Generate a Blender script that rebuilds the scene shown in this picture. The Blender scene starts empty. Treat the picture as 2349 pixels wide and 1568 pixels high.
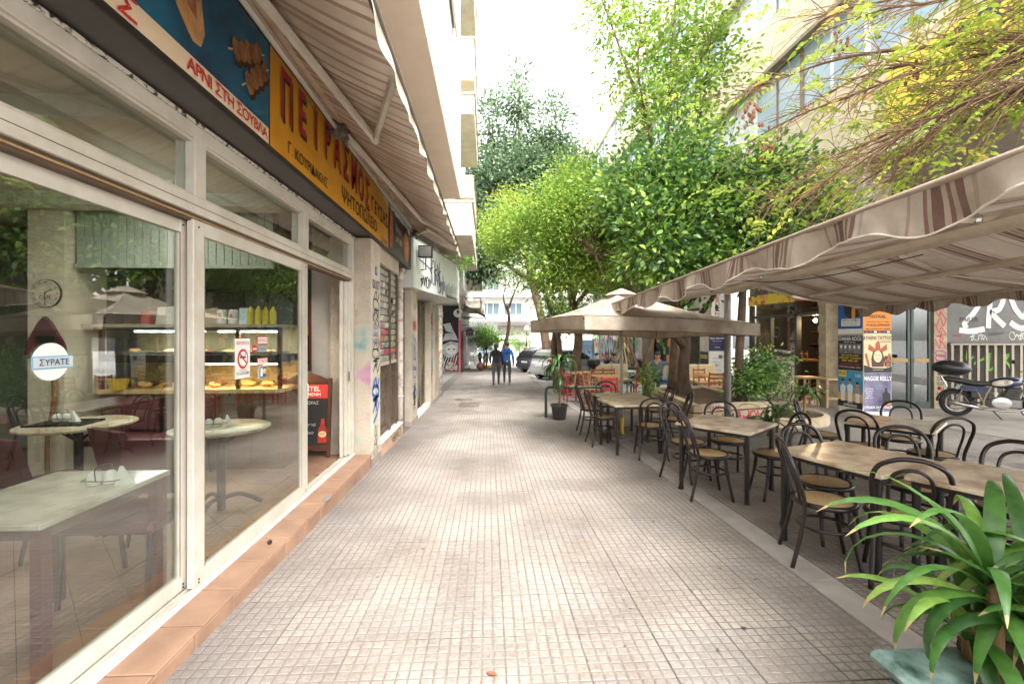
import bpy, math, random
import numpy as np
from mathutils import Vector, Matrix
random.seed(7); rng = np.random.default_rng(7)
S = bpy.context.scene
COL = S.collection
PI = math.pi
# ------------------------------------------------------------------ camera, sky, sun, exposure
cam = bpy.data.objects.new('camera', bpy.data.cameras.new('camera'))
COL.objects.link(cam); S.camera = cam
cam.location = (0, 0, 1.6)
cam.rotation_euler = (PI/2, 0, -math.atan(53/1044))
cam.data.sensor_width = 36; cam.data.lens = 16
cam.data.shift_y = -14/2349
cam.data.clip_start = .05; cam.data.clip_end = 1500
W = bpy.data.worlds.new('World'); S.world = W; W.use_nodes = True
wt = W.node_tree; wbg = wt.nodes['Background']
sky = wt.nodes.new('ShaderNodeTexSky'); sky.sky_type = 'NISHITA'; sky.sun_disc = False
SUN_EL, SUN_AZ = 58.0, 152.0           # degrees; azimuth clockwise from +Y, sun stands behind the camera
sky.sun_elevation = math.radians(SUN_EL); sky.sun_rotation = math.radians(SUN_AZ)
sky.air_density = 1.0; sky.dust_density = 4.0; sky.ozone_density = .4
pale = wt.nodes.new('ShaderNodeHueSaturation'); pale.inputs['Saturation'].default_value = .10
wt.links.new(sky.outputs[0], pale.inputs['Color']); wt.links.new(pale.outputs[0], wbg.inputs['Color'])
wbg.inputs['Strength'].default_value = .15
sl = bpy.data.lights.new('sun', 'SUN'); sl.energy = .55; sl.angle = math.radians(30); sl.color = (1, .94, .85)
sun = bpy.data.objects.new('sun', sl); COL.objects.link(sun)
_a = math.radians(SUN_AZ); _e = math.radians(SUN_EL)
sun.rotation_euler = Vector((math.sin(_a)*math.cos(_e), math.cos(_a)*math.cos(_e), math.sin(_e))).to_track_quat('Z', 'Y').to_euler()
V = S.view_settings
V.view_transform = 'Standard'; V.look = 'None'; V.gamma = 1; V.use_curve_mapping = False
V.exposure = 2.9
S.cycles.max_bounces = 6; S.cycles.transparent_max_bounces = 24; S.cycles.diffuse_bounces = 3; S.cycles.glossy_bounces = 4
S.cycles.use_adaptive_sampling = True; S.cycles.adaptive_threshold = .025; S.cycles.use_denoising = True; S.cycles.sample_clamp_indirect = 6
S.cycles.caustics_reflective = False; S.cycles.caustics_refractive = False
SLOPE = .024
def gz(y): return -SLOPE*y                 # the street falls gently away from the camera
SR = math.atan(-SLOPE)
# ------------------------------------------------------------------ materials
MATS = {}
def _nodes(name):
    m = bpy.data.materials.new(name); m.use_nodes = True
    t = m.node_tree; b = t.nodes['Principled BSDF']
    return m, t, b
def N(t, kind, **kw):
    n = t.nodes.new(kind)
    for k, v in kw.items():
        if k.startswith('i_'): n.inputs[k[2:].replace('_', ' ')].default_value = v
        else: setattr(n, k, v)
    return n
def rgba(c): return (c[0], c[1], c[2], 1)
def ramp(t, fac, stops):
    r = t.nodes.new('ShaderNodeValToRGB'); e = r.color_ramp.elements
    while len(e) < len(stops): e.new(.5)
    for k, (p, c) in zip(e, stops): k.position = p; k.color = rgba(c)
    if fac is not None: t.links.new(fac, r.inputs[0])
    return r
def hx(s):
    s = s.lstrip('#'); v = [int(s[i:i+2], 16)/255 for i in (0, 2, 4)]
    return tuple(x/12.92 if x <= .04045 else ((x+.055)/1.055)**2.4 for x in v)
def mat(name, c, rough=.6, metal=0, var=.18, scale=6, bump=0, bscale=None, c2=None, spec=.5, coat=0, world=False, thresh=(.3, .7), emit=0):
    if name in MATS: return MATS[name]
    m, t, b = _nodes(name)
    if isinstance(c, str): c = hx(c)
    if isinstance(c2, str): c2 = hx(c2)
    tc = t.nodes.new('ShaderNodeNewGeometry').outputs['Position'] if world else t.nodes.new('ShaderNodeTexCoord').outputs['Object']
    if c2 is None: c2 = tuple(x*(1-var) for x in c); c1 = tuple(min(1, x*(1+var*.5)) for x in c)
    else: c1 = c
    n = N(t, 'ShaderNodeTexNoise', i_Scale=scale, i_Detail=6, i_Roughness=.62)
    t.links.new(tc, n.inputs['Vector'])
    r = ramp(t, n.outputs['Fac'], [(thresh[0], c2), (thresh[1], c1)])
    t.links.new(r.outputs[0], b.inputs['Base Color'])
    b.inputs['Roughness'].default_value = rough; b.inputs['Metallic'].default_value = metal
    b.inputs['Specular IOR Level'].default_value = spec; b.inputs['Coat Weight'].default_value = coat
    if bump:
        n2 = N(t, 'ShaderNodeTexNoise', i_Scale=bscale or scale*8, i_Detail=4)
        t.links.new(tc, n2.inputs['Vector'])
        bp = N(t, 'ShaderNodeBump', i_Strength=min(1, bump), i_Distance=.01)
        t.links.new(n2.outputs['Fac'], bp.inputs['Height']); t.links.new(bp.outputs[0], b.inputs['Normal'])
    if emit:
        t.links.new(r.outputs[0], b.inputs['Emission Color']); b.inputs['Emission Strength'].default_value = emit
    MATS[name] = m
    return m
def leaf_mat(name, stops, transl=.35, rough=.45, spec=.4, tips=False):
    """leaves: colour varies from leaf to leaf (attribute rnd), light passes through"""
    if name in MATS: return MATS[name]
    m, t, b = _nodes(name)
    at = N(t, 'ShaderNodeAttribute', attribute_name='rnd')
    r = ramp(t, at.outputs['Fac'], [(p, hx(c)) for p, c in stops])
    if tips:      # mottled blades with dry brown tips
        tc = N(t, 'ShaderNodeTexCoord'); nz = N(t, 'ShaderNodeTexNoise', i_Scale=22, i_Detail=5); t.links.new(tc.outputs['Object'], nz.inputs['Vector'])
        mo = ramp(t, nz.outputs['Fac'], [(.3, (.62, .66, .6)), (.65, (1.08, 1.05, 1))]); m1 = N(t, 'ShaderNodeMixRGB', blend_type='MULTIPLY'); m1.inputs[0].default_value = 1; t.links.new(r.outputs[0], m1.inputs[1]); t.links.new(mo.outputs[0], m1.inputs[2])
        ti = N(t, 'ShaderNodeAttribute', attribute_name='along'); ad = N(t, 'ShaderNodeMath', operation='MULTIPLY_ADD'); ad.inputs[1].default_value = .16; t.links.new(nz.outputs['Fac'], ad.inputs[0]); t.links.new(ti.outputs['Fac'], ad.inputs[2])
        tr_ = ramp(t, ad.outputs[0], [(.985, (0, 0, 0)), (1.0, (1, 1, 1))]); m2 = N(t, 'ShaderNodeMixRGB'); m2.inputs[2].default_value = rgba(hx('#b09a6a')); t.links.new(tr_.outputs[0], m2.inputs[0]); t.links.new(m1.outputs[0], m2.inputs[1]); r = m2
    t.links.new(r.outputs[0], b.inputs['Base Color']); b.inputs['Roughness'].default_value = rough
    b.inputs['Specular IOR Level'].default_value = spec
    tr = N(t, 'ShaderNodeBsdfTranslucent')
    g = N(t, 'ShaderNodeGamma', i_Gamma=.85); t.links.new(r.outputs[0], g.inputs[0]); t.links.new(g.outputs[0], tr.inputs['Color'])
    mx = N(t, 'ShaderNodeMixShader', i_Fac=transl)
    t.links.new(b.outputs[0], mx.inputs[1]); t.links.new(tr.outputs[0], mx.inputs[2])
    t.links.new(mx.outputs[0], t.nodes['Material Output'].inputs['Surface'])
    MATS[name] = m; return m
def glass_mat(name, f0=.07, tint=(.93, .97, .95), rough=.0):
    if name in MATS: return MATS[name]
    m, t, b = _nodes(name); t.nodes.remove(b)
    lw = N(t, 'ShaderNodeLayerWeight', i_Blend=.5)
    pw = N(t, 'ShaderNodeMath', operation='POWER'); pw.inputs[1].default_value = 4.2; t.links.new(lw.outputs['Facing'], pw.inputs[0])
    ma = N(t, 'ShaderNodeMath', operation='MULTIPLY_ADD'); ma.inputs[1].default_value = 1-f0; ma.inputs[2].default_value = f0
    t.links.new(pw.outputs[0], ma.inputs[0])
    tr = N(t, 'ShaderNodeBsdfTransparent'); tr.inputs[0].default_value = rgba(tint)
    gl = N(t, 'ShaderNodeBsdfGlossy'); gl.inputs['Roughness'].default_value = rough
    mx = N(t, 'ShaderNodeMixShader')
    t.links.new(ma.outputs[0], mx.inputs[0]); t.links.new(tr.outputs[0], mx.inputs[1]); t.links.new(gl.outputs[0], mx.inputs[2])
    t.links.new(mx.outputs[0], t.nodes['Material Output'].inputs['Surface'])
    MATS[name] = m; return m
def emit_mat(name, c, s):
    if name in MATS: return MATS[name]
    m, t, b = _nodes(name); b.inputs['Base Color'].default_value = (1, 1, 1, 1)
    b.inputs['Emission Color'].default_value = rgba(c); b.inputs['Emission Strength'].default_value = s
    MATS[name] = m; return m
def stripe_mat(name, axis, period, stops, wear='#8d7a66', rough=.85):
    """woven awning cloth: colour stripes along one axis of the cloth, weathered, slightly translucent"""
    if name in MATS: return MATS[name]
    m, t, b = _nodes(name)
    tc = N(t, 'ShaderNodeTexCoord'); sp = N(t, 'ShaderNodeSeparateXYZ'); t.links.new(tc.outputs['Object'], sp.inputs[0])
    dv = N(t, 'ShaderNodeMath', operation='DIVIDE'); dv.inputs[1].default_value = period; t.links.new(sp.outputs[axis], dv.inputs[0])
    fr = N(t, 'ShaderNodeMath', operation='FRACT'); t.links.new(dv.outputs[0], fr.inputs[0])
    r = ramp(t, fr.outputs[0], [(p, hx(c)) for p, c in stops]); r.color_ramp.interpolation = 'CONSTANT'
    n = N(t, 'ShaderNodeTexNoise', i_Scale=1.7, i_Detail=8, i_Roughness=.7); t.links.new(tc.outputs['Object'], n.inputs['Vector'])
    w = ramp(t, n.outputs['Fac'], [(.36, (0, 0, 0)), (.64, (.6, .6, .6))])
    mx = N(t, 'ShaderNodeMixRGB'); mx.inputs[2].default_value = rgba(hx(wear)); t.links.new(w.outputs[0], mx.inputs[0]); t.links.new(r.outputs[0], mx.inputs[1])
    t.links.new(mx.outputs[0], b.inputs['Base Color']); b.inputs['Roughness'].default_value = rough; b.inputs['Specular IOR Level'].default_value = .15
    n2 = N(t, 'ShaderNodeTexNoise', i_Scale=9, i_Detail=5); t.links.new(tc.outputs['Object'], n2.inputs['Vector'])
    bp = N(t, 'ShaderNodeBump', i_Strength=.35, i_Distance=.02); t.links.new(n2.outputs['Fac'], bp.inputs['Height']); t.links.new(bp.outputs[0], b.inputs['Normal'])
    tr = N(t, 'ShaderNodeBsdfTranslucent'); t.links.new(mx.outputs[0], tr.inputs['Color'])
    ms = N(t, 'ShaderNodeMixShader', i_Fac=.10); t.links.new(b.outputs[0], ms.inputs[1]); t.links.new(tr.outputs[0], ms.inputs[2])
    t.links.new(ms.outputs[0], t.nodes['Material Output'].inputs['Surface'])
    MATS[name] = m; return m
# ------------------------------------------------------------------ mesh builder
class MB:
    def __init__(s): s.v = []; s.f = []; s.mi = []; s.cur = 0
    def add(s, vs, fs):
        o = len(s.v); s.v += [tuple(p) for p in vs]; s.f += [tuple(i+o for i in f) for f in fs]; s.mi += [s.cur]*len(fs); return s
    def m(s, i): s.cur = i; return s
    def box(s, x0, x1, y0, y1, z0, z1):
        return s.add([(x0,y0,z0),(x1,y0,z0),(x1,y1,z0),(x0,y1,z0),(x0,y0,z1),(x1,y0,z1),(x1,y1,z1),(x0,y1,z1)],
                     [(0,3,2,1),(4,5,6,7),(0,1,5,4),(1,2,6,5),(2,3,7,6),(3,0,4,7)])
    def cbox(s, x0, x1, y0, y1, z0, z1, b=.01):
        """box with chamfered edges"""
        o = len(s.v); vs = []; idx = {}
        for ax in range(3):
            for sx in (0, 1):
                for sy in (0, 1):
                    for sz in (0, 1):
                        p = [(x0, x1)[sx], (y0, y1)[sy], (z0, z1)[sz]]; q = (sx, sy, sz)
                        for a in range(3):
                            if a != ax: p[a] += b if q[a] == 0 else -b
                        idx[(ax, q)] = len(vs); vs.append(tuple(p))
        fs = []
        I = lambda ax, *q: idx[(ax, q)]
        for ax in range(3):
            for sd in (0, 1):
                a, c = [k for k in range(3) if k != ax]
                lst = []
                for (u, w) in ((0,0),(1,0),(1,1),(0,1)):
                    q = [0,0,0]; q[ax] = sd; q[a] = u; q[c] = w; lst.append(idx[(ax, tuple(q))])
                fs.append(tuple(lst))
        for ax in range(3):
            a, c = [k for k in range(3) if k != ax]
            for u in (0, 1):
                for w in (0, 1):
                    q0 = [0,0,0]; q1 = [0,0,0]; q0[a] = q1[a] = u; q0[c] = q1[c] = w; q1[ax] = 1
                    fs.append((idx[(a, tuple(q0))], idx[(a, tuple(q1))], idx[(c, tuple(q1))], idx[(c, tuple(q0))]))
        for sx in (0, 1):
            for sy in (0, 1):
                for sz in (0, 1):
                    q = (sx, sy, sz); fs.append((idx[(0,q)], idx[(1,q)], idx[(2,q)]))
        return s.add(vs, fs)
    def tube(s, pts, r, n=8, cap=True, flat=1.0):
        pts = [Vector(p) for p in pts]; k = len(pts)
        rs = r if isinstance(r, (list, tuple)) else [r]*k
        o = len(s.v); up = None; vs = []
        for i, p in enumerate(pts):
            d = (pts[min(i+1, k-1)]-pts[max(i-1, 0)])
            d = d.normalized() if d.length > 1e-9 else Vector((0,0,1))
            if up is None:
                up = Vector((0,0,1)) if abs(d.z) < .9 else Vector((1,0,0))
            a = d.cross(up);
            if a.length < 1e-6: a = d.orthogonal()
            a.normalize(); b = a.cross(d).normalized(); up = b
            for j in range(n):
                t = 2*PI*j/n; vs.append(p+(a*math.cos(t)+b*math.sin(t)*flat)*rs[i])
        fs = [(i*n+j, i*n+(j+1)%n, (i+1)*n+(j+1)%n, (i+1)*n+j) for i in range(k-1) for j in range(n)]
        if cap: fs += [tuple(range(n-1, -1, -1)), tuple((k-1)*n+j for j in range(n))]
        return s.add(vs, fs)
    def lathe(s, prof, c=(0,0,0), n=16, cap=True):
        vs = [(c[0]+r*math.cos(2*PI*j/n), c[1]+r*math.sin(2*PI*j/n), c[2]+z) for r, z in prof for j in range(n)]
        k = len(prof)
        fs = [(i*n+j, i*n+(j+1)%n, (i+1)*n+(j+1)%n, (i+1)*n+j) for i in range(k-1) for j in range(n)]
        if cap: fs += [tuple(range(n-1, -1, -1)), tuple((k-1)*n+j for j in range(n))]
        return s.add(vs, fs)
    def ell(s, c, r, n=12, k=8):
        prof = [(math.sin(PI*i/k), -math.cos(PI*i/k)) for i in range(k+1)]
        vs = [(c[0]+r[0]*max(q, .001)*math.cos(2*PI*j/n), c[1]+r[1]*max(q, .001)*math.sin(2*PI*j/n), c[2]+r[2]*z) for q, z in prof for j in range(n)]
        fs = [(i*n+j, i*n+(j+1)%n, (i+1)*n+(j+1)%n, (i+1)*n+j) for i in range(k) for j in range(n)]
        return s.add(vs, fs)
    def torus(s, c, R, r, axis='x', n=24, k=8):
        vs = []
        for i in range(n):
            a = 2*PI*i/n
            for j in range(k):
                b = 2*PI*j/k; q = R+r*math.cos(b); h = r*math.sin(b)
                p = {'x': (h, q*math.cos(a), q*math.sin(a)), 'y': (q*math.cos(a), h, q*math.sin(a)), 'z': (q*math.cos(a), q*math.sin(a), h)}[axis]
                vs.append((c[0]+p[0], c[1]+p[1], c[2]+p[2]))
        return s.add(vs, [(i*k+j, ((i+1)%n)*k+j, ((i+1)%n)*k+(j+1)%k, i*k+(j+1)%k) for i in range(n) for j in range(k)])
    def prism(s, poly, f, t=.004):
        """polygon poly (2d) mapped by f(u,v,h) and given thickness t"""
        n = len(poly)
        vs = [f(u, v, 0) for u, v in poly]+[f(u, v, t) for u, v in poly]
        return s.add(vs, [tuple(range(n-1, -1, -1)), tuple(range(n, 2*n))]+[(i, (i+1)%n, n+(i+1)%n, n+i) for i in range(n)])
    def grid(s, fn, nu, nv):
        vs = [fn(i/nu, j/nv) for j in range(nv+1) for i in range(nu+1)]
        return s.add(vs, [(j*(nu+1)+i, j*(nu+1)+i+1, (j+1)*(nu+1)+i+1, (j+1)*(nu+1)+i) for j in range(nv) for i in range(nu)])
    def ribbon(s, pts, w, f, h=.003, close=False):
        """flat painted stroke of width w along 2d points, mapped by f(u,v,h)"""
        P = smooth(pts, 6, close); n = len(P); L = []; R = []
        for i in range(n):
            a = P[max(i-1, 0)]; b = P[min(i+1, n-1)]; d = Vector((b[0]-a[0], b[1]-a[1]))
            d = d.normalized() if d.length > 1e-9 else Vector((1, 0)); q = w/2
            L.append(f(P[i][0]-d.y*q, P[i][1]+d.x*q, h)); R.append(f(P[i][0]+d.y*q, P[i][1]-d.x*q, h))
        return s.add(L+R, [(i, i+1, n+i+1, n+i) for i in range(n-1)])
    def build(s, name, m, parent=None, smoothed=False, solid=0):
        me = bpy.data.meshes.new(name); me.from_pydata(s.v, [], s.f)
        ms = m if isinstance(m, (list, tuple)) else [m]
        for q in ms: me.materials.append(q)
        if len(ms) > 1: me.polygons.foreach_set('material_index', s.mi)
        if smoothed: me.polygons.foreach_set('use_smooth', [True]*len(s.f))
        me.validate(); me.update()
        o = bpy.data.objects.new(name, me); COL.objects.link(o)
        if parent: o.parent = parent
        if smoothed == 'auto':
            me.set_sharp_from_angle(angle=math.radians(38))
        if solid:
            md = o.modifiers.new('solid', 'SOLIDIFY'); md.thickness = solid; md.offset = 0
        return o
def smooth(pts, k=6, close=False):
    if len(pts) < 3: return [tuple(p) for p in pts]
    P = [Vector(p) for p in pts]; out = []
    n = len(P)
    for i in range(n-1):
        p0 = P[max(i-1, 0)]; p1 = P[i]; p2 = P[i+1]; p3 = P[min(i+2, n-1)]
        for j in range(k):
            t = j/k
            out.append(tuple(.5*((2*p1)+(p2-p0)*t+(2*p0-5*p1+4*p2-p3)*t*t+(3*p1-p0-3*p2+p3)*t**3)))
    out.append(tuple(P[-1])); return out
def tag(o, label=None, cat=None, group=None, kind=None):
    if label: o['label'] = label
    if cat: o['category'] = cat
    if group: o['group'] = group
    if kind: o['kind'] = kind
    return o
def thing(name, label, cat, loc=(0,0,0), rz=0, group=None):
    o = bpy.data.objects.new(name, None); COL.objects.link(o); o.location = loc; o.rotation_euler = (0, 0, rz)
    o.empty_display_size = .1
    return tag(o, label, cat, group)
KIDS = {}
def children(o): return [c for c in bpy.data.objects if c.parent == o]
def copy_tree(o, parent=None, kids=None):
    c = o.copy(); COL.objects.link(c)
    if parent: c.parent = parent
    for ch in o.children: copy_tree(ch, c)
    return c
TEXTS = []
TWIN = str.maketrans('ΑΒΕΖΗΙΚΜΝΟΡΤΥΧ', 'ABEZHIKMNOPTYX')     # Greek capitals that look the same as Latin ones
def text(body, size, parent, f, m, at=(0, 0), align='CENTER', sx=1.0, name='lettering', thick=0, h=.006, shear=0, sp=1.0, ang=0, bold=0):
    """print body on the surface described by f(u, v, h): converted to a mesh at the end"""
    cu = bpy.data.curves.new(name, 'FONT'); cu.body = body.translate(TWIN); cu.size = size; cu.align_x = align; cu.align_y = 'CENTER'
    cu.shear = shear; cu.space_character = sp; cu.resolution_u = 3; cu.offset = bold*.3; cu.extrude = thick
    o = bpy.data.objects.new(name, cu); COL.objects.link(o)
    p = Vector(f(at[0], at[1], h)); u = (Vector(f(at[0]+1, at[1], h))-p).normalized(); v = (Vector(f(at[0], at[1]+1, h))-p).normalized()
    ca, sa = math.cos(ang), math.sin(ang)
    u, v = u*ca+v*sa, v*ca-u*sa
    w = u.cross(v)
    M = Matrix((u*sx, v, w)).transposed().to_4x4(); M.translation = p
    o.parent = parent; o.matrix_local = M
    TEXTS.append((o, m)); return o
def finish_texts():
    bpy.context.view_layer.update()
    dg = bpy.context.evaluated_depsgraph_get()
    for o, m in TEXTS:
        me = bpy.data.meshes.new_from_object(o.evaluated_get(dg))
        me.name = o.name; me.materials.clear(); me.materials.append(m)
        n = bpy.data.objects.new('tmp', me); COL.objects.link(n); n.parent = o.parent; n.matrix_local = o.matrix_local.copy()
        nm = o.name.split('.')[0]; bpy.data.objects.remove(o); n.name = nm
def plane_f(o, u, v):
    """f(u,v,h) on the plane through o with axes u and v; h lifts along the normal"""
    o = Vector(o); u = Vector(u).normalized(); v = Vector(v).normalized(); w = u.cross(v)
    return lambda a, b, h: tuple(o+u*a+v*b+w*h)
def circ(cx, cy, r, n=24, ry=None, a0=0, a1=2*PI):
    return [(cx+r*math.cos(a0+(a1-a0)*i/n), cy+(ry or r)*math.sin(a0+(a1-a0)*i/n)) for i in range(n)]
def rect(x0, x1, y0, y1): return [(x0, y0), (x1, y0), (x1, y1), (x0, y1)]
def flat(poly, f, m, parent, name, h=.003, t=.002):
    """thin printed or pasted shape on a surface"""
    return MB().prism(poly, lambda u, v, q: f(u, v, h+q), t).build(name, m, parent)
# ------------------------------------------------------------------ ground, pavement, kerb
def slope_pt(x, y, h=0): return (x, y, gz(y)+h)
asphalt = mat('asphalt', '#8f8c88', rough=.9, var=.2, scale=3, bump=.4, bscale=60, world=True)
g = MB().grid(lambda a, b: slope_pt(-160+320*a, -40+340*b, -.06), 8, 8).build('ground', asphalt); tag(g, kind='structure')
def paver_material():
    m, t, b = _nodes('paver')
    pos = N(t, 'ShaderNodeNewGeometry')
    sc = N(t, 'ShaderNodeVectorMath', operation='MULTIPLY'); sc.inputs[1].default_value = (1/.4133, 1/.42, 0)
    ad = N(t, 'ShaderNodeVectorMath', operation='ADD'); ad.inputs[1].default_value = (1.57/.4133, 0, 0)
    t.links.new(pos.outputs['Position'], sc.inputs[0]); t.links.new(sc.outputs[0], ad.inputs[0])
    fl = N(t, 'ShaderNodeVectorMath', operation='FLOOR'); t.links.new(ad.outputs[0], fl.inputs[0])
    wn = N(t, 'ShaderNodeTexWhiteNoise', noise_dimensions='2D'); t.links.new(fl.outputs[0], wn.inputs['Vector'])
    r = ramp(t, wn.outputs['Value'], [(0, hx('#8a837d')), (.25, hx('#918981')), (.5, hx('#958d84')), (.75, hx('#908982')), (1, hx('#8b8681'))])
    n1 = N(t, 'ShaderNodeTexNoise', i_Scale=.9, i_Detail=5, i_Roughness=.6); t.links.new(pos.outputs['Position'], n1.inputs['Vector'])
    r1 = ramp(t, n1.outputs['Fac'], [(.30, hx('#a8a098')), (.6, (1, 1, 1))])
    mx = N(t, 'ShaderNodeMixRGB', blend_type='MULTIPLY'); mx.inputs[0].default_value = .8
    t.links.new(r.outputs[0], mx.inputs[1]); t.links.new(r1.outputs[0], mx.inputs[2])
    n2 = N(t, 'ShaderNodeTexNoise', i_Scale=38, i_Detail=4, i_Roughness=.75); t.links.new(pos.outputs['Position'], n2.inputs['Vector'])
    r2 = ramp(t, n2.outputs['Fac'], [(.33, hx('#a49c93')), (.58, (1, 1, 1))])
    m2 = N(t, 'ShaderNodeMixRGB', blend_type='MULTIPLY'); m2.inputs[0].default_value = .55
    t.links.new(mx.outputs[0], m2.inputs[1]); t.links.new(r2.outputs[0], m2.inputs[2])
    # a few gum spots, and patchy purplish grey that deepens towards the shop wall
    n3 = N(t, 'ShaderNodeTexVoronoi', i_Scale=2.6); t.links.new(pos.outputs['Position'], n3.inputs['Vector'])
    r3 = ramp(t, n3.outputs['Distance'], [(.025, hx('#5a544e')), (.04, (1, 1, 1))])
    m3 = N(t, 'ShaderNodeMixRGB', blend_type='MULTIPLY'); m3.inputs[0].default_value = .8
    t.links.new(m2.outputs[0], m3.inputs[1]); t.links.new(r3.outputs[0], m3.inputs[2])
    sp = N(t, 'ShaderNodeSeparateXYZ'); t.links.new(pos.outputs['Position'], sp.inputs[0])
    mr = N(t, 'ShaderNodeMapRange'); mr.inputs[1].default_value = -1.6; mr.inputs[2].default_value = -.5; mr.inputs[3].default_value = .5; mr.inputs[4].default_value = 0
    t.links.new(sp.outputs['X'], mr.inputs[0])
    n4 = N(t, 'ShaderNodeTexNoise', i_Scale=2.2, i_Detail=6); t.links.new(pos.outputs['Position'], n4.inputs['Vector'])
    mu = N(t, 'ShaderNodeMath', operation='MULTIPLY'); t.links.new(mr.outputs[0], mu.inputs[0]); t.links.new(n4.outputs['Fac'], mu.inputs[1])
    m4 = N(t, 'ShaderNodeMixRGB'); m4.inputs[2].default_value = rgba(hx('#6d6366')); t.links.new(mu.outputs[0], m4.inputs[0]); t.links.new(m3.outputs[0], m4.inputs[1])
    t.links.new(m4.outputs[0], b.inputs['Base Color'])
    rr = N(t, 'ShaderNodeMapRange'); rr.inputs[3].default_value = .58; rr.inputs[4].default_value = .88; t.links.new(n2.outputs['Fac'], rr.inputs[0]); t.links.new(rr.outputs[0], b.inputs['Roughness'])
    bp = N(t, 'ShaderNodeBump', i_Strength=.35, i_Distance=.004); t.links.new(n2.outputs['Fac'], bp.inputs['Height']); t.links.new(bp.outputs[0], b.inputs['Normal'])
    return m
paver = paver_material()
groove = mat('groove_dirt', '#70675f', rough=.95, var=.25, scale=9, world=True)
TW, TL = .4133, .42
def tile_mesh(mb, x0, y0, zf, w=TW, l=TL, nn=7, seed=None, lift=0.0, flatq=False):
    """one paving tile: a slab with nn x nn raised pads, joints recessed; zf(x,y) gives the surface height"""
    r = random.Random(seed)
    e = .0036
    P = lambda x, y, h: (x, y, zf(x, y)+h+lift)
    b = -.0032
    mb.m(1)
    mb.add([P(x0+e, y0+e, b), P(x0+w-e, y0+e, b), P(x0+w-e, y0+l-e, b), P(x0+e, y0+l-e, b),
            P(x0+e, y0+e, -.03), P(x0+w-e, y0+e, -.03), P(x0+w-e, y0+l-e, -.03), P(x0+e, y0+l-e, -.03)],
           [(0,1,2,3), (0,4,5,1), (1,5,6,2), (2,6,7,3), (3,7,4,0)])
    mb.m(0)
    if flatq: nn = 1
    cw, cl = (w-2*e)/nn, (l-2*e)/nn
    for i in range(nn):
        for j in range(nn):
            q = .0048 if nn > 1 else .002; s = .0022
            xa, xb, ya, yb = x0+e+i*cw+q*(i > 0), x0+e+(i+1)*cw-q*(i < nn-1), y0+e+j*cl+q*(j > 0), y0+e+(j+1)*cl-q*(j < nn-1)
            dz = r.uniform(-.0012, .0006); k = [r.uniform(0, .0025) for _ in range(4)]
            mb.add([P(xa, ya, b), P(xb, ya, b), P(xb, yb, b), P(xa, yb, b),
                    P(xa+s+k[0], ya+s+k[1], dz), P(xb-s-k[2], ya+s+k[0], dz), P(xb-s-k[3], yb-s-k[1], dz), P(xa+s+k[1], yb-s-k[2], dz)],
                   [(4,5,6,7), (0,1,5,4), (1,2,6,5), (2,3,7,6), (3,0,4,7)])
bed = MB().grid(lambda a, b: slope_pt(-2.0+4.15*a, -3+38*b, -.0075), 2, 20).build('pavement', groove); tag(bed, kind='structure')
flat0 = lambda x, y: -SLOPE*y
variants = []
for k in range(6):
    mb = MB(); tile_mesh(mb, 0, 0, flat0, seed=k)
    o = mb.build('paving_tile', [paver, groove]); variants.append(o.data); bpy.data.objects.remove(o)
cells = [(i, j) for j in range(4, 70) for i in range(9)]
def px_size(i, j):
    x, y = -1.57+(i+.5)*TW, (j+.5)*TL
    xc = x*.9987-y*.0507
    return -99 if abs(xc) > 1.16*y else 1/(y*y)
cells.sort(key=lambda c: -px_size(*c))
rr_ = random.Random(3)
for (i, j) in cells[:300]:
    o = bpy.data.objects.new('paving_tile', variants[rr_.randrange(6)]); COL.objects.link(o); o.parent = bed
    o.location = (-1.57+i*TW, j*TL, gz(j*TL)+rr_.uniform(-.0012, .0012))
mb = MB()
for (i, j) in cells[300:]:
    y = j*TL
    tile_mesh(mb, -1.57+i*TW, y, flat0, seed=i*97+j, flatq=y > 17 or (j in (24, 25, 33, 34, 41)), lift=rr_.uniform(-.0015, .0015))
tag(mb.build('paving_tiles', [paver, groove], bed), kind='stuff')
# the flush concrete strip beside the terrace
kerbm = mat('kerb_concrete', '#97908a', rough=.8, var=.22, scale=4, bump=.35, bscale=70, world=True)
y = -2.0; k = 0
kerb = MB().grid(lambda a, b: slope_pt(2.152+.236*a, -3+38*b, -.02), 1, 20).build('kerb', groove); tag(kerb, kind='structure')
while y < 34:
    L = 1.0 if y < 16 else 2.0
    mb = MB(); c = .006
    x0, x1, y0, y1 = 2.155, 2.385, y+.002, y+L-.002; tz = .004
    mb.add([slope_pt(x0, y0, -.05), slope_pt(x1, y0, -.05), slope_pt(x1, y1, -.05), slope_pt(x0, y1, -.05), slope_pt(x0, y0, tz-c), slope_pt(x1, y0, tz-c), slope_pt(x1, y1, tz-c), slope_pt(x0, y1, tz-c),
            slope_pt(x0+c, y0+c, tz), slope_pt(x1-c, y0+c, tz), slope_pt(x1-c, y1-c, tz), slope_pt(x0+c, y1-c, tz)],
           [(0,1,5,4), (1,2,6,5), (2,3,7,6), (3,0,4,7), (4,5,9,8), (5,6,10,9), (6,7,11,10), (7,4,8,11), (8,9,10,11)])
    mb.build('kerb_stone', kerbm, kerb); y += L
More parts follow.
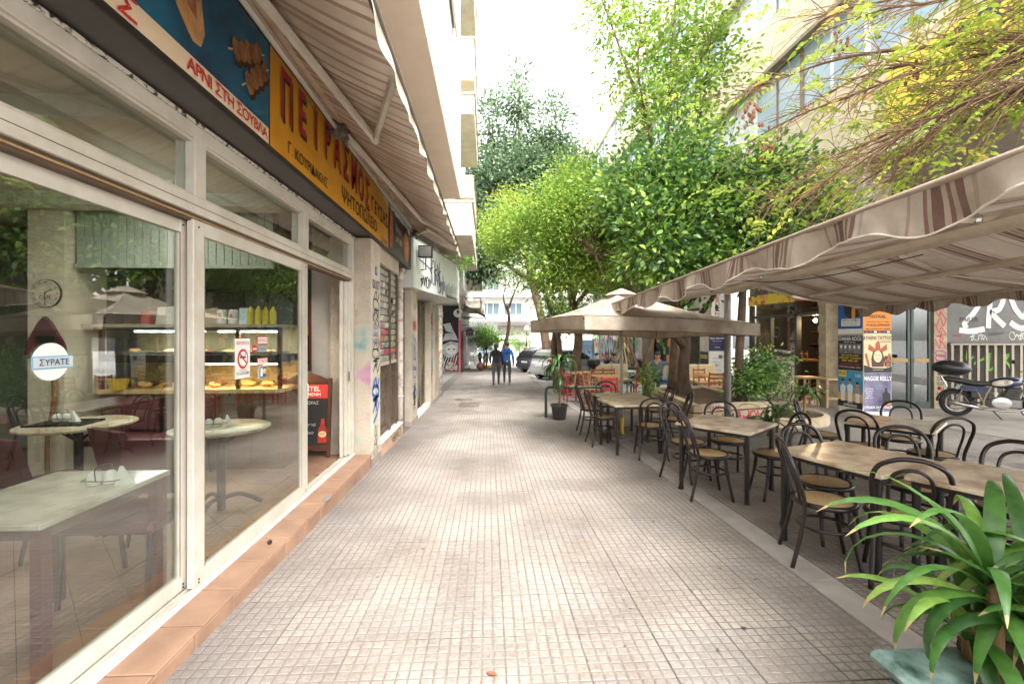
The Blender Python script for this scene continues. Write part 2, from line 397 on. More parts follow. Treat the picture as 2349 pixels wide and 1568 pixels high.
# terrace paving right of the strip, same tiles laid askew rows
terr = MB().grid(lambda a, b: slope_pt(2.39+9.6*a, -1+14*b, -.0075), 2, 8).build('terrace', groove); tag(terr, kind='structure')
cells = [(i, j) for j in range(3, 32) for i in range(0, 16)]
def px2(i, j):
    x, y = 2.39+(i+.5)*TW, (j+.5)*TL
    return -99 if (x-y*.05) > 1.2*y else 1/(x*x+y*y)
cells = sorted([c for c in cells if px2(*c) > 0], key=lambda c: -px2(*c))
for (i, j) in cells[:220]:
    o = bpy.data.objects.new('paving_tile', variants[rr_.randrange(6)]); COL.objects.link(o); o.parent = terr
    o.location = (2.392+i*TW, j*TL, gz(j*TL)+rr_.uniform(-.0012, .0012))
mb = MB()
for (i, j) in cells[220:]: tile_mesh(mb, 2.392+i*TW, j*TL, flat0, seed=i*31+j, flatq=j > 22)
tag(mb.build('paving_tiles', [paver, groove], terr), kind='stuff')
# slabs of the arcade pavement at the right and the road behind the terrace
slabm = mat('arcade_slab', '#a39a90', rough=.6, var=.2, scale=2.5, bump=.15, world=True)
arc = MB().grid(lambda a, b: slope_pt(9.0+9*a, 2+26*b, -.02), 2, 8).build('arcade_pavement', groove); tag(arc, kind='structure')
for j in range(12):
    for i in range(5):
        x0, y0 = 9.02+i*1.3, 4+j*1.2
        MB().add([slope_pt(x0, y0, 0), slope_pt(x0+1.29, y0, 0), slope_pt(x0+1.29, y0+1.19, 0), slope_pt(x0, y0+1.19, 0)], [(0,1,2,3)]).build('slab', slabm, arc)
roadm = mat('road_asphalt', '#a8a6a3', rough=.9, var=.12, scale=4, bump=.3, bscale=90, world=True)
rd = MB().grid(lambda a, b: slope_pt(2.39+18*a, 13+45*b, -.045), 4, 8).build('road', roadm); tag(rd, kind='structure')
rd2 = MB().grid(lambda a, b: slope_pt(-40+80*a, 35+25*b, -.04), 6, 4).build('cross_road', roadm); tag(rd2, kind='structure')
# drain gratings let into the pavement
iron = mat('cast_iron', '#6f6a64', rough=.6, metal=.5, var=.3, scale=12)
def grate(x, y, w, l, label):
    t = thing('drain_grate', label, 'drain grate', (x, y, gz(y)+.004), 0, 'iron drain gratings in the pavement')
    t.rotation_euler = (SR, 0, 0)
    MB().box(-w/2, w/2, -l/2, -l/2+.03, 0, .008).box(-w/2, w/2, l/2-.03, l/2, 0, .008).box(-w/2, -w/2+.03, -l/2+.03, l/2-.03, 0, .008).box(w/2-.03, w/2, -l/2+.03, l/2-.03, 0, .008).build('rim', iron, t)
    n = 8
    for k in range(n):
        xx = -w/2+.03+(w-.06)*(k+.5)/n
        MB().box(xx-.012, xx+.012, -l/2+.03, l/2-.03, 0, .006).build('bar', iron, t)
grate(-.55, 12.6, .55, .7, 'square iron drain grating nearest in the pavement left of the walkers')
grate(-.75, 13.9, .5, .45, 'small iron drain grating just beyond the square one')
grate(-.75, 17.4, .6, .7, 'iron drain grating farther up the pavement near the mural wall')
grate(2.62, 8.75, .5, .45, 'small iron grating beside the concrete strip by the yucca pot')
grate(2.75, 10.5, .5, .6, 'iron grating in the terrace beyond the green hoop barrier')
# fallen leaves and litter
for k in range(30):
    y = 1.7+9*rng.random()**1.4; x = 2.1-2.6*rng.random()**1.3 if k % 4 else 2.4+2*rng.random()
    if abs(x) > 1.15*y: continue
    a = rng.random()*6.28; s = .009+.017*rng.random()**2
    P = [(s*1.5, 0), (s*.5, s*.6), (-s*.6, s*.45), (-s*1.2, 0), (-s*.5, -s*.5), (s*.6, -s*.5)]
    mb = MB(); mb.add([(u*math.cos(a)-v*math.sin(a), u*math.sin(a)+v*math.cos(a), .004+.35*abs(v)+rng.random()*.004) for u, v in P]+[(0, 0, .003)], [(i, (i+1) % 6, 6) for i in range(6)])
    c = ['#7a5a35', '#8e7142', '#5c4630', '#9a4a30', '#6f7a35', '#3f3a34'][int(rng.integers(6))]
    o = mb.build('fallen_leaf', mat('dead_leaf_'+c[1:], c, rough=.8))
    o.location = (x, y, gz(y)); tag(o, 'small %s fallen leaf lying on the paving' % {'#7a5a35': 'brown', '#8e7142': 'tan', '#5c4630': 'dark brown', '#9a4a30': 'rust red', '#6f7a35': 'green', '#3f3a34': 'blackish'}[c], 'leaf', 'fallen leaves on the paving')
# ------------------------------------------------------------------ left: the grill shop
alu = mat('ivory_aluminium', '#cfc9bd', c2='#b5ac9c', rough=.4, scale=3, spec=.5, thresh=(.25, .6))
alud = mat('aluminium_shadow_gap', '#5b4a38', rough=.7, var=.3, scale=8)
glass = glass_mat('window_glass', f0=.15, tint=(.86, .9, .87))
terracotta = mat('terracotta_tile', '#a5836b', c2='#876856', rough=.5, scale=4, bump=.12, world=True)
grout = mat('grout', '#4a4038', rough=.95)
stucco = mat('rough_stucco', '#b9ad9b', rough=.9, var=.2, scale=5, bump=1.0, bscale=26)
plaster = mat('white_plaster', '#cfc8bc', rough=.85, var=.14, scale=3, bump=.1)
paint_white = mat('white_paint', '#edecea', rough=.6, var=.05, scale=2)
soffitm = mat('soffit_paint', '#e0d6c8', rough=.85, var=.08, scale=3)
SHOP0 = -3.0
FLOOR = .03
# shop building shell
b = thing('grill_shop_building', 'tall white building over the grill shop with its overhanging upper storey', 'building')
wall = MB()
wall.box(-7.2, -1.9, 6.72, 6.85, -.4, 4.02)          # party wall beside the door, inside
wall.box(-7.2, -7.0, SHOP0, 6.72, -.4, 4.02)
wall.box(-7.0, -1.9, SHOP0, SHOP0+.15, -.4, 4.02)
wall.build('wall', mat('inner_wall', '#878b82', rough=.8, var=.1, scale=2), b)
MB().box(-1.92, -1.80, SHOP0, 9.1, 2.90, 4.02).build('lintel', stucco, b)
up = MB(); up.box(-9, -.50, -4, 8.1, 4.06, 15); up.build('upper_storey', paint_white, b)
MB().box(-9, -.504, -4, 8.095, 4.02, 4.06).build('soffit', soffitm, b)
win = MB().box(-.56, -.47, 3.2, 6.4, 5.9, 7.6).build('window', mat('shutter_grey', '#b9b5ad', rough=.6), b)
MB().box(-.47, -.44, 3.1, 6.5, 5.82, 5.9).build('sill', paint_white, win)
MB().box(-.475, -.455, 4.75, 4.85, 5.9, 7.6).build('frame', mat('frame_brown', '#6c6257'), win)
MB().box(-6.99, -1.9, SHOP0+.15, 6.72, 3.12, 3.2).build('ceiling', mat('ceiling_paint', '#dcd8cc', rough=.8, var=.05), b)
for k in range(4):
    MB().box(-6.98, -1.92, -1.0+k*2.0, -.75+k*2.0, 2.98, 3.119).build('ceiling_beam', MATS['ceiling_paint'], b)
# floor tiles of the shop, laid diagonally
fl = MB().box(-7.0, -1.9, SHOP0+.15, 6.72, -.06, FLOOR-.006).build('shop_floor', grout); tag(fl, kind='structure')
def floor_tile_mesh():
    s = .16
    return MB().add([(-s, 0, 0), (0, -s, 0), (s, 0, 0), (0, s, 0), (-s, 0, -.006), (0, -s, -.006), (s, 0, -.006), (0, s, -.006)],
                    [(0,1,2,3), (0,4,5,1), (1,5,6,2), (2,6,7,3), (3,7,4,0)])
ft = floor_tile_mesh().build('floor_tile', terracotta, fl); first = True; n = 0
cand = []
for i in range(-40, 60):
    for j in range(-60, 60):
        x = -4.4+(i+j)*.1625; y = 2+(i-j)*.1625
        if -6.8 < x < -1.93 and SHOP0+.4 < y < 6.6: cand.append(((x+.5)**2+(y-2.6)**2, x, y))
cand.sort()
for _, x, y in cand[:300]:
    o = ft if first else bpy.data.objects.new('floor_tile', ft.data)
    if not first: COL.objects.link(o); o.parent = fl
    first = False; o.location = (x, y, FLOOR)
mb = MB()
for _, x, y in cand[300:]:
    s = .16; mb.add([(x-s, y, FLOOR), (x, y-s, FLOOR), (x+s, y, FLOOR), (x, y+s, FLOOR)], [(0,1,2,3)])
tag(mb.build('floor_tiles', terracotta, fl), kind='stuff')
# entrance step
st = thing('entrance_step', 'low terracotta tiled step along the foot of the grill shop windows', 'step')
MB().box(-1.93, -1.565, SHOP0, 6.14, -.25, .012).build('core', grout, st)
y = 2.2-.36*14; k = 0
while y < 6.13:
    y1 = min(y+.36, 6.145)
    MB().cbox(-1.79, -1.554, y+.005, y1-.005, .012, .026, .004).build('tile', terracotta, st)
    MB().cbox(-1.565, -1.552, y+.005-.07, y1-.005-.07, gz(y1)-.05, .011, .003).build('riser_tile', terracotta, st)
    y = y1
MB().box(-1.60, -1.535, 4.42, 4.55, .0262, .03).build('chipped_edge', mat('mortar', '#7c7772', rough=.95), st)
o = MB().lathe([(.014, 0), (.018, .003), (.018, .012), (.014, .015)], n=14).build('dark_token', mat('cap_dark', '#3a3230', rough=.4, metal=.4))
o.rotation_euler = (PI/2, 0, .9); o.location = (-1.66, 3.53, .045); tag(o, 'small dark round cap standing on edge on the terracotta step', 'bottle cap')
# glazed shop front
sf = thing('shopfront', 'cream aluminium sliding shopfront with large panes and a row of top lights', 'shopfront')
xf, xb = -1.785, -1.90
MB().box(xb, xf, SHOP0, 6.13, .027, .045).build('track', alu, sf)
for xx in (-1.80, -1.835, -1.87): MB().box(xx-.004, xx+.004, SHOP0, 6.13, .0452, .062).build('rail', alu, sf)
MB().box(xf-.004, xf+.008, SHOP0, 6.13, .0275, .052).build('track_lip', paint_white, sf)
MB().cbox(xb, xf+.004, SHOP0, 6.05, 2.345, 2.45, .004).build('transom', alu, sf)
MB().box(xf+.001, xf+.006, SHOP0, 6.05, 2.392, 2.395).build('transom_groove', alud, sf)
MB().box(xb+.02, xf-.02, SHOP0, 6.05, 2.30, 2.3448).build('upper_track', alud, sf)
MB().box(xf-.03, xf-.012, SHOP0, 6.05, 2.318, 2.326).build('upper_rail', mat('brass_line', '#b5926a', rough=.4), sf)
MB().cbox(xb, xf+.004, SHOP0, 6.13, 2.80, 2.885, .004).build('head_rail', alu, sf)
MB().box(xf, xf+.012, SHOP0, 6.13, 2.886, 2.905).build('flashing', mat('flaking_paint', '#e8e4dc', c2='#3c322b', rough=.8, scale=18, thresh=(.42, .5)), sf)
for (ya, yb) in ((2.86, 2.97), (4.49, 4.61), (6.04, 6.13)):
    MB().cbox(xb, xf+.002, ya, yb, 2.4502, 2.7998, .004).build('mullion', alu, sf)
MB().cbox(xb, xf+.002, 6.05, 6.13, .0455, 2.4498, .004).build('end_post', alu, sf)
ys = [SHOP0, 2.86, 4.49, 6.04]; ye = [SHOP0, 2.97, 4.61]
for k, (ya, yb) in enumerate(((SHOP0, 2.86), (2.97, 4.49), (4.61, 6.04))):
    MB().box(-1.845, -1.840, ya, yb, 2.4502, 2.7998).build('top_pane', glass, sf)
    MB().box(-1.85, -1.80, ya, yb, 2.784, 2.7999).box(-1.85, -1.80, ya, yb, 2.4503, 2.466).build('glazing_bead', alu, sf)
def leaf(ya, yb, x, name='sliding_leaf', wl=.10, wr=.10):
    mb = MB()
    mb.cbox(x-.02, x+.02, ya, ya+wl, .064, 2.31, .004).cbox(x-.02, x+.02, yb-wr, yb, .064, 2.31, .004)
    mb.box(x-.018, x+.018, ya+wl, yb-wr, .064, .15).box(x-.018, x+.018, ya+wl, yb-wr, 2.225, 2.31)
    o = mb.build(name, alu, sf)
    MB().box(x-.003, x+.003, ya+wl-.005, yb-wr+.005, .145, 2.23).build('pane', glass, o)
    gk = MB().box(x+.0182, x+.0195, ya+wl-.006, ya+wl+.004, .15, 2.225).box(x+.0182, x+.0195, yb-wr-.004, yb-wr+.006, .15, 2.225).build('gasket', mat('gasket', '#8a7458', rough=.7), o)
    for z in (.08, .1, 2.27):
        for yy in (ya+.05, yb-.05):
            MB().lathe([(.006, 0), (.006, .004)], n=8).build('screw', mat('black_plastic', '#1c1b1a', rough=.5), o).matrix_local = Matrix.Translation((x+.0202, yy, z)) @ Matrix.Rotation(PI/2, 4, 'Y')
    return o
leaf(SHOP0, 1.02, -1.835, wr=.09)
leaf(.2, 2.905, -1.872, wr=.072)
l2 = leaf(2.855, 4.60, -1.81, wl=.11, wr=.14)
for k, (yy, x) in enumerate(((5.86, -1.872), (5.93, -1.84), (5.99, -1.81))):
    MB().cbox(x-.018, x+.018, yy, yy+.055, .064, 2.31, .004).build('folded_stile', alu, sf)
MB().box(-1.802, -1.792, 5.955, 5.965, 1.02, 1.14).build('lock_plate', mat('black_plastic', '#1c1b1a'), sf)
MB().tube([(-1.785, 4.56, .98), (-1.772, 4.56, 1.0), (-1.772, 4.56, 1.12), (-1.785, 4.56, 1.14)], .006).build('handle', alu, sf)
# stickers on the glass, each a thing of its own
red = mat('print_red', '#c5282c', rough=.5, var=.05); black = mat('print_black', '#1e1d1f', rough=.5, var=.05)
white = mat('print_white', '#efede8', rough=.5, var=.03); navy = mat('print_navy', '#27365f', rough=.5, var=.05); pblue = mat('print_blue', '#1f5f95', rough=.5, var=.05)
yellow = mat('print_yellow', '#e8c22e', rough=.5, var=.05); grey = mat('print_grey', '#8c8c8c', rough=.5); sky_blue = mat('print_skyblue', '#7fb0d0', rough=.5, var=.05)
G1 = plane_f((-1.8675, 0, 0), (0, 1, 0), (0, 0, 1)); G2 = plane_f((-1.806, 0, 0), (0, 1, 0), (0, 0, 1))
t = thing('pull_sign', 'round white sticker with a lettered pull label on the nearest pane', 'sticker')
flat(circ(2.035, 1.49, .083, 36, ry=.08), G1, mat('opal_white', '#eef0ea', rough=.4, var=.02), t, 'disc')
flat(rect(1.95, 2.135, 1.46, 1.515), G1, sky_blue, t, 'label_border', .006); flat(rect(1.955, 2.13, 1.465, 1.51), G1, mat('label_grey', '#c9d3d6', rough=.5), t, 'label', .009)
text('ΣΥΡΑΤΕ', .038, t, G1, navy, (2.042, 1.487), h=.0135, bold=.0008)
t = thing('no_smoking_sign', 'white rectangular no smoking sticker with a red ring on the second pane', 'sticker')
y0, y1, z0, z1 = 3.33, 3.53, 1.29, 1.58
flat(rect(y0, y1, z0, z1), G2, white, t, 'sheet'); cy, cz = 3.43, 1.432
MB().prism(circ(0, 0, .072, 32), lambda u, v, h: G2(cy+u, cz+v, .006+h), .001).build('ring_disc', red, t)
MB().prism(circ(0, 0, .055, 32), lambda u, v, h: G2(cy+u, cz+v, .008+h), .001).build('ring_center', white, t)
MB().ribbon([(cy-.045, cz+.012), (cy-.01, cz+.012), (cy+.035, cz+.012)], .013, G2, .0095).ribbon([(cy+.03, cz+.025), (cy+.02, cz+.035), (cy+.032, cz+.04)], .006, G2, .0095).build('cigarette', black, t)
MB().ribbon([(cy-.05, cz+.04), (cy, cz), (cy+.05, cz-.04)], .014, G2, .0105).build('ring_bar', red, t)
text('ΑΠΑΓΟΡΕΥΕΤΑΙ', .033, t, G2, red, (3.43, 1.545), sx=.75, bold=.001); text('ΤΟ ΚΑΠΝΙΣΜΑ', .032, t, G2, black, (3.43, 1.325), sx=.8, bold=.001); text('NO SMOKING', .018, t, G2, red, (3.43, 1.351), sx=.9)
def plate(label, y0, y1, z0, z1, body, size, m=red, bg=white, border=red):
    t = thing('window_sticker', label, 'sticker'); flat(rect(y0, y1, z0, z1), G2, border, t, 'border'); flat(rect(y0+.006, y1-.006, z0+.006, z1-.006), G2, bg, t, 'sheet', .006)
    text(body, size, t, G2, m, ((y0+y1)/2, (z0+z1)/2), h=.0105); return t
plate('small white sticker with red frame and entrance lettering, topmost beside the smoking ban', 3.64, 3.80, 1.535, 1.595, 'ΕΙΣΟΔΟΣ', .036)
plate('small grey sticker with dark lettering just under the red framed entrance sticker', 3.655, 3.79, 1.47, 1.525, 'ΕΙΣΟΔΟΣ', .026, black, mat('label_grey2', '#aeb4b4'), grey)
plate('small white sticker with red frame and pull lettering above the blue square', 3.64, 3.80, 1.37, 1.425, 'ΣΥΡΑΤΕ', .036)
t = thing('window_sticker', 'square blue sticker with a yellow dot on the second pane', 'sticker')
flat(rect(3.665, 3.775, 1.265, 1.36), G2, white, t, 'border'); flat(rect(3.669, 3.771, 1.269, 1.356), G2, pblue, t, 'sheet', .006)
flat(circ(3.745, 1.318, .021), G2, white, t, 'ring', .009); flat(circ(3.745, 1.318, .016), G2, yellow, t, 'dot', .012); flat(rect(3.68, 3.715, 1.28, 1.345), G2, white, t, 'mark', .009)
t = thing('window_sticker', 'small round red no entry sticker on the second pane', 'sticker'); flat(circ(3.60, 1.50, .035), G2, red, t, 'disc'); flat(rect(3.575, 3.625, 1.494, 1.506), G2, white, t, 'bar', .006)
# sign box above
sg = thing('shop_sign', 'long shop sign with blue food panel and golden panel in red Greek letters', 'sign')
XS = -1.55
MB().box(-1.79, XS-.006, SHOP0, 9.10, 2.92, 3.70).build('box', mat('sign_metal', '#4a4744', rough=.45, var=.12), sg)
F = plane_f((XS, 0, 0), (0, 1, 0), (0, 0, 1))
MB().box(XS-.006, XS+.006, SHOP0, 9.10, 2.905, 2.945).box(XS-.006, XS+.006, SHOP0, 9.10, 3.665, 3.70).box(XS-.006, XS+.006, 9.07, 9.10, 2.946, 3.664).build('trim', mat('sign_trim', '#23211f', rough=.4), sg)
bluep = mat('sign_blue', '#12688c', c2='#0e3350', rough=.35, scale=1.3, thresh=(.35, .6)); gold = mat('sign_gold', '#dba024', c2='#c78a12', rough=.35, scale=1.2)
MB().box(XS-.006, XS, SHOP0, 3.29, 3.062, 3.664).build('panel', bluep, sg)
MB().box(XS-.006, XS, SHOP0, 3.29, 2.946, 3.061).build('panel', mat('sign_cream', '#e8d3b4', rough=.4, var=.06), sg)
MB().box(XS-.006, XS, 3.31, 7.10, 2.946, 3.664).build('panel', gold, sg)
MB().box(XS-.006, XS, 3.291, 3.309, 2.946, 3.664).build('divider', mat('sign_violet', '#2a2140'), sg)
MB().box(XS-.006, XS, 7.11, 9.07, 2.946, 3.664).build('panel', mat('sign_night', '#1f2a36', c2='#3c2a24', rough=.35, scale=1.5), sg)
dred = mat('letter_red', '#a3202b', rough=.4, var=.05); dsh = mat('letter_shadow', '#2b1a12', rough=.5)
text('ΓΥΡΟΣ', .135, sg, F, red, (1.80, 3.003), sx=1.35, bold=.006); text('ΑΡΝΙ ΣΤΗ ΣΟΥΒΛΑ', .10, sg, F, red, (2.84, 3.003), sx=1.02, bold=.004, sp=.93)
def arch(body, y0, y1, zf, size, m, dy=0, dz=0, h=.006, sx=1, bold=.006):
    n = len(body)
    for k, ch in enumerate(body):
        if ch == ' ': continue
        q = (k+.5)/n; text(ch, size, sg, F, m, (y0+(y1-y0)*q+dy, zf(q)+dz), sx=sx, h=h, bold=bold, name='letter')
zf = lambda q: 3.37+.10*math.sin(q*PI)
arch('ΠΕΙΡΑΣΜΟΣ', 3.42, 6.02, zf, .50, dsh, .03, -.025, .004, .60, .03); arch('ΠΕΙΡΑΣΜΟΣ', 3.42, 6.02, zf, .50, dred, h=.008, sx=.60, bold=.03)
arch('ΓΕΥΣΗΣ', 6.05, 7.05, lambda q: 3.34-.02*q, .25, dsh, sx=.8, bold=.03)
text('Γ. ΚΟΥΡΙΔΑΚΗΣ', .125, sg, F, dsh, (4.02, 3.05), sx=.95, bold=.003); text('ΨΗΤΟΠΩΛΕΙΟ', .225, sg, F, dsh, (5.62, 3.09), sx=1.0, bold=.006); text('☎ 3826001', .10, sg, F, dsh, (6.82, 3.0), sx=.75, bold=.002)
script = mat('print_cream', '#efe3cf', rough=.5)
text('Διονυσί', .17, sg, F, script, (7.9, 3.40), shear=.3, sx=.9); text('από 1980', .14, sg, F, script, (7.9, 3.22), shear=.2, sx=.9)
flat(circ(8.62, 3.25, .30, 28, ry=.26), F, mat('plate_food', '#d59a63', c2='#b05a3a', scale=9), sg, 'dish_picture'); flat(circ(8.62, 3.25, .22, 24, ry=.19), F, mat('food_red', '#b8563a', c2='#d9b070', scale=14), sg, 'dish_picture', .006)
flat([(7.2, 3.02), (7.38, 2.98), (7.45, 3.2), (7.42, 3.45), (7.33, 3.6), (7.2, 3.55)], F, mat('meat', '#8e4b34', c2='#c98a6a', scale=10), sg, 'meat_picture')
# food pictures on the blue panel: pita wrap and two skewers
pit = mat('pita', '#cfa56d', c2='#8a5a34', rough=.6, scale=7)
flat([(2.02, 3.66), (2.10, 3.50), (2.22, 3.40), (2.36, 3.22), (2.46, 3.14), (2.53, 3.15), (2.56, 3.24), (2.53, 3.42), (2.58, 3.55), (2.60, 3.66)], F, pit, sg, 'pita_picture')
flat([(2.22, 3.62), (2.30, 3.45), (2.42, 3.30), (2.49, 3.27), (2.47, 3.45), (2.40, 3.60)], F, mat('meat', '#8e4b34'), sg, 'meat_picture', .006)
stick = mat('skewer', '#d3b27f', rough=.6)
for (ya, za, yb, zb, nn) in ((2.83, 3.33, 3.17, 3.505, 5), (2.985, 3.195, 3.23, 3.44, 4)):
    MB().ribbon([(ya-.05, za-.026), ((ya+yb)/2, (za+zb)/2), (yb+.05, zb+.026)], .012, F, .004).build('skewer_picture', stick, sg)
    for k in range(nn):
        q = (k+.5)/nn; cy, cz = ya+(yb-ya)*q, za+(zb-za)*q; L = math.hypot(yb-ya, zb-za); du, dv = (yb-ya)/L, (zb-za)/L; hw = L/nn*.47; hh = .058-.004*(k % 2)
        Q = lambda a, b_: (cy+du*a-dv*b_, cz+dv*a+du*b_)
        flat([Q(-hw+.02, hh), Q(hw*.3, hh+.012), Q(hw+.012, hh*.7), Q(hw, -hh*.8), Q(hw*.2, -hh-.01), Q(-hw, -hh), Q(-hw-.005, 0)], F, mat('grilled_meat', '#a8794c', c2='#5e3520', scale=16), sg, 'meat_picture', .007)
        flat([Q(-hw, -hh*.5), Q(hw, -hh*.35), Q(hw, -hh*1.5), Q(0, -hh*1.75), Q(-hw, -hh*1.5)], F, mat('char', '#3d1f14', scale=20), sg, 'meat_picture', .005)
# graffiti smears on the strip under the sign
for (ya, yb, c) in ((SHOP0, 2.3, '#5c2049'), (2.3, 2.9, '#7a1f2f'), (2.95, 3.1, '#1a5a58'), (3.2, 3.6, '#231c28'), (3.65, 4.1, '#7a1f2f'), (4.6, 4.9, '#3b1c3a'), (5.1, 5.9, '#7d2335')):
    MB().box(-1.80, -1.797, ya, yb, 2.908, 2.919).build('paint_smear', mat('smear'+c[1:], c, rough=.6), b)
    flat([(ya, 2.907), (ya+.1, 2.906), (yb-.15, 2.907), (yb, 2.912), (yb-.05, 2.9195), (ya+.05, 2.9195)], plane_f((-1.797, 0, 0), (0, 1, 0), (0, 0, 1)), MATS['smear'+c[1:]], b, 'paint_smear')
# awning
aw_m = stripe_mat('shop_awning_cloth', 'Y', .62, [(0, '#b3a596'), (.1, '#957f6f'), (.16, '#bcae9f'), (.3, '#8a7163'), (.36, '#ad9e8f'), (.42, '#8c7567'), (.5, '#b5a798'), (.68, '#9a8778'), (.74, '#bcae9f'), (.86, '#887062'), (.92, '#b3a596')], wear='#93806e')
aw = thing('shop_awning', 'brown striped retractable awning stretched over the grill shop front', 'awning')
def awf(a, c):
    y = -2.2+(9.0+2.2)*a; x = -1.42+.86*c; z = 3.66-.44*c-.03*math.sin(PI*c)+.008*math.sin(a*60+c*3)
    return (x, y, z)
MB().grid(awf, 90, 10).build('cloth', aw_m, aw, True)
rv = random.Random(5)
MB().grid(lambda a, c: (-.555+.012*math.sin(a*150)*c, -2.2+11.2*a, 3.222-c*(.07+.055*abs(math.sin(a*11.2*PI/.62)))), 400, 3).build('valance', mat('bleached_valance', '#e2dccf', c2='#a89f8c', rough=.9, scale=3), aw, True)
MB().tube([(-.56, -2.2, 3.215), (-.56, 9.0, 3.215)], .022).build('front_bar', mat('grey_bar', '#6f655c', rough=.5), aw, True)
MB().tube([(-1.42, -2.3, 3.69), (-1.42, 9.08, 3.69)], .055, n=14).build('roller', mat('rolled_cloth', '#bfae98', c2='#a08870', rough=.85, scale=4), aw, True)
MB().tube([(-1.47, -2.3, 3.60), (-1.47, 9.05, 3.60)], .018).build('rear_bar', alu, aw, True)
for (ya, ye, yb) in ((-1.6, 1.1, 2.2), (2.0, 4.15, 2.9), (4.5, 7.0, 7.4), (8.9, 7.6, 8.2)):
    el = (-1.02, ye, 3.36)
    MB().tube([(-1.40, ya, 3.57), el], .032, n=6).build('arm', alu, aw)
    MB().tube([el, (-.60, yb, 3.215)], .026, n=6).build('forearm', alu, aw)
    MB().box(-1.52, -1.37, ya-.06, ya+.06, 3.53, 3.62).tube([(-1.5, ya-.08, 3.66), (-1.38, ya, 3.56), (-1.42, ya+.1, 3.5)], .02).build('bracket', mat('grimy_casting', '#7d756b', c2='#2a2522', scale=25), aw)
    MB().ell(el, (.04, .04, .04)).build('elbow', alu, aw, True)
# ------------------------------------------------------------------ inside the grill shop
dark = mat('dark_metal', '#22201f', rough=.4, metal=.3, var=.1); maroon = mat('maroon_vinyl', '#633138', rough=.4, var=.15, scale=4)
wood = mat('brown_wood', '#7a5234', c2='#5c3a22', rough=.5, scale=3); warm = mat('cream_laminate', '#d8b98a', rough=.5, var=.06)
travert = mat('travertine_laminate', '#dccdb4', c2='#a98d70', rough=.3, scale=7, thresh=(.34, .56)); steel = mat('steel', '#b9b9b5', rough=.3, metal=.8, var=.08)
oldglass = glass_mat('display_glass', f0=.05, tint=(.96, .98, .97))
p = thing('clock_pillar', 'pale painted pillar inside the shop carrying the round clock', 'pillar')
MB().box(-5.0, -4.62, 5.2, 5.75, FLOOR, 3.118).build('shaft', mat('pillar_cream', '#d9cdb8', rough=.8, var=.08, scale=2), p)
t = thing('wall_clock', 'round cream wall clock with Roman numerals on the pale pillar', 'clock')
FC = plane_f((-4.79, 5.195, 2.06), (1, 0, 0), (0, 0, 1))
MB().prism(circ(0, 0, .155, 36), FC, .02).build('case', dark, t); MB().prism(circ(0, 0, .148, 36), lambda u, v, h: FC(u, v, .021+h), .004).build('face', mat('clock_face', '#cfc5b3', rough=.6, var=.15, scale=12), t)
for k, s in enumerate(['XII', 'I', 'II', 'III', 'IV', 'V', 'VI', 'VII', 'VIII', 'IX', 'X', 'XI']):
    a = PI/2-k*PI/6; text(s, .034, t, FC, black, (.122*math.cos(a), .122*math.sin(a)), h=.027, ang=a-PI/2, name='numeral')
text('CAFÉ', .055, t, FC, black, (0, -.045), h=.027, bold=.001)
MB().ribbon([(0, 0), (.03, .025), (.07, .04)], .010, FC, .029).build('hour_hand', black, t); MB().ribbon([(0, .02), (0, -.05), (.002, -.12)], .008, FC, .031).build('minute_hand', black, t)
# bulkhead of painted boards over the counter
bh = thing('counter_bulkhead', 'grey green bulkhead of upright boards above the food counter', 'bulkhead')
MB().box(-4.6, -2.45, 5.33, 5.45, 2.37, 3.118).build('backing', mat('board_gap', '#5d6a60'), bh)
gb = mat('green_board', '#a3a69a', rough=.6, var=.08)
for k in range(24): MB().cbox(-4.59+k*.089, -4.59+k*.089+.083, 5.31, 5.33, 2.40, 3.10, .003).build('board', gb, bh)
MB().box(-4.61, -2.44, 5.295, 5.31, 2.36, 2.40).box(-4.61, -2.44, 5.295, 5.31, 3.07, 3.117).build('trim', gb, bh)
# food counter
ct = thing('food_counter', 'glass fronted food counter with warm lower case and cool upper case', 'counter')
MB().box(-4.5, -2.44, 5.52, 6.1, FLOOR, .93).build('base', wood, ct)
for k in range(6): MB().box(-4.48+k*.34, -4.48+k*.34+.31, 5.505, 5.52, .12, .84).build('base_panel', mat('counter_panel', '#6b5140', rough=.5), ct)
MB().box(-4.5, -2.44, 5.46, 6.1, .931, .975).build('ledge', warm, ct)
MB().box(-4.5, -2.44, 6.06, 6.1, .976, 1.72).build('back_panel', mat('case_back', '#b59a72', rough=.6), ct)
MB().box(-4.5, -2.44, 5.5, 6.06, 1.29, 1.375).build('mid_shelf', mat('case_dark', '#2e2723', rough=.4), ct)
MB().box(-4.9, -2.44, 5.4, 6.1, 1.70, 1.735).build('top_shelf', mat('shelf_stone', '#a59a88', rough=.5), ct); MB().box(-4.5, -2.44, 5.42, 5.46, 1.66, 1.699).build('valance', dark, ct)
for x in (-4.49, -3.55, -2.95, -2.47): MB().box(x-.02, x+.02, 5.5, 5.54, .976, 1.699).build('post', mat('bronze', '#6a4428', rough=.4, metal=.5), ct)
MB().box(-4.46, -2.46, 5.505, 5.511, .977, 1.289).build('lower_glass', oldglass, ct); MB().box(-4.46, -2.46, 5.505, 5.511, 1.376, 1.659).build('upper_glass', oldglass, ct)
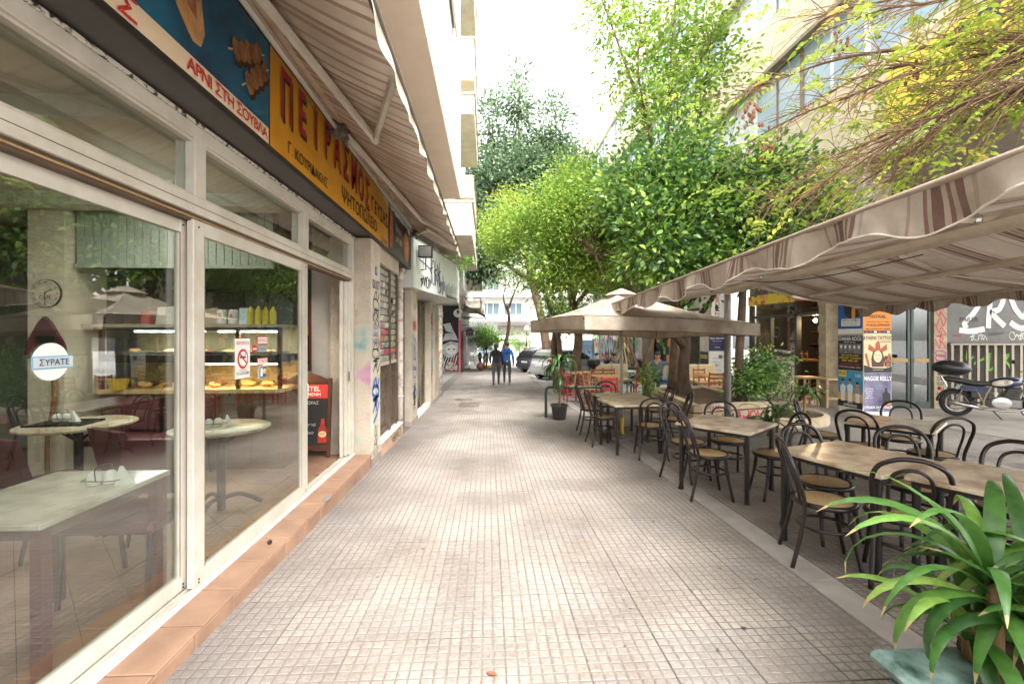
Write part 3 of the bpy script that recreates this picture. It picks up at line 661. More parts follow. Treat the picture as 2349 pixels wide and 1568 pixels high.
def tube_light(x0, x1, y, z, c, power, label, parent=None, r=.013):
    t = thing('fluorescent_lamp', label, 'lamp', (0, 0, 0), 0, 'lit tubes in the food counter')
    MB().tube([(x0, y, z), (x1, y, z)], r).build('tube', emit_mat("tube_%.1f" % c[2], c, 3), t, True)
    MB().box(x0-.03, x1+.03, y-.02, y+.02, z+r+.001, z+r+.02).build('holder', paint_white, t)
    l = bpy.data.lights.new('tube_glow', 'AREA'); l.shape = 'RECTANGLE'; l.size = x1-x0; l.size_y = .03; l.energy = power; l.color = c
    o = bpy.data.objects.new('tube_glow', l); COL.objects.link(o); o.parent = t; o.location = ((x0+x1)/2, y, z-r-.004)
tube_light(-4.15, -3.35, 5.56, 1.655, (.9, 1, .97), 1.8, 'cool white tube under the counter top, left of two')
tube_light(-3.2, -2.5, 5.56, 1.655, (.9, 1, .97), 1.8, 'cool white tube under the counter top, right of two')
tube_light(-3.6, -2.5, 5.6, 1.262, (1, .72, .38), 3, 'warm amber tube in the lower case of the counter', r=.009)
foodm = [mat('bread', '#c79a5c', c2='#8d5c2c', scale=20), mat('roast', '#7a4527', c2='#4a2817', scale=20), mat('pastry', '#d8b877', c2='#a87638', scale=20)]
for k in range(46):
    lo = k < 26; x = -4.35+1.82*rng.random(); y = 5.6+.35*rng.random(); z = .985 if lo else 1.385
    s = .03+.04*rng.random()
    o = MB().ell((0, 0, 0), (s*1.4, s, s*.55), 8, 5).build('roast_piece', foodm[k % 3], None, True); o.location = (x, y, z+s*.5); o.rotation_euler = (0, 0, rng.random()*3)
    tag(o, 'piece of grilled food in the %s case of the counter' % ('lower warm' if lo else 'upper cool'), 'food', 'food in the %s case' % ('lower' if lo else 'upper'))
for k, (x, w) in enumerate(((-4.1, .5), (-3.4, .45), (-2.8, .5))):
    o = MB().box(-w/2, w/2, -.14, .14, 0, .03).box(-w/2-.015, w/2+.015, -.155, .155, .03, .036).build('food_tray', steel); o.location = (x, 5.78, 1.376)
    tag(o, 'shallow steel tray in the upper case, %s' % ('at its left end', 'at its middle', 'at its right end')[k], 'tray', 'trays in the upper case')
o = MB().lathe([(.075, 0), (.105, .12), (.11, .125)], n=18).build('yellow_bucket', mat('yellow_tin', '#e0b83a', c2='#7a5a1c', rough=.4, scale=30, thresh=(.3, .42))); o.location = (-4.28, 5.49, .976); tag(o, 'yellow printed tin bucket on the counter ledge', 'bucket')
o = MB().box(-.07, .07, -.005, .005, 0, .08).build('price_card', white); o.location = (-3.6, 5.48, .976); tag(o, 'small white price card on the counter ledge', 'card')
# things on the top shelf
items = [(-4.45, .22, .14, '#232326', 'dark boxed appliance at the left of the counter shelf'), (-3.98, .1, .16, '#a33a34', 'small red box among the bags on the counter shelf'), (-3.7, .32, .2, '#c8c2b8', 'crumpled pale paper bag on the counter shelf'), (-3.32, .3, .18, '#b39c86', 'tan paper bag beside the pale one on the counter shelf'), (-2.87, .10, .19, '#cfdde4', 'white and blue carton at the right of the counter shelf')]
for k, (x, w, h, c, lb) in enumerate(items):
    mb = MB(); j = lambda: (rng.random()-.5)*.03*(k in (2, 3))
    mb.add([(-w/2+j(), -.08+j(), 0), (w/2+j(), -.08+j(), 0), (w/2+j(), .08+j(), 0), (-w/2+j(), .08+j(), 0), (-w/2+j()*2, -.07, h+j()*2), (w/2+j()*2, -.07, h+j()*2), (w/2+j(), .07, h+j()), (-w/2+j(), .07, h+j())], [(0,3,2,1), (4,5,6,7), (0,1,5,4), (1,2,6,5), (2,3,7,6), (3,0,4,7)])
    o = mb.build(('appliance', 'box', 'paper_bag', 'paper_bag', 'carton')[k], mat('shelf_item%d' % k, c, rough=.6, scale=9)); o.location = (x, 5.56, 1.736); tag(o, lb, ('appliance', 'box', 'bag', 'bag', 'carton')[k])
for k in range(2):
    o = MB().lathe([(.045, 0), (.055, .01), (.055, .15), (.05, .17)], n=14).build('plastic_tub', mat('tub_white', '#e3e1da')); o.location = (-3.12+k*.13, 5.5, 1.736); tag(o, 'white plastic tub with a printed red letter, %s of the pair' % ('left', 'right')[k], 'tub', 'white tubs on the shelf')
    text('A', .08, o, plane_f((0, -.0555, .09), (1, 0, 0), (0, 0, 1)), red, (0, 0))
for k in range(4):
    o = MB().lathe([(.034, 0), (.036, .02), (.036, .15), (.014, .19), (.014, .21)], n=12).build('bottle', mat('mustard_bottle', '#d8c63a', rough=.35)); o.location = (-2.78+k*.085, 5.47, 2.04-.305); tag(o, 'yellow sauce bottle on the counter shelf, number %s from the left of four' % ('one', 'two', 'three', 'four')[k], 'bottle', 'yellow bottles on the shelf')
# dim kitchen behind
kt = thing('kitchen_hood', 'dark kitchen hood and wall behind the food counter', 'hood')
MB().box(-4.6, -2.4, 6.45, 6.71, 1.74, 2.9).build('tile_wall', mat('kitchen_wall', '#5d6259', rough=.5, var=.2), kt); MB().add([(-4.1, 6.1, 2.2), (-3.2, 6.1, 2.2), (-3.2, 6.44, 2.2), (-4.1, 6.44, 2.2), (-4.0, 6.2, 2.6), (-3.3, 6.2, 2.6), (-3.3, 6.44, 2.6), (-4.0, 6.44, 2.6)], [(0,3,2,1), (4,5,6,7), (0,1,5,4), (1,2,6,5), (2,3,7,6), (3,0,4,7)]).build('cowl', steel, kt)
# round cafe tables, booths, condiments
def shakers(x, y, z, label, rz=0):
    t = thing('condiment_set', label, 'condiment set', (x, y, z), rz)
    cer = mat('white_ceramic', '#ece8df', rough=.25, var=.03)
    for k, (u, v) in enumerate(((-.07, 0), (.0, .02))): MB().lathe([(.03, 0), (.034, .01), (.034, .05), (.026, .065), (.012, .075)][:5], (u, v, 0), 14).build('shaker', cer, t, True)
    MB().add([(.05, -.02, 0), (.12, -.02, 0), (.12, .03, 0), (.05, .03, 0), (.065, -.005, .10), (.075, -.005, .10), (.075, .01, .10), (.065, .01, .10)], [(0,3,2,1), (4,5,6,7), (0,1,5,4), (1,2,6,5), (2,3,7,6), (3,0,4,7)]).build('napkins', white, t)
    MB().tube(smooth([(-.11, -.03, .03), (-.11, .05, .03), (.06, .06, .03), (.06, -.04, .03), (-.11, -.04, .03)], 5), .003, 5).tube(smooth([(-.03, -.04, .03), (-.03, -.04, .1), (-.03, .06, .1), (-.03, .06, .03)], 5), .003, 5).build('wire_rack', dark, t)
def round_table(x, y, r, label):
    t = thing('round_table', label, 'table', (x, y, FLOOR))
    MB().lathe([(r-.02, .72), (r, .73), (r, .745), (r-.01, .75)], n=36).build('top', travert, t, 'auto'); MB().lathe([(.035, .0), (.035, .72)], n=10).build('stem', dark, t)
    for k in range(3):
        a = k*2*PI/3+.5; MB().tube(smooth([(0, 0, .1), (.15*math.cos(a), .15*math.sin(a), .12), (.32*math.cos(a), .32*math.sin(a), .02)], 4), .02, 6).build('foot', dark, t); MB().tube([(.03*math.cos(a), .03*math.sin(a), .6), (.18*math.cos(a), .18*math.sin(a), .71)], .018, 6).build('brace', dark, t)
round_table(-3.87, 4.5, .44, 'round stone topped table with a dark tray in front of the food counter'); round_table(-2.42, 4.25, .40, 'round pale table behind the second window pane')
shakers(-3.95, 4.45, FLOOR+.77, 'white shaker set with napkins on the tray of the round table'); shakers(-2.45, 4.25, FLOOR+.751, 'napkin holder and shakers on the pale round table', .4)
o = MB().box(-.24, .24, -.15, .15, 0, .012).box(-.24, .24, -.15, -.14, .012, .02).box(-.24, .24, .14, .15, .012, .02).build('serving_tray', black); o.location = (-3.95, 4.45, FLOOR+.7505); o.rotation_euler = (0, 0, .1); tag(o, 'flat black tray on the round stone table', 'tray')
t = thing('marble_table', 'rectangular pale marble table just inside the nearest pane', 'table', (-2.28, 2.49, FLOOR))
MB().cbox(-.33, .33, -.41, .41, .72, .75, .006).build('top', mat('white_marble', '#d9d3c2', c2='#b0a68f', rough=.15, scale=4, thresh=(.35, .55)), t)
for u in (-.28, .28):
    for v in (-.35, .35): MB().box(u-.025, u+.025, v-.025, v+.025, 0, .72).build('leg', maroon, t)
MB().box(-.29, .29, -.36, .36, .66, .719).build('apron', mat('apron_brown', '#6a4b45', rough=.4), t)
shakers(-2.1, 2.62, FLOOR+.751, 'white shaker set on the marble table by the nearest pane')
def booth(x, y, rz, label, w=.5):
    t = thing('padded_chair', label, 'chair', (x, y, FLOOR), rz, 'maroon padded chairs in the shop')
    MB().cbox(-w/2, w/2, -.22, .24, .42, .49, .02).build('seat', maroon, t); MB().add([(-w/2, -.24, .52), (w/2, -.24, .52), (w/2, -.19, .52), (-w/2, -.19, .52), (-w/2+.02, -.32, .86), (w/2-.02, -.32, .86), (w/2-.02, -.27, .86), (-w/2+.02, -.27, .86)], [(0,3,2,1), (4,5,6,7), (0,1,5,4), (1,2,6,5), (2,3,7,6), (3,0,4,7)]).build('backrest', maroon, t)
    for u in (-w/2+.03, w/2-.03):
        MB().tube(smooth([(u, -.3, .8), (u, -.2, .45), (u, -.26, 0)], 4), .014, 6).build('leg', dark, t); MB().tube([(u, .2, .42), (u, .23, 0)], .014, 6).build('leg', dark, t)
booth(-3.45, 5.2, PI*.98, 'maroon padded chair behind the round stone table, right of the pair'); booth(-4.0, 5.15, PI, 'maroon padded chair behind the round stone table, left of the pair')
booth(-2.22, 2.96, PI, 'maroon padded chair behind the marble table', .55); booth(-2.95, 1.75, -.9, 'maroon padded chair at the near end of the marble table'); booth(-3.3, 3.6, -.4, 'maroon padded chair in front of the round stone table'); booth(-2.75, 3.85, -.5, 'maroon padded chair at the pale round table')
# wooden stick and red shawl hung on the pillar
o = MB().tube(smooth([(-4.72, 5.12, .05), (-4.74, 5.14, .5), (-4.69, 5.16, .9), (-4.71, 5.17, 1.3)], 4), .022, 7).build('walking_stick', mat('rustic_wood', '#8a6236', rough=.6), None, True); tag(o, 'crooked wooden stick leaning on the pale pillar', 'stick')
t = thing('hanging_shawl', 'dark red tasselled shawl hanging on the pale pillar below the clock', 'shawl'); FH = plane_f((-4.79, 5.19, 1.55), (1, 0, 0), (0, 0, 1))
MB().prism([(0, .26), (.06, .2), (.2, -.05), (.22, -.2), (.05, -.1), (-.2, -.2), (-.18, -.02), (-.06, .2)], FH, .04).build('cloth', mat('shawl_red', '#6e1f24', c2='#33203a', scale=9), t); MB().prism(circ(.04, .02, .1, 18, ry=.06), lambda u, v, h: FH(u, v, .042+h), .02).build('knot', black, t)
# ceiling tubes
def ceil_lamp(x, y, rz, label):
    t = thing('ceiling_lamp', label, 'lamp', (x, y, 3.10), rz, 'ceiling tubes in the shop')
    MB().box(-.06, .06, -.62, .62, -.05, -.0).build('batten', alu, t); MB().tube([(0, -.58, -.07), (0, .58, -.07)], .014).build('tube', emit_mat('ceiling_tube', (.9, 1, .96), 5), t, True); MB().box(-.05, .05, -.63, -.59, -.09, -.0501).box(-.05, .05, .59, .63, -.09, -.0501).build('holder', alu, t)
    l = bpy.data.lights.new('lamp_glow', 'AREA'); l.shape = 'RECTANGLE'; l.size = .1; l.size_y = 1.1; l.energy = 4; l.color = (1, .97, .9)
    o = bpy.data.objects.new('lamp_glow', l); COL.objects.link(o); o.parent = t; o.location = (0, 0, -.095)
ceil_lamp(-3.4, 4.35, .15, 'lit ceiling tube seen through the top light beside the first mullion'); ceil_lamp(-3.3, 1.45, .1, 'lit ceiling tube at the left edge behind the first top light'); ceil_lamp(-4.9, 3.0, .1, 'lit ceiling tube deeper inside the shop')
# corner behind the sliding door: hatch, white panel, blackboard
pn = thing('white_partition', 'white partition with a kitchen hatch behind the open door', 'partition')
MB().box(-2.42, -1.93, 6.35, 6.42, FLOOR, 3.1).build('panel', plaster, pn); MB().tube([(-2.1, 6.3, FLOOR), (-2.1, 6.3, 3.0)], .035, 10).build('pipe', plaster, pn, True)
MB().box(-2.95, -2.421, 6.40, 6.44, FLOOR, 1.12).build('half_wall', plaster, pn); MB().box(-2.46, -2.421, 6.36, 6.40, 1.12, 2.1).build('post', mat('red_brown', '#7a3d24', rough=.5), pn)
o = MB().cbox(-.3, .3, -.05, .05, 0, .32, .02).box(-.25, .25, -.056, -.0505, .1, .11).build('yellow_box', mat('yellow_case', '#c9a31f', rough=.4)); o.location = (-2.75, 6.6, 1.62); tag(o, 'yellow boxy machine seen through the kitchen hatch', 'machine')
o = MB().cbox(-.3, .3, -.12, .05, 0, .4, .02).box(-.28, .28, -.13, -.121, .2, .24).build('oven', dark); o.location = (-2.75, 6.6, 1.2); tag(o, 'dark oven under the yellow machine in the kitchen', 'oven')
bb = thing('chalkboard_sign', 'wooden framed chalkboard easel with red beer header standing in the doorway', 'chalkboard', (-2.36, 5.98, FLOOR), 0); bb.rotation_euler = (-.1, 0, .05)
FB = plane_f((0, -.02, 0), (1, 0, 0), (0, 0, 1)); dw = mat('board_frame_wood', '#5a3524', rough=.4, var=.2, scale=4)
for x in (-.31, .27): MB().cbox(x, x+.04, -.03, .01, 0, 1.02, .004).build('stile', dw, bb)
MB().prism([(-.27, .98)]+[(-.27+.54*i/12, .99+.10*math.sin(PI*i/12)) for i in range(13)]+[(.27, .98), (.27, .96), (-.27, .96)], lambda u, v, h: FB(u, v, h-.02), .03).build('crest', dw, bb); MB().cbox(-.27, .27, -.03, .01, .1, .16, .004).build('bottom_rail', dw, bb)
MB().box(-.27, .27, -.016, .0, .16, .96).build('slate', mat('slate', '#262726', rough=.7, var=.3, scale=5), bb); flat(rect(-.265, .265, .76, .94), FB, mat('beer_red', '#c63a34', rough=.6, c2='#b52a2c', scale=12), bb, 'header', 0)
text('AMSTEL', .085, bb, FB, white, (.02, .88), h=.004, bold=.003); text('ΠΟΥ ΜΕΝΗ', .06, bb, FB, white, (.02, .81), h=.004, bold=.002)
for s, u, v in (('ΩΡΑΣ', .08, .70), ('ες', -.1, .60), ('λαι', -.03, .50), ('ιαστό', .05, .42), ('όρια', .04, .32)): text(s, .055, bb, FB, mat('chalk', '#cfcfc8', rough=.9), (u, v), h=.003, shear=.2)
FBt = [(.155, .19), (.265, .19), (.265, .36), (.235, .42), (.23, .50), (.19, .50), (.185, .42), (.155, .36)]
flat(FBt, FB, mat('bottle_print', '#c0392b', c2='#8e2a22', scale=15), bb, 'bottle_print', .0); flat(circ(.21, .30, .05, 20, ry=.04), FB, mat('label_gold', '#e5cf9a'), bb, 'bottle_label', .003); text('AMSTEL', .022, bb, FB, black, (.21, .305), h=.0065)
# ------------------------------------------------------------------ left: neighbouring fronts up the street
def scribble(f, x0, x1, y0, y1, w, m, parent, seed, n=7, h=.004, name='graffiti', vertical=False):
    """a spray tag: loops and strokes inside a box"""
    r = random.Random(seed); mb = MB()
    for k in range(n):
        if vertical: cx, cy = (x0+x1)/2, y0+(y1-y0)*(k+.5)/n; sx, sy = (x1-x0)*.5, (y1-y0)/n*.7
        else: cx, cy = x0+(x1-x0)*(k+.5)/n, (y0+y1)/2; sx, sy = (x1-x0)/n*.7, (y1-y0)*.5
        kind = r.randrange(4)
        if kind == 0: P = [(cx+sx*math.cos(a+r.random()*.3), cy+sy*math.sin(a)) for a in [i*1.05 for i in range(7)]]
        elif kind == 1: P = [(cx-sx, cy+sy), (cx-sx*.3, cy-sy*r.random()), (cx+sx*.1, cy+sy*.4), (cx+sx, cy-sy)]
        elif kind == 2: P = [(cx+sx*.2, cy+sy*1.1), (cx-sx*.2, cy-sy), (cx+sx*.5, cy-sy*.2), (cx-sx*.8, cy+sy*.1), (cx+sx, cy+sy*.4)]
        else: P = [(cx-sx*.8, cy-sy*.6), (cx, cy+sy*.9), (cx+sx*.4, cy-sy*.8), (cx+sx, cy+sy*.7)]
        mb.ribbon(P, w*(.8+.4*r.random()), f, h)
    return mb.build(name, m, parent)
gk = mat('spray_black', '#201f22', rough=.6); gv = mat('spray_violet', '#3a2c66', rough=.6); gbl = mat('spray_blue', '#2b55a0', rough=.6, c2='#3d6db5'); gr = mat('spray_red', '#b8323e', rough=.6); gp = mat('spray_pink', '#c86a9a', rough=.7, c2='#d9b6c4', scale=4); gt = mat('spray_teal', '#4f9d95', rough=.7, c2='#a9c8bf', scale=4); go = mat('spray_orange', '#d89a3a', rough=.6); gg = mat('spray_green', '#6fae2c', rough=.6); gw = mat('spray_white', '#d9d7cf', rough=.7); gm = mat('spray_magenta', '#9a2f74', rough=.6)
# thing: neighbouring building (ground floor wall + upper wall)
nb = thing('neighbour_building', 'white neighbouring building with stacked balconies beyond the grill shop', 'building')
MB().box(-6, -1.76, 6.86, 15.2, -.6, 4.0).build('wall', plaster, nb)
MB().box(-9, -1.3, 8.12, 27, 4.0, 18).build('upper_wall', paint_white, nb)
bal_m = mat('balcony_white', '#e9e6df', rough=.7, var=.06, scale=2); bal_d = mat('balcony_weathered', '#e0d8c8', rough=.8, c2='#c9bca4', scale=3)
def balcony(par, y0, y1, x1, z0, z1, m=bal_m, slab=.16, rail=False, xw=-1.3):
    MB().box(xw, x1, y0, y1, z0, z0+slab).build('balcony_slab', bal_d, par)
    if not rail:
        MB().box(xw, x1-.08, y0+.0, y0+.08, z0+slab, z1).box(x1-.08, x1, y0, y1, z0+slab, z1).build('balcony_parapet', m, par); MB().box(xw-.01, x1+.03, y0-.03, y0+.10, z1, z1+.04).box(x1-.10, x1+.03, y0+.1, y1, z1, z1+.04).build('coping', bal_d, par)
    else:
        MB().box(xw, x1, y0, y0+.04, z1-.04, z1).box(x1-.04, x1, y0, y1, z1-.04, z1).build('handrail', grey, par)
        for k in range(12): MB().box(x1-.03, x1-.015, y0+(y1-y0)*k/12, y0+(y1-y0)*k/12+.02, z0+slab, z1-.04).build('baluster', grey, par)
balcony(nb, 10.0, 12.6, -.37, 3.80, 4.52); balcony(nb, 14.0, 17.2, -.52, 4.05, 4.45, bal_d); balcony(nb, 10.6, 14, -.34, 6.75, 7.2, bal_d); balcony(nb, 11, 14, -.36, 7.75, 8.75); balcony(nb, 10.2, 13, -.36, 9.75, 10.6); balcony(nb, 17.5, 22, -.6, 6.9, 7.7, bal_d); balcony(nb, 18, 23, -.6, 4.9, 5.5, bal_m)
for k, (yy, z) in enumerate(((14.4, 4.5), (15.2, 4.5), (16.0, 4.5))):
    MB().box(-.62, -.56, yy, yy+.05, z, z+.42).build('rail_post', dark, nb)
o = MB().lathe([(.10, 0), (.14, .3), (.15, .32)], n=12).build('flower_pot', terracotta); o.location = (-.9, 14.15, 4.22); tag(o, 'terracotta flower pot on the weathered neighbour balcony', 'flower pot')
# stucco pillars
def pillar(y0, y1, x0, x1, label, z1=2.9):
    t = thing('stucco_pillar', label, 'pillar'); zb = gz(y1)-.05
    MB().box(x0, x1, y0, y1, zb, z1).build('shaft', stucco, t); MB().box(x0-.01, x1+.012, y0-.012, y1+.012, zb, zb+.16).build('plinth', mat('plinth_stone', '#9c9084', rough=.8), t)
    return t, plane_f((x1, 0, 0), (0, 1, 0), (0, 0, 1)), plane_f((0, y0, 0), (1, 0, 0), (0, 0, 1))
p1, f1, c1 = pillar(6.15, 6.68, -2.1, -1.575, 'rough stucco pillar with blue and black graffiti beside the shop door')
white_face = MB().box(-1.5745, -1.571, 6.16, 6.67, .05, 2.9).build('smooth_face', mat('pillar_paint', '#dcd4c6', rough=.8, c2='#c0b5a3', scale=6), p1); f1 = plane_f((-1.571, 0, 0), (0, 1, 0), (0, 0, 1))
text('DUST', .17, p1, f1, gv, (6.42, 2.30), sx=.9, bold=.004); scribble(f1, 6.25, 6.6, 1.75, 2.2, .022, gk, p1, 3, 4, vertical=True); text('ΕΠΟΧΗ\nΘΑΛΑΣ\nΑΝΤΕΧΩ', .10, p1, f1, gbl, (6.42, 1.62), sx=.9); scribble(f1, 6.22, 6.62, 1.1, 1.5, .02, gk, p1, 9, 4, vertical=True)
scribble(f1, 6.22, 6.6, .55, 1.0, .05, gbl, p1, 12, 4, vertical=True); MB().ribbon([(6.28, .42), (6.4, .47), (6.5, .52)], .05, f1, .005).build('graffiti', gbl, p1); scribble(f1, 6.3, 6.5, -.05, .35, .014, gk, p1, 14, 3, vertical=True)
MB().ribbon(circ(6.42, 1.76, .16, 10, a0=0, a1=PI), .014, f1, .005).build('graffiti', gk, p1)
def haze_paint():
    m, t, b = _nodes('sprayed_stucco'); tc = N(t, 'ShaderNodeTexCoord'); n1 = N(t, 'ShaderNodeTexNoise', i_Scale=2.3, i_Detail=3, i_Roughness=.45); t.links.new(tc.outputs['Object'], n1.inputs['Vector'])
    r_ = ramp(t, n1.outputs['Fac'], [(.26, hx('#5f8f90')), (.36, hx('#a3aca0')), (.44, hx('#b9ad9b')), (.55, hx('#b9ad9b')), (.63, hx('#b593a0')), (.72, hx('#b56a98')), (.8, hx('#3a4a78'))]); t.links.new(r_.outputs[0], b.inputs['Base Color']); b.inputs['Roughness'].default_value = .85
    n2 = N(t, 'ShaderNodeTexNoise', i_Scale=26, i_Detail=4); t.links.new(tc.outputs['Object'], n2.inputs['Vector']); bp = N(t, 'ShaderNodeBump', i_Strength=1, i_Distance=.01); t.links.new(n2.outputs['Fac'], bp.inputs['Height']); t.links.new(bp.outputs[0], b.inputs['Normal']); return m
MB().box(-1.79, -1.5755, 6.1455, 6.1495, .16, 1.75).build('sprayed_paint', haze_paint(), p1)
flat(rect(6.36, 6.48, 2.44, 2.56), f1, mat('plate_blue', '#2b6a9a', rough=.4), p1, 'house_number_plate'); text('71', .075, p1, f1, white, (6.42, 2.5), h=.008)
# shutter bay
sb = thing('roller_shutter', 'half lowered roller shutter with red and pink graffiti above a brown door panel', 'shutter')
ym, yM = 6.72, 8.18; XSH = -1.66
MB().box(-1.75, -1.60, ym, yM, 2.68, 2.92).build('shutter_box', mat('box_beige', '#cdc1ae', rough=.7), sb)
slm = mat('shutter_slat', '#bdb7ae', rough=.5, c2='#9a958d', scale=5)
for k in range(14):
    z = 1.20+k*.105
    MB().add([(XSH, ym+.06, z), (XSH, yM-.06, z), (XSH+.016, yM-.06, z+.05), (XSH+.016, ym+.06, z+.05), (XSH, yM-.06, z+.088), (XSH, ym+.06, z+.088)], [(0,1,2,3), (3,2,4,5)]).build('slat', slm, sb)
    MB().box(XSH-.006, XSH-.001, ym+.06, yM-.06, z+.086, z+.106).build('slat_gap', dark, sb)
FS = plane_f((XSH+.014, 0, 0), (0, 1, 0), (0, 0, 1)); rs = random.Random(8)
cols = ['#c9444a', '#d97a8f', '#7fb8a0', '#d86a50', '#3a3a3c', '#9fc2a0', '#c95a7a', '#e3ddd0', '#8a9a6a']
for k in range(60):
    lo = k < 40; z = (1.23+.62*rs.random()) if lo else (1.95+.65*rs.random()); yy = ym+.12+(yM-ym-.24)*rs.random(); s = .07+.1*rs.random()
    c = rs.choice(cols) if lo else rs.choice(['#d9d6d0', '#8f8f90', '#b8b6b2', '#4a4a4c', '#cfcac2']); a = rs.random()*6
    row = int((z-1.20)/.105); zc_ = 1.20+row*.105+.05
    hh = .042
    flat([(yy-s, zc_-hh), (yy+s*.6*rs.random(), zc_-hh), (yy+s, zc_+hh*.8), (yy-s*.5, zc_+hh*.85)], plane_f((XSH+.006, 0, 0), (0, 1, 0), (0, 0, 1)), mat('spray_'+c[1:], c, rough=.6), sb, 'graffiti', .008+.0005*(k % 9), .0003)
MB().box(XSH-.01, XSH+.03, ym+.06, yM-.06, 1.14, 1.195).build('bottom_bar', alu, sb)
brown = mat('worn_brown_wood', '#6b5a48', c2='#4c3d30', rough=.6, scale=3)
MB().box(-1.745, -1.70, ym+.06, yM-.06, .06, 1.15).build('door_panel', mat('dirty_pane', '#6a6259', rough=.25, var=.25, scale=3), sb)
for (a, c_) in ((ym, ym+.06), (yM-.06, yM), (7.55, 7.63)): MB().box(-1.76, -1.62, a, c_, .06, 2.68).build('guide', brown, sb)
MB().box(-1.72, -1.66, ym+.06, yM-.06, .92, 1.0).box(-1.72, -1.66, ym+.06, yM-.06, .061, .16).build('rail', brown, sb)
lg = thing('marble_ledge', 'white marble ledge with a lettered terracotta face under the roller shutter', 'ledge')
MB().cbox(-1.78, -1.545, 6.69, 8.32, .025, .058, .006).build('slab', mat('worn_marble', '#e3dfd8', rough=.4, var=.12, scale=4), lg); MB().box(-1.76, -1.56, 6.69, 8.30, -.35, .025).build('face', mat('dirty_terracotta', '#c9a68c', c2='#a98a72', rough=.7, scale=4), lg); scribble(plane_f((-1.56, 0, 0), (0, 1, 0), (0, 0, 1)), 7.4, 8.1, -.14, 0, .014, gk, lg, 21, 5)
# drain pipe
dp = thing('drain_pipe', 'flaking white drain pipe with an elbow under the end of the shop sign', 'pipe')
ppm = mat('flaking_pipe', '#d9cec2', c2='#a8907c', rough=.7, scale=7, thresh=(.4, .52))
MB().tube([(-1.62, 8.42, -.3), (-1.62, 8.42, 2.62)], .055, 12).build('downpipe', ppm, dp, True); MB().tube(smooth([(-1.62, 8.42, 2.62), (-1.62, 8.44, 2.72), (-1.62, 8.56, 2.80), (-1.62, 8.75, 2.82)], 4), .06, 12).build('elbow', ppm, dp, True)
for z in (.5, 1.6, 2.4): MB().torus((-1.62, 8.42, z), .058, .012, 'z', 16, 6).build('clamp', ppm, dp)
MB().tube([(-1.68, 8.28, -.3), (-1.68, 8.28, 2.7)], .04, 8).build('second_pipe', ppm, dp, True)
# dark door with lattice fanlight
dd = thing('grey_door', 'narrow dark grey door with a lattice fanlight between the pipe and a stucco pillar', 'door')
MB().box(-1.758, -1.72, 8.52, 9.27, -.25, 1.75).build('leaf', mat('door_grey', '#4d4e52', rough=.5), dd); MB().box(-1.76, -1.70, 8.46, 8.52, -.25, 2.6).box(-1.76, -1.70, 9.27, 9.30, -.25, 2.6).build('frame', mat('door_frame', '#6d625a'), dd); MB().box(-1.758, -1.745, 8.52, 9.27, 1.8, 2.55).build('fanlight', dark, dd)
mb = MB()
for k in range(6):
    for s in (1, -1):
        y0 = 8.52+.15*k; mb.tube([(-1.735, y0, 1.8 if s > 0 else 2.55), (-1.735, min(y0+.5, 9.27), 2.55 if s > 0 else 1.8)], .006, 5)
mb.build('lattice', steel, dd); MB().ell((-1.71, 8.6, .85), (.02, .02, .02), 8, 6).build('knob', steel, dd)
p2, f2, c2_ = pillar(9.3, 10.1, -2.0, -1.57, 'stucco pillar with a tall blue tag between the grey door and the lattice gate', 2.6)
text('DS?', .16, p2, f2, gv, (9.75, 2.2)); scribble(f2, 9.5, 9.95, 1.7, 2.0, .025, gr, p2, 33, 3); scribble(f2, 9.5, 9.95, .75, 1.6, .04, gbl, p2, 31, 5, vertical=True); scribble(f2, 9.5, 9.9, .1, .6, .02, gk, p2, 35, 4, vertical=True); scribble(f2, 9.5, 9.9, .3, .5, .05, gbl, p2, 36, 2)
lt = thing('lattice_gate', 'folding iron lattice gate closed across a shop entrance', 'gate')
MB().box(-1.759, -1.75, 10.1, 12.35, -.3, 2.5).build('dark_backing', mat('gate_dark', '#3c3833', rough=.8), lt)
mb = MB(); gym = mat('gate_bronze', '#8f836f', rough=.5, metal=.4)
for k in range(34):
    for s in (1, -1):
        z0 = -.9+k*.12
        a = (10.12, z0); b_ = (12.33, z0+2.2)
        if s < 0: a = (12.33, z0); b_ = (10.12, z0+2.2)
        pts = [(a[0]+(b_[0]-a[0])*q, a[1]+(b_[1]-a[1])*q) for q in [i/30 for i in range(31)]]
        pts = [(u, v) for u, v in pts if -.28 < v < 2.45]
        if len(pts) > 1: mb.tube([(-1.72+.006*s, pts[0][0], pts[0][1]), (-1.72+.006*s, pts[-1][0], pts[-1][1])], .006, 4, False)
mb.build('lattice', gym, lt)
for yy in (10.13, 10.85, 11.6, 12.3): MB().box(-1.73, -1.71, yy-.015, yy+.015, -.3, 2.5).build('upright', gym, lt)
MB().box(-1.78, -1.58, 10.1, 12.4, -.42, -.2).build('threshold', mat('worn_marble', '#e3dfd8'), lt)
p3, f3, _ = pillar(12.4, 12.85, -2.0, -1.57, 'narrow pillar with teal and pink graffiti beyond the lattice gate', 2.5)
for k, (m, z) in enumerate(((gt, 1.2), (gp, .3), (gr, 1.8), (gt, .6), (gw, 2.1))): scribble(f3, 12.45, 12.8, z, z+.45, .06, m, p3, 40+k, 3, vertical=True)
p4, f4, _ = pillar(13.3, 14.4, -2.0, -1.58, 'cream pillar with a vertical orange and black tag', 2.5)
for k, ch in enumerate('ΑLΩΝΔΣΙΟΤΙΣ'): text(ch, .26, p4, f4, go if 3 < k < 6 else gk, (13.85, 2.15-k*.21), bold=.004)
flat(rect(13.6, 14.0, 2.1, 2.42), f4, gt, p4, 'painted_patch')
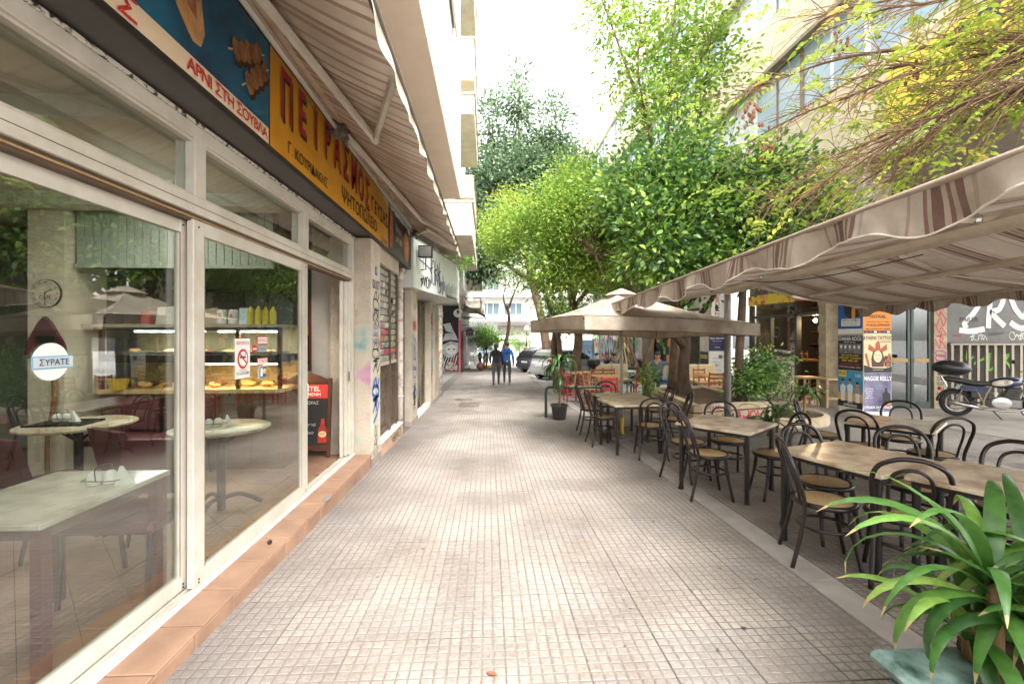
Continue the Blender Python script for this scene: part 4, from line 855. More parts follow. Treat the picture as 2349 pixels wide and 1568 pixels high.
t = thing('white_post', 'paint splashed white downpipe at the far corner of the neighbour building', 'pipe'); MB().tube([(-1.6, 14.95, -.4), (-1.6, 14.95, 2.6)], .09, 10).build('downpipe', ppm, t, True)
for k in range(9): scribble(plane_f((-1.505, 0, 0), (0, 1, 0), (0, 0, 1)), 14.88, 15.02, .1+k*.26, .3+k*.26, .03, gk if k % 2 else gw, t, 60+k, 1)
# white signboard with tags
bs = thing('blank_signboard', 'large blank pale signboard scrawled with violet and black tags', 'signboard')
A, B2, C2 = Vector((-1.5, 9.12, 0)), Vector((-.89, 12.56, 0)), Vector((-.89, 13.7, 0))
bdm = mat('signboard_white', '#dfe5e0', c2='#cfd8cf', rough=.45, scale=1.2)
MB().prism([(-1.5, 9.12), (-.89, 12.56), (-.89, 13.7), (-1.75, 13.7), (-1.75, 9.12)], lambda u, v, h: (u, v, 2.56+h), .99).build('box', bdm, bs)
MB().prism([(-1.5, 9.10), (-.87, 12.56), (-.87, 13.72), (-1.75, 13.72), (-1.75, 9.10)], lambda u, v, h: (u, v, 3.55+h), .03).build('top_trim', mat('trim_grey', '#8e8f8b'), bs)
d = (B2-A).normalized(); FN = plane_f((A.x, A.y, 2.56), (d.x, d.y, 0), (0, 0, 1))
MB().ribbon([(.35, .62), (.55, .60), (.95, .55), (1.15, .55), (1.15, .85)], .03, FN, .004).ribbon([(.62, .85), (.62, .60), (.62, .5)], .03, FN, .004).build('graffiti', gv, bs)
scribble(FN, 1.1, 1.9, .2, .75, .03, gv, bs, 71, 5); scribble(FN, 1.7, 2.35, .05, .5, .03, gv, bs, 72, 4); scribble(FN, .45, 1.1, .08, .32, .035, gk, bs, 73, 5)
mb = MB()
for k in range(9): x = 2.45+k*.125; mb.ribbon([(x, .02), (x+.02, .15), (x-.01, .30+.05*(k % 3))], .05-.003*k, FN, .004); mb.ribbon([(x, .03), (x+.05, .02), (x+.1, .08)], .035, FN, .005)
mb.build('graffiti', gk, bs)
ll = thing('floodlight', 'square black floodlight on a stalk in front of the blank signboard', 'floodlight', (-1.28, 9.3, 3.30)); MB().box(-.14, .14, -.06, .06, -.12, .12).build('housing', dark, ll); MB().box(-.12, .12, -.068, -.061, -.1, .1).build('lens', mat('lamp_glass', '#8c8c88', rough=.2), ll); MB().tube([(0, .0, -.12), (0, .02, -.35), (-.1, .05, -.36)], .012, 6).build('bracket', dark, ll)
# mural wall and bar front further up
mw = thing('mural_wall', 'black wall end painted with a white masked creature and red smoke', 'wall')
MB().box(-5.2, -1.92, 29.5, 30.1, -1.0, 3.55).build('wall', mat('mural_black', '#232224', c2='#141315', rough=.7, scale=2), mw)
FM = plane_f((0, 29.5, 0), (1, 0, 0), (0, 0, 1)); mgr = mat('mural_grey', '#8f9092', c2='#c9c9c9', rough=.7, scale=2); mwh = mat('mural_white', '#d7d6d2', rough=.7, var=.1); mrd = mat('mural_red', '#8e3a34', c2='#5a2a2c', rough=.7, scale=2)
flat([(-3.2, .9), (-2.5, 1.25), (-1.97, 1.15), (-1.97, .6), (-2.2, .3), (-2.6, .2), (-3.0, .45)], FM, mgr, mw, 'painted_mask'); flat([(-2.8, .85), (-2.4, 1.05), (-2.05, .95), (-2.1, .5), (-2.45, .38), (-2.75, .55)], FM, mwh, mw, 'painted_face', .006)
for u in (-2.58, -2.24): flat([(u-.1, .70), (u-.02, .79), (u+.09, .76), (u+.03, .69)], FM, black, mw, 'painted_eye', .009)
for k in range(7): MB().ribbon([(-3.3+.17*k, -.5), (-3.15+.17*k, .0), (-2.95+.15*k, .34)], .05, FM, .0065+.0004*k).build('painted_stripe', mgr if k % 2 else mwh, mw)
flat([(-3.0, 1.25), (-2.8, 1.75), (-2.2, 1.8), (-1.97, 1.3), (-2.5, 1.35)], FM, mgr, mw, 'painted_hat', .004); flat([(-2.75, 1.9), (-2.95, 2.35), (-2.5, 2.45), (-2.2, 1.75)], FM, mgr, mw, 'painted_hat', .005); MB().ribbon([(-3.3, 1.0), (-2.6, 1.3), (-1.95, 1.22)], .06, FM, .01).build('painted_line', black, mw)
for k in range(5): MB().ribbon([(-3.4, .7-k*.28), (-3.0, .35-k*.25), (-2.9, -.1-k*.2)], .12, FM, .005+.001*k).build('painted_stripe', mgr if k % 2 else black, mw)
flat([(-3.2, -.72), (-2.9, -.3), (-2.5, .0), (-2.3, .3), (-2.0, .1), (-1.95, -.72)], FM, mrd, mw, 'painted_smoke', .004); scribble(FM, -2.75, -2.05, -.6, -.3, .07, gw, mw, 81, 5, .012); scribble(FM, -2.6, -2.3, -.25, -.1, .05, gw, mw, 82, 3, .012)
MB().box(-5.2, -1.9, 29.4, 29.495, -1.0, -.70).build('footing', mat('plinth_stone', '#9c9084'), mw)
t = thing('red_downpipe', 'pink red downpipe at the corner of the mural wall', 'pipe'); MB().tube([(-1.86, 29.4, -.8), (-1.86, 29.4, 2.6)], .08, 8).build('downpipe', mat('faded_red', '#c06a70', rough=.6), t); MB().tube([(-1.86, 29.4, 2.6), (-1.86, 29.4, 4.6)], .08, 8).build('upper_pipe', plaster, t)
t = thing('cable_coil', 'coil of white cable hung on the downpipe by the mural', 'cable')
for k in range(4): MB().torus((-2.0+.03*k, 29.3, 3.05+.03*k), .24-.02*k, .025, 'y', 20, 6).build('loop', white, t)
b3 = thing('corner_building', 'pale building with dark bar front beyond the mural wall', 'building')
MB().box(-9, -1.95, 30.12, 46, -1.5, 3.4).build('ground_floor', mat('bar_black', '#2b2a2a', rough=.6), b3); MB().box(-9, -1.6, 27.05, 46, 4.3, 19).build('upper_wall', paint_white, b3); MB().box(-9, -1.7, 30.12, 46, 3.4, 4.28).build('frieze', plaster, b3)
balcony(b3, 30, 34, -.45, 4.9, 5.8, bal_m, xw=-1.6); balcony(b3, 33, 38, -.45, 7.6, 8.4, bal_m, xw=-1.6); balcony(b3, 31, 36, -.55, 3.35, 4.2, bal_d, rail=True, xw=-1.6); balcony(b3, 36, 42, -.4, 3.6, 4.3, bal_m, xw=-1.6)
for k in range(4):
    w_ = MB().box(-1.62, -1.58, 30.5+k*3.6, 32+k*3.6, 5.2, 7.0).build('window', mat('window_dark', '#6f7d84', rough=.15), b3); MB().box(-1.6, -1.55, 31.2+k*3.6, 31.28+k*3.6, 5.2, 7.0).build('frame', paint_white, w_)
rdp = MB().box(-1.95, -1.9, 33, 35.2, -.8, 2.0).build('red_door', mat('bar_red', '#8e2f2f', rough=.6), b3); MB().box(-1.9, -1.88, 34.0, 34.1, -.8, 2.0).build('frame', dark, rdp)
aw2 = thing('small_awning', 'small beige folding awning over the bar front', 'awning'); cl = mat('beige_cloth', '#b09a7e', rough=.85, c2='#97825f', scale=3)
MB().grid(lambda a, c: (-1.8+1.55*c, 30.6+4.2*a, 3.75-.75*c), 6, 4).build('cloth', cl, aw2, solid=.02); MB().box(-.27, -.22, 30.6, 34.8, 2.78, 3.0).build('valance', cl, aw2)
for yy in (30.7, 32.6, 34.7): MB().tube([(-1.9, yy, 2.9), (-.3, yy, 2.85)], .03, 6).build('arm', dark, aw2)
rs_ = thing('round_bar_sign', 'round black hanging bar sign with white rim lettering', 'sign'); FR = plane_f((-1.25, 29.9, 1.85), (1, 0, 0), (0, 0, 1))
MB().prism(circ(0, 0, .36, 32), FR, .06).build('disc', black, rs_); MB().ribbon(circ(0, 0, .33, 30)+[(.33, 0)], .02, FR, .064).build('ring', white, rs_); MB().tube([(-1.9, 29.95, 2.3), (-1.2, 29.95, 2.3)], .02, 6).build('bracket', dark, rs_)
for k, ch in enumerate('THE BLACKBIRD BAR'):
    a = PI*1.12-k*PI*1.24/16
    if ch != ' ': text(ch, .085, rs_, FR, white, (.265*math.cos(a), .265*math.sin(a)), h=.066, ang=a-PI/2, name='letter')
text('EST. 2011', .06, rs_, FR, white, (0, -.24), h=.066); MB().prism([(-.2, -.02), (-.05, .06), (.12, .08), (.2, .02), (.05, -.06), (-.1, -.1)], lambda u, v, h: FR(u, v, .062+h), .004).build('bird', mat('sign_grey', '#4a4a4a'), rs_)
sh = thing('leaning_shutter_panels', 'tall grey ribbed metal shutters leaning against the bar front', 'shutter')
for k in range(7): MB().add([(-1.30+k*.10, 33.0, gz(33)), (-1.22+k*.10, 33.0, gz(33)), (-1.60+k*.075, 33.8, 1.9), (-1.66+k*.075, 33.8, 1.9), (-1.30+k*.10, 33.06, gz(33)), (-1.22+k*.10, 33.06, gz(33)), (-1.60+k*.075, 33.86, 1.9), (-1.66+k*.075, 33.86, 1.9)], [(0,1,2,3), (7,6,5,4), (0,4,5,1), (1,5,6,2), (3,2,6,7), (0,3,7,4)]).build('panel', steel, sh)
o = MB().ell((0, 0, .28), (.3, .3, .28), 14, 9).build('painted_boulder', mat('boulder_paint', '#a8685c', c2='#6a3a34', scale=5), None, True); o.location = (-.55, 31.0, gz(31)); tag(o, 'round brownish painted boulder standing on the pavement', 'boulder')
o = MB().ell((0, 0, .16), (.3, .22, .16), 14, 8).build('painted_boulder', mat('boulder_yellow', '#d9b53a'), None, True); o.location = (.12, 32.5, gz(32.5)); tag(o, 'low yellow painted stone beside the round boulder', 'boulder')
# ------------------------------------------------------------------ far end of the street
fb = thing('apartment_block', 'long white apartment block closing the end of the street', 'building')
YF = 62.0; farw = mat('far_white', '#c9c6c0', rough=.8, var=.05, scale=.6)
MB().box(-30, 34, YF, YF+8, -3, 21).build('wall', farw, fb)
winm = mat('far_glass', '#66757d', rough=.15, var=.2, scale=.8); shut = mat('far_blind', '#e4e1da', rough=.7); frm = mat('far_frame', '#d5d3cf', rough=.5)
for r_ in range(5):
    z = 3.9+r_*3.3
    MB().box(-30, 34, YF-1.1, YF-.001, z-.35, z-.2).build('balcony_slab', farw, fb)
    MB().box(-14, 20, YF-1.15, YF-1.02, z-.2, z+.55).build('balcony_parapet', farw, fb)
    for k in range(11):
        x = -13.5+k*3.1
        w_ = MB().box(x, x+2.5, YF-.05, YF-.002, z+.3, z+2.1).build('window', winm if (k+r_) % 3 else shut, fb)
        for q in range(4): MB().box(x+q*.82, x+q*.82+.08, YF-.09, YF-.051, z+.3, z+2.1).build('frame', frm, w_)
        MB().box(x-.05, x+2.6, YF-.12, YF-.05, z+.2, z+.298).build('sill', frm, w_)
gl = thing('pharmacy', 'pharmacy shop front with green lettering at the end of the street', 'shop front')
MB().box(1.2, 5.6, YF-.3, YF-.01, -1.6, 3.0).build('front', mat('shop_brown', '#6a6358', rough=.5), gl); MB().box(1.2, 5.6, YF-.5, YF-.31, 1.1, 1.8).build('fascia', mat('fascia_dark', '#4a5048'), gl)
text('φαρμακείο', .8, gl, plane_f((0, YF-.5, 0), (1, 0, 0), (0, 0, 1)), emit_mat('green_letters', (.25, .8, .1), 1.0), (3.2, 1.45), h=.02, bold=.02)
for k in range(3): MB().box(1.4+k*1.4, 2.6+k*1.4, YF-.36, YF-.305, -1.4, .9).build('display_window', mat('shop_glow', '#b9b7a6', rough=.2, var=.4, scale=2), gl)
for k in range(5):
    x = -12+k*2.6; s_ = thing('far_shop', 'pale ground floor shop front, number %s left of the pharmacy' % ('five', 'four', 'three', 'two', 'one')[k], 'shop front')
    MB().box(x, x+2.3, YF-.2, YF-.01, -1.6, 1.7).build('front', mat('far_shop%d' % k, ['#c7c2b6', '#a5b0a8', '#d6d2ca', '#9aa5a0', '#c0b8a8'][k], rough=.5), s_); MB().box(x+.2, x+2.1, YF-.25, YF-.201, -1.4, 1.0).build('display_window', winm, s_); MB().box(x, x+2.3, YF-.9, YF-.21, 1.5, 1.7).build('canopy', mat('teal_sign', '#4f9d8a', rough=.5), s_)
# street lamp with globe
sl_ = thing('street_lamp', 'globe street lamp on a slim pole at the corner', 'street lamp', (3.75, 45, gz(45))); MB().tube([(0, 0, 0), (0, 0, 3.15)], .05, 8).build('pole', dark, sl_); MB().ell((0, 0, 3.4), (.27, .27, .27), 14, 10).build('globe', mat('opal_globe', '#f0efe8', rough=.3), sl_, True)
pa = thing('market_umbrella', 'pale market umbrella at the far corner', 'umbrella', (4.6, 50, gz(50))); MB().lathe([(.05, 2.9), (1.7, 2.2), (1.72, 2.0)], n=10, cap=False).build('canopy', mat('cream_cloth', '#ddd2c0', rough=.8), pa, solid=.02); MB().tube([(0, 0, 0), (0, 0, 2.9)], .04, 6).build('pole', steel, pa)
for k, (x, y, c, lb) in enumerate(((6.2, 44, '#b98a5a', 'orange brown kiosk stall beyond the parked cars'), (9.0, 42, '#5f86a8', 'blue kiosk stall deeper behind the parked cars'))):
    t = thing('kiosk', lb, 'kiosk', (x, y, gz(y))); MB().box(-.8, .8, -.7, .7, 0, 2.2).build('body', mat('kiosk%d' % k, c, rough=.6, var=.3, scale=2), t); MB().box(-1.0, 1.0, -.95, .8, 2.2, 2.35).build('roof', paint_white, t)
    for q in range(4): MB().box(-.7+q*.36, -.42+q*.36, -.74, -.705, 1.0, 1.8).build('hatch', winm, t)
# ------------------------------------------------------------------ right: arcade building
rb = thing('arcade_building', 'beige concrete building on tall pillars with long window bands', 'building')
conc = mat('beige_concrete', '#e2d6c0', c2='#cfbfa4', rough=.85, scale=1.6, bump=.2, bscale=40); pane_m = mat('band_glass', '#a9bfd0', rough=.12, var=.15, scale=.7); fr_b = mat('band_frame', '#8a7a62', rough=.5)
MB().box(8.2, 16, -4, 40, 7.0, 7.5).box(8.2, 16, -4, 40, 9.25, 10.8).box(8.2, 16, -4, 40, 12.5, 14.2).box(8.2, 16, -4, 40, 15.8, 18).build('spandrel', conc, rb)
MB().box(8.5, 16, -4, 40, 7.5, 9.25).box(8.5, 16, -4, 40, 10.8, 12.5).box(8.5, 16, -4, 40, 14.2, 15.8).build('inner_wall', mat('inner_grey', '#8d9298'), rb)
MB().box(8.2, 16, -4, 40, 5.4, 7.0).build('fascia', conc, rb)
MB().box(8.0, 8.2, -4, 40, 9.2, 9.3).box(8.0, 8.2, -4, 40, 12.45, 12.55).build('ledge', fr_b, rb)
for z0, z1 in ((7.5, 9.25), (10.8, 12.5), (14.2, 15.8)):
    for k in range(20):
        y = -3+k*2.1
        w_ = MB().box(8.34, 8.36, y+.06, y+2.04, z0+.05, z1-.05).build('window', pane_m if k % 4 else mat('blind_white', '#d8dde0', rough=.5), rb)
        MB().box(8.3, 8.4, y-.06, y+.059, z0, z1).box(8.31, 8.39, y+1.02, y+1.08, z0, z1).box(8.31, 8.39, y+.06, y+2.04, z0, z0+.049).box(8.31, 8.39, y+.06, y+2.04, z1-.049, z1).build('frame', fr_b if k % 2 else paint_white, w_)
MB().box(8.2, 16, -4, 40, 5.36, 5.4).build('soffit', mat('arcade_soffit', '#8f8678', rough=.9), rb)
ys_ = thing('yellow_sign', 'big yellow signboard with dark blue Greek lettering on the beige building', 'sign'); ylw = mat('sign_yellow', '#ecd552', rough=.5, var=.06)
MB().box(8.12, 8.195, 2.5, 8.9, 5.83, 7.05).build('panel', ylw, ys_); FY = plane_f((8.12, 0, 0), (0, -1, 0), (0, 0, 1)); nvy = mat('letter_navy', '#23304a', rough=.5)
text('ΦΡΟΝΤΙΣΤΗΡΙΟ', .46, ys_, FY, nvy, (-5.7, 6.78), sx=1.15, bold=.012); text('ΠΡΟΓΡΑΜΜΑΤΑ', .38, ys_, FY, nvy, (-5.7, 6.37), sx=1.2, bold=.01); text('Κ. ΔΕΣΠΟΙΝΑΡΗ', .26, ys_, FY, nvy, (-6.3, 6.0), sx=1.3, bold=.004)
# pillars
def conc_pillar(y0, label, w=.65, l=.72):
    t = thing('arcade_pillar', label, 'pillar'); MB().box(8.2, 8.2+w, y0, y0+l, gz(y0)-.1, 5.36).build('shaft', mat('pillar_dirty', '#c2b8a6', c2='#9d9484', rough=.85, scale=2.5), t); return t
pp = conc_pillar(9.58, 'square arcade pillar plastered with concert posters'); pq = conc_pillar(16.6, 'white arcade pillar with a red lettered notice behind the umbrella'); conc_pillar(24, 'far arcade pillar behind the trees')
FXp = plane_f((8.2, 10.3, 0), (0, -1, 0), (0, 0, 1)); FYp = plane_f((8.2, 9.58, 0), (1, 0, 0), (0, 0, 1))
def poster(f, w, z0, z1, label, bg, draw=None, u0=.01):
    t = thing('poster', label, 'poster', (0, 0, 0), 0, 'posters on the arcade pillar')
    n = 6; e = lambda: rr_.uniform(-.006, .006)
    flat([(u0+e(), z0+e()), (u0+w/2, z0+e()), (u0+w+e(), z0+e()), (u0+w+e(), (z0+z1)/2), (u0+w+e(), z1+e()), (u0+w*.4, z1+e()), (u0+e(), z1+e())], f, bg, t, 'sheet', .004)
    if draw: draw(t, f, u0, w, z0, z1)
    return t
def T(t, f, s, size, m, u, v, sx=1, **k): text(s, size, t, f, m, (u, v), sx=sx, h=.012, **k)
cream = mat('poster_cream', '#d9c39a', rough=.7, var=.1); p_or = mat('poster_orange', '#d9862e', rough=.6); p_blk = mat('poster_black', '#1d1c1e', rough=.6, var=.3, scale=9); p_vio = mat('poster_violet', '#3a3550', c2='#8a86a0', rough=.6, scale=3); p_sea = mat('poster_sea', '#3f9ec4', c2='#2f7fb0', rough=.6, scale=3); p_blue = mat('poster_blue', '#2456a0', rough=.6, var=.2); skin = mat('print_skin', '#b98460', rough=.6); p_sand = mat('poster_sand', '#c9a46a', rough=.6); p_wht = mat('poster_white', '#dedcd6', rough=.6, var=.1); p_red = mat('poster_red', '#b03a32', rough=.6); p_gry = mat('poster_grey', '#8a8784', c2='#4a4848', rough=.6, scale=14)
def d1(t, f, u, w, a, b_):
    flat(rect(u, u+w, a, a+.12), f, p_wht, t, 'footer', .007); flat([(u+.12, b_-.02), (u+.5, b_-.02), (u+.66, a+.42), (u+.36, a+.34), (u+.2, a+.45)], f, p_blk, t, 'print', .007); flat([(u+.4, a+.36), (u+.5, a+.36), (u+.52, b_-.1), (u+.42, b_-.06)], f, p_or, t, 'print', .010); flat(rect(u+.1, u+.64, a+.18, a+.35), f, p_wht, t, 'print', .010)
    T(t, f, 'ΟΡΦΕΑΣ ΠΕΡΙΔΗΣ', .07, navy, u+.36, a+.31, .9, bold=.002); T(t, f, 'ΕΙΜΑΣΤΕ ΚΑΛΟΚΑΙΡΙ', .05, p_or, u+.36, a+.25, .95); T(t, f, 'ΠΑΡ. 22, 29 ΜΑΡΤΙΟΥ', .04, red, u+.36, a+.205)
def d2(t, f, u, w, a, b_):
    T(t, f, 'CHANIA ROCK', .115, white, u+.35, b_-.07, .85, bold=.005); T(t, f, 'F E S T I V A L', .055, white, u+.35, b_-.145)
    for k in range(5): flat(rect(u+.04+k*.128, u+.155+k*.128, a+.38, b_-.18), f, p_gry, t, 'photo', .007); flat(circ(u+.097+k*.128, b_-.25, .028, 12, ry=.04), f, p_wht, t, 'face_print', .010)
    for k, s in enumerate(('TARJA · ROTTING CHRIST', 'UNCLE CRUST · ULI JON ROTH', 'DESERT · VERBA · NINE')): T(t, f, s, .055, yellow, u+.35, a+.335-k*.06, .8, bold=.002)
    T(t, f, '5-6 ΙΟΥΛΙΟΥ 2019', .08, p_red, u+.35, a+.13, .9, bold=.003); T(t, f, 'ΣΤΑΔΙΟ ΛΙΜΑΝΙ ΧΑΝΙΩΝ · ΚΡΗΤΗ', .04, white, u+.35, a+.07)
def d3(t, f, u, w, a, b_):
    flat(rect(u, u+w, a+.1, a+.32), f, p_sand, t, 'print', .006); flat(rect(u, u+w, a, a+.14), f, p_blk, t, 'footer', .009); flat(rect(u+.03, u+.25, b_-.15, b_-.01), f, yellow, t, 'logo', .009); T(t, f, 'PLUS', .10, black, u+.14, b_-.08, .9, bold=.004); T(t, f, '5/04', .10, white, u+.58, b_-.1, .9)
    for k, (x, hh) in enumerate(((.15, .42), (.36, .44), (.57, .38))):
        flat([(u+x-.07, a+.33), (u+x+.07, a+.33), (u+x+.08, a+hh+.05), (u+x, a+hh+.1), (u+x-.08, a+hh+.05)], f, p_wht if k < 2 else skin, t, 'figure_print', .010+.001*k); flat(rect(u+x-.055, u+x+.055, a+.13, a+.33), f, p_wht, t, 'figure_print', .010+.001*k); flat(circ(u+x, a+hh+.15, .04, 14, ry=.055), f, skin, t, 'figure_print', .013); flat(circ(u+x, a+hh+.185, .042, 14, ry=.03), f, black, t, 'figure_print', .0145)
    T(t, f, 'ΝΙΚΟΣ', .05, white, u+.36, a+.105); T(t, f, 'ΑΠΑΝΑΚΗΣ', .07, white, u+.36, a+.045, bold=.003)
def d4(t, f, u, w, a, b_):
    flat(circ(u+w/2, b_-.06, .17, 20, ry=.14), f, p_red, t, 'print', .007); T(t, f, 'FESTIVAL', .095, p_blk, u+w/2, a+.36, 1, bold=.004)
    flat(rect(u, u+w, a, a+.055), f, p_blk, t, 'footer', .007); T(t, f, 'ΠΑΡΑΣΚΕΥΗ·ΣΑΒΒΑΤΟ·ΚΥΡΙΑΚΗ', .042, p_blk, u+w/2, a+.245, .8); T(t, f, '19-20-21 ΑΠΡΙΛΙΟΥ', .08, p_blk, u+w/2, a+.175, .8, bold=.003); T(t, f, 'ΑΜΑΞΟΣΤΑΣΙΟ ΟΣΥ-ΑΘΗΝΑ', .052, p_blk, u+w/2, a+.09, .8, bold=.002)
    for k in range(6): flat(rect(u+.03+k*.1, u+.09+k*.1, a+.012, a+.042), f, [red, pblue, white][k % 3], t, 'logo', .010)
def d5(t, f, u, w, a, b_):
    T(t, f, 'ATHENS TATTOO', .115, mat('print_brown', '#4a2f22', rough=.6), u+w/2, b_-.1, .72, bold=.004); T(t, f, 'CONVENTION', .05, MATS['print_brown'], u+w*.75, b_-.18, .8)
    br = MATS['print_brown']; rd_ = mat('print_rust', '#b8603a', rough=.6, c2='#8e4428', scale=12)
    flat([(u+.18, a+.12), (u+.45, a+.12), (u+.47, a+.3), (u+.42, a+.46), (u+.31, a+.52), (u+.21, a+.46), (u+.17, a+.3)], f, br, t, 'print', .007); flat(circ(u+.315, a+.35, .095, 22, ry=.13), f, mat('print_pale_skin', '#e3c39a', rough=.6), t, 'face_print', .010)
    for s in (-1, 1):
        flat([(u+.315+s*.04, a+.5), (u+.315+s*.2, a+.62), (u+.315+s*.22, a+.5), (u+.315+s*.12, a+.45)], f, rd_, t, 'print', .010); flat([(u+.315+s*.22, a+.1), (u+.315+s*.3, a+.4), (u+.315+s*.25, a+.42), (u+.315+s*.18, a+.14)], f, rd_, t, 'print', .010); flat(circ(u+.315+s*.038, a+.375, .018, 10, ry=.008), f, black, t, 'print', .013)
    flat([(u+.25, a+.48), (u+.38, a+.48), (u+.36, a+.64), (u+.315, a+.7), (u+.27, a+.64)], f, rd_, t, 'print', .013); MB().ribbon([(u+.28, a+.29), (u+.315, a+.285), (u+.35, a+.29)], .012, f, .0135).build('print', rd_, t)
    flat(rect(u+.47, u+.62, a+.13, a+.36), f, br, t, 'print', .008); T(t, f, 'MAY', .075, cream, u+.545, a+.25, .8, bold=.003); T(t, f, '2019', .06, cream, u+.545, a+.17, .8); flat([(u, a), (u+w, a), (u+w, a+.13), (u+.5, a+.09), (u+.2, a+.1), (u, a+.16)], f, p_blk, t, 'footer', .0115); T(t, f, 'TAE KWON DO', .035, cream, u+w/2, a+.06, h=.016) if False else text('TAE KWON DO', .035, t, f, cream, (u+w/2, a+.055), h=.016)
def d6(t, f, u, w, a, b_):
    T(t, f, 'MAGGIE REILLY', .135, white, u+w/2, b_-.13, .68, bold=.006); flat([(u+.42, a+.15), (u+.62, a+.15), (u+.6, a+.38), (u+.54, a+.44), (u+.53, a+.52), (u+.49, a+.52), (u+.48, a+.44), (u+.43, a+.38)], f, p_blk, t, 'figure_print', .007); flat(circ(u+.56, a+.17, .06, 18), f, p_red, t, 'logo', .010); flat(rect(u+.52, u+.6, a+.155, a+.185), f, yellow, t, 'logo', .013)
    for k in range(5): T(t, f, ('FEATURING', 'MOONLIGHT', 'SHADOW', 'GUESTS', 'APRIL 2019')[k], .035, white, u+.12, a+.5-k*.05)
    T(t, f, 'ΚΥΡΙΑΚΗ 14 ΑΠΡΙΛΙΟΥ', .085, white, u+w/2, a+.09, .78, bold=.004); T(t, f, 'ΓΚΑΖΑΡΤΕ', .035, white, u+w*.6, a+.03)
poster(FXp, .70, 1.64, 2.62, 'blue poster of a curled figure, top left on the poster pillar', p_blue, d1); poster(FXp, .70, .82, 1.60, 'black rock festival poster with a row of band photos', p_blk, d2); poster(FXp, .70, -.02, .81, 'beach poster with three people in white on the pillar', p_sea, d3)
poster(FYp, .63, 1.66, 2.55, 'orange and black festival poster, top right on the poster pillar', p_or, d4); poster(FYp, .63, .80, 1.65, 'cream tattoo poster with a winged woman head', cream, d5); poster(FYp, .63, -.06, .79, 'violet concert poster with a dark standing figure', p_vio, d6)
for k, (f, u) in enumerate(((FXp, .35), (FYp, .3))):
    MB().prism([(u-.3, -.14), (u+.3, -.16), (u+.32, -.03), (u-.32, 0)], lambda a, b_, h: f(a, b_, .002+h), .002).build('torn_paper', p_wht, pp)
# ground floor shop fronts set back at X = 9
gf = thing('corner_bar', 'small bar front with purple fascia, yellow strip and bottle window', 'bar')
drk = mat('bar_dark', '#2b2622', rough=.6); frd = mat('bar_frame', '#34322e', rough=.5)
def bx(x0, x1, y0, y1, z0, z1, name, m, par=gf): return MB().box(x0, x1, y0, y1, z0, z1).build(name, m, par)
bx(9.0, 9.3, 11.9, 15.3, 2.95, 3.9, 'fascia', mat('purple_fascia', '#5e3555', rough=.6)); bx(8.95, 9.02, 11.9, 15.3, 2.62, 2.94, 'strip', mat('yellow_strip', '#c2a92e', rough=.6, c2='#9a3a2c', scale=1.6, thresh=(.44, .5)))
bx(9.05, 9.2, 12.98, 15.2, -.4, .98, 'kick_wall', mat('mural_cream', '#cfc7b2', rough=.7, var=.1)); bx(9.0, 9.16, 11.85, 12.0, -.4, 2.62, 'frame', frd); bx(9.0, 9.14, 12.88, 12.98, -.4, 2.62, 'frame', frd); bx(9.0, 9.14, 15.2, 15.32, -.4, 2.62, 'frame', frd); bx(9.0, 9.14, 12.0, 15.2, 2.18, 2.26, 'frame', frd); bx(9.0, 9.14, 12.98, 15.2, .98, 1.06, 'frame', frd); bx(9.0, 9.1, 14.1, 14.16, 1.06, 2.18, 'frame', frd)
for (a, c_) in ((12.98, 14.1), (14.16, 15.2)): bx(9.05, 9.056, a, c_, 1.06, 2.18, 'pane', glass); bx(9.05, 9.056, a, c_, 2.26, 2.62, 'top_pane', glass)
bx(11.4, 11.5, 11.9, 15.3, -.4, 3.9, 'back_wall', mat('bar_back', '#4a2f20', rough=.7)); bx(9.3, 11.4, 15.3, 15.4, -.4, 3.9, 'side_wall', drk); bx(9.3, 11.4, 11.8, 11.9, -.4, 3.9, 'side_wall', drk); bx(9.3, 11.4, 11.9, 15.3, 2.95, 3.0, 'ceiling', drk); bx(9.3, 11.4, 11.9, 15.3, -.4, -.33, 'floor', drk); bx(9.4, 9.8, 12.98, 15.2, .85, .9, 'counter', wood)
FK = plane_f((9.05, 0, 0), (0, -1, 0), (0, 0, 1)); mb = MB()
for k in range(5):
    u = -14.6+k*.3; h_ = .3+.12*(k % 3); mb.ribbon([(u, -.1), (u, h_), (u+.22, h_), (u+.22, -.1)], .025, FK, .004)
    for q in range(4): mb.ribbon([(u+.06, -.02+q*.1), (u+.11, -.02+q*.1), (u+.11, .02+q*.1)], .02, FK, .004)
mb.ribbon([(-15.0, .55), (-14.85, .65), (-14.7, .55)], .03, FK, .004).ribbon([(-14.85, .62), (-14.85, .3)], .025, FK, .004); mb.ribbon(circ(-13.3, .6, .13, 10, a0=-1.4, a1=1.8), .03, FK, .004).build('wall_drawing', black, gf); flat(circ(-15.0, .85, .09, 16), FK, go, gf, 'wall_drawing')
for r_ in range(4):
    z = .98+.42*r_ + .35
    sh_ = MB().box(11.1, 11.39, 12.0, 15.2, z-.03, z).build('shelf', wood, gf)
    for k in range(15):
        y = 12.1+k*.205; c = ['#3a4a2a', '#5a3a1c', '#8a8f88', '#2c3a3a', '#a06a2a', '#c9c3b0'][(k*7+r_*3) % 6]; o = MB().lathe([(.035, 0), (.04, .02), (.04, .17), (.015, .22), (.015, .29)], n=8).build('bottle', mat('glass_'+c[1:], c, rough=.2, spec=.8)); o.location = (11.25, y, z+.001)
        tag(o, 'bottle on the back shelves of the bar', 'bottle', 'bottles on the bar shelves')
for k in range(8):
    o = MB().lathe([(.028, 0), (.03, .02), (.03, .15), (.012, .2), (.012, .26)], n=8).build('bottle', mat('glass_5a3a1c', '#5a3a1c')); o.location = (9.5, 13.15+k*.22, .901); tag(o, 'bottle on the window counter of the bar', 'bottle', 'bottles on the window counter of the bar')
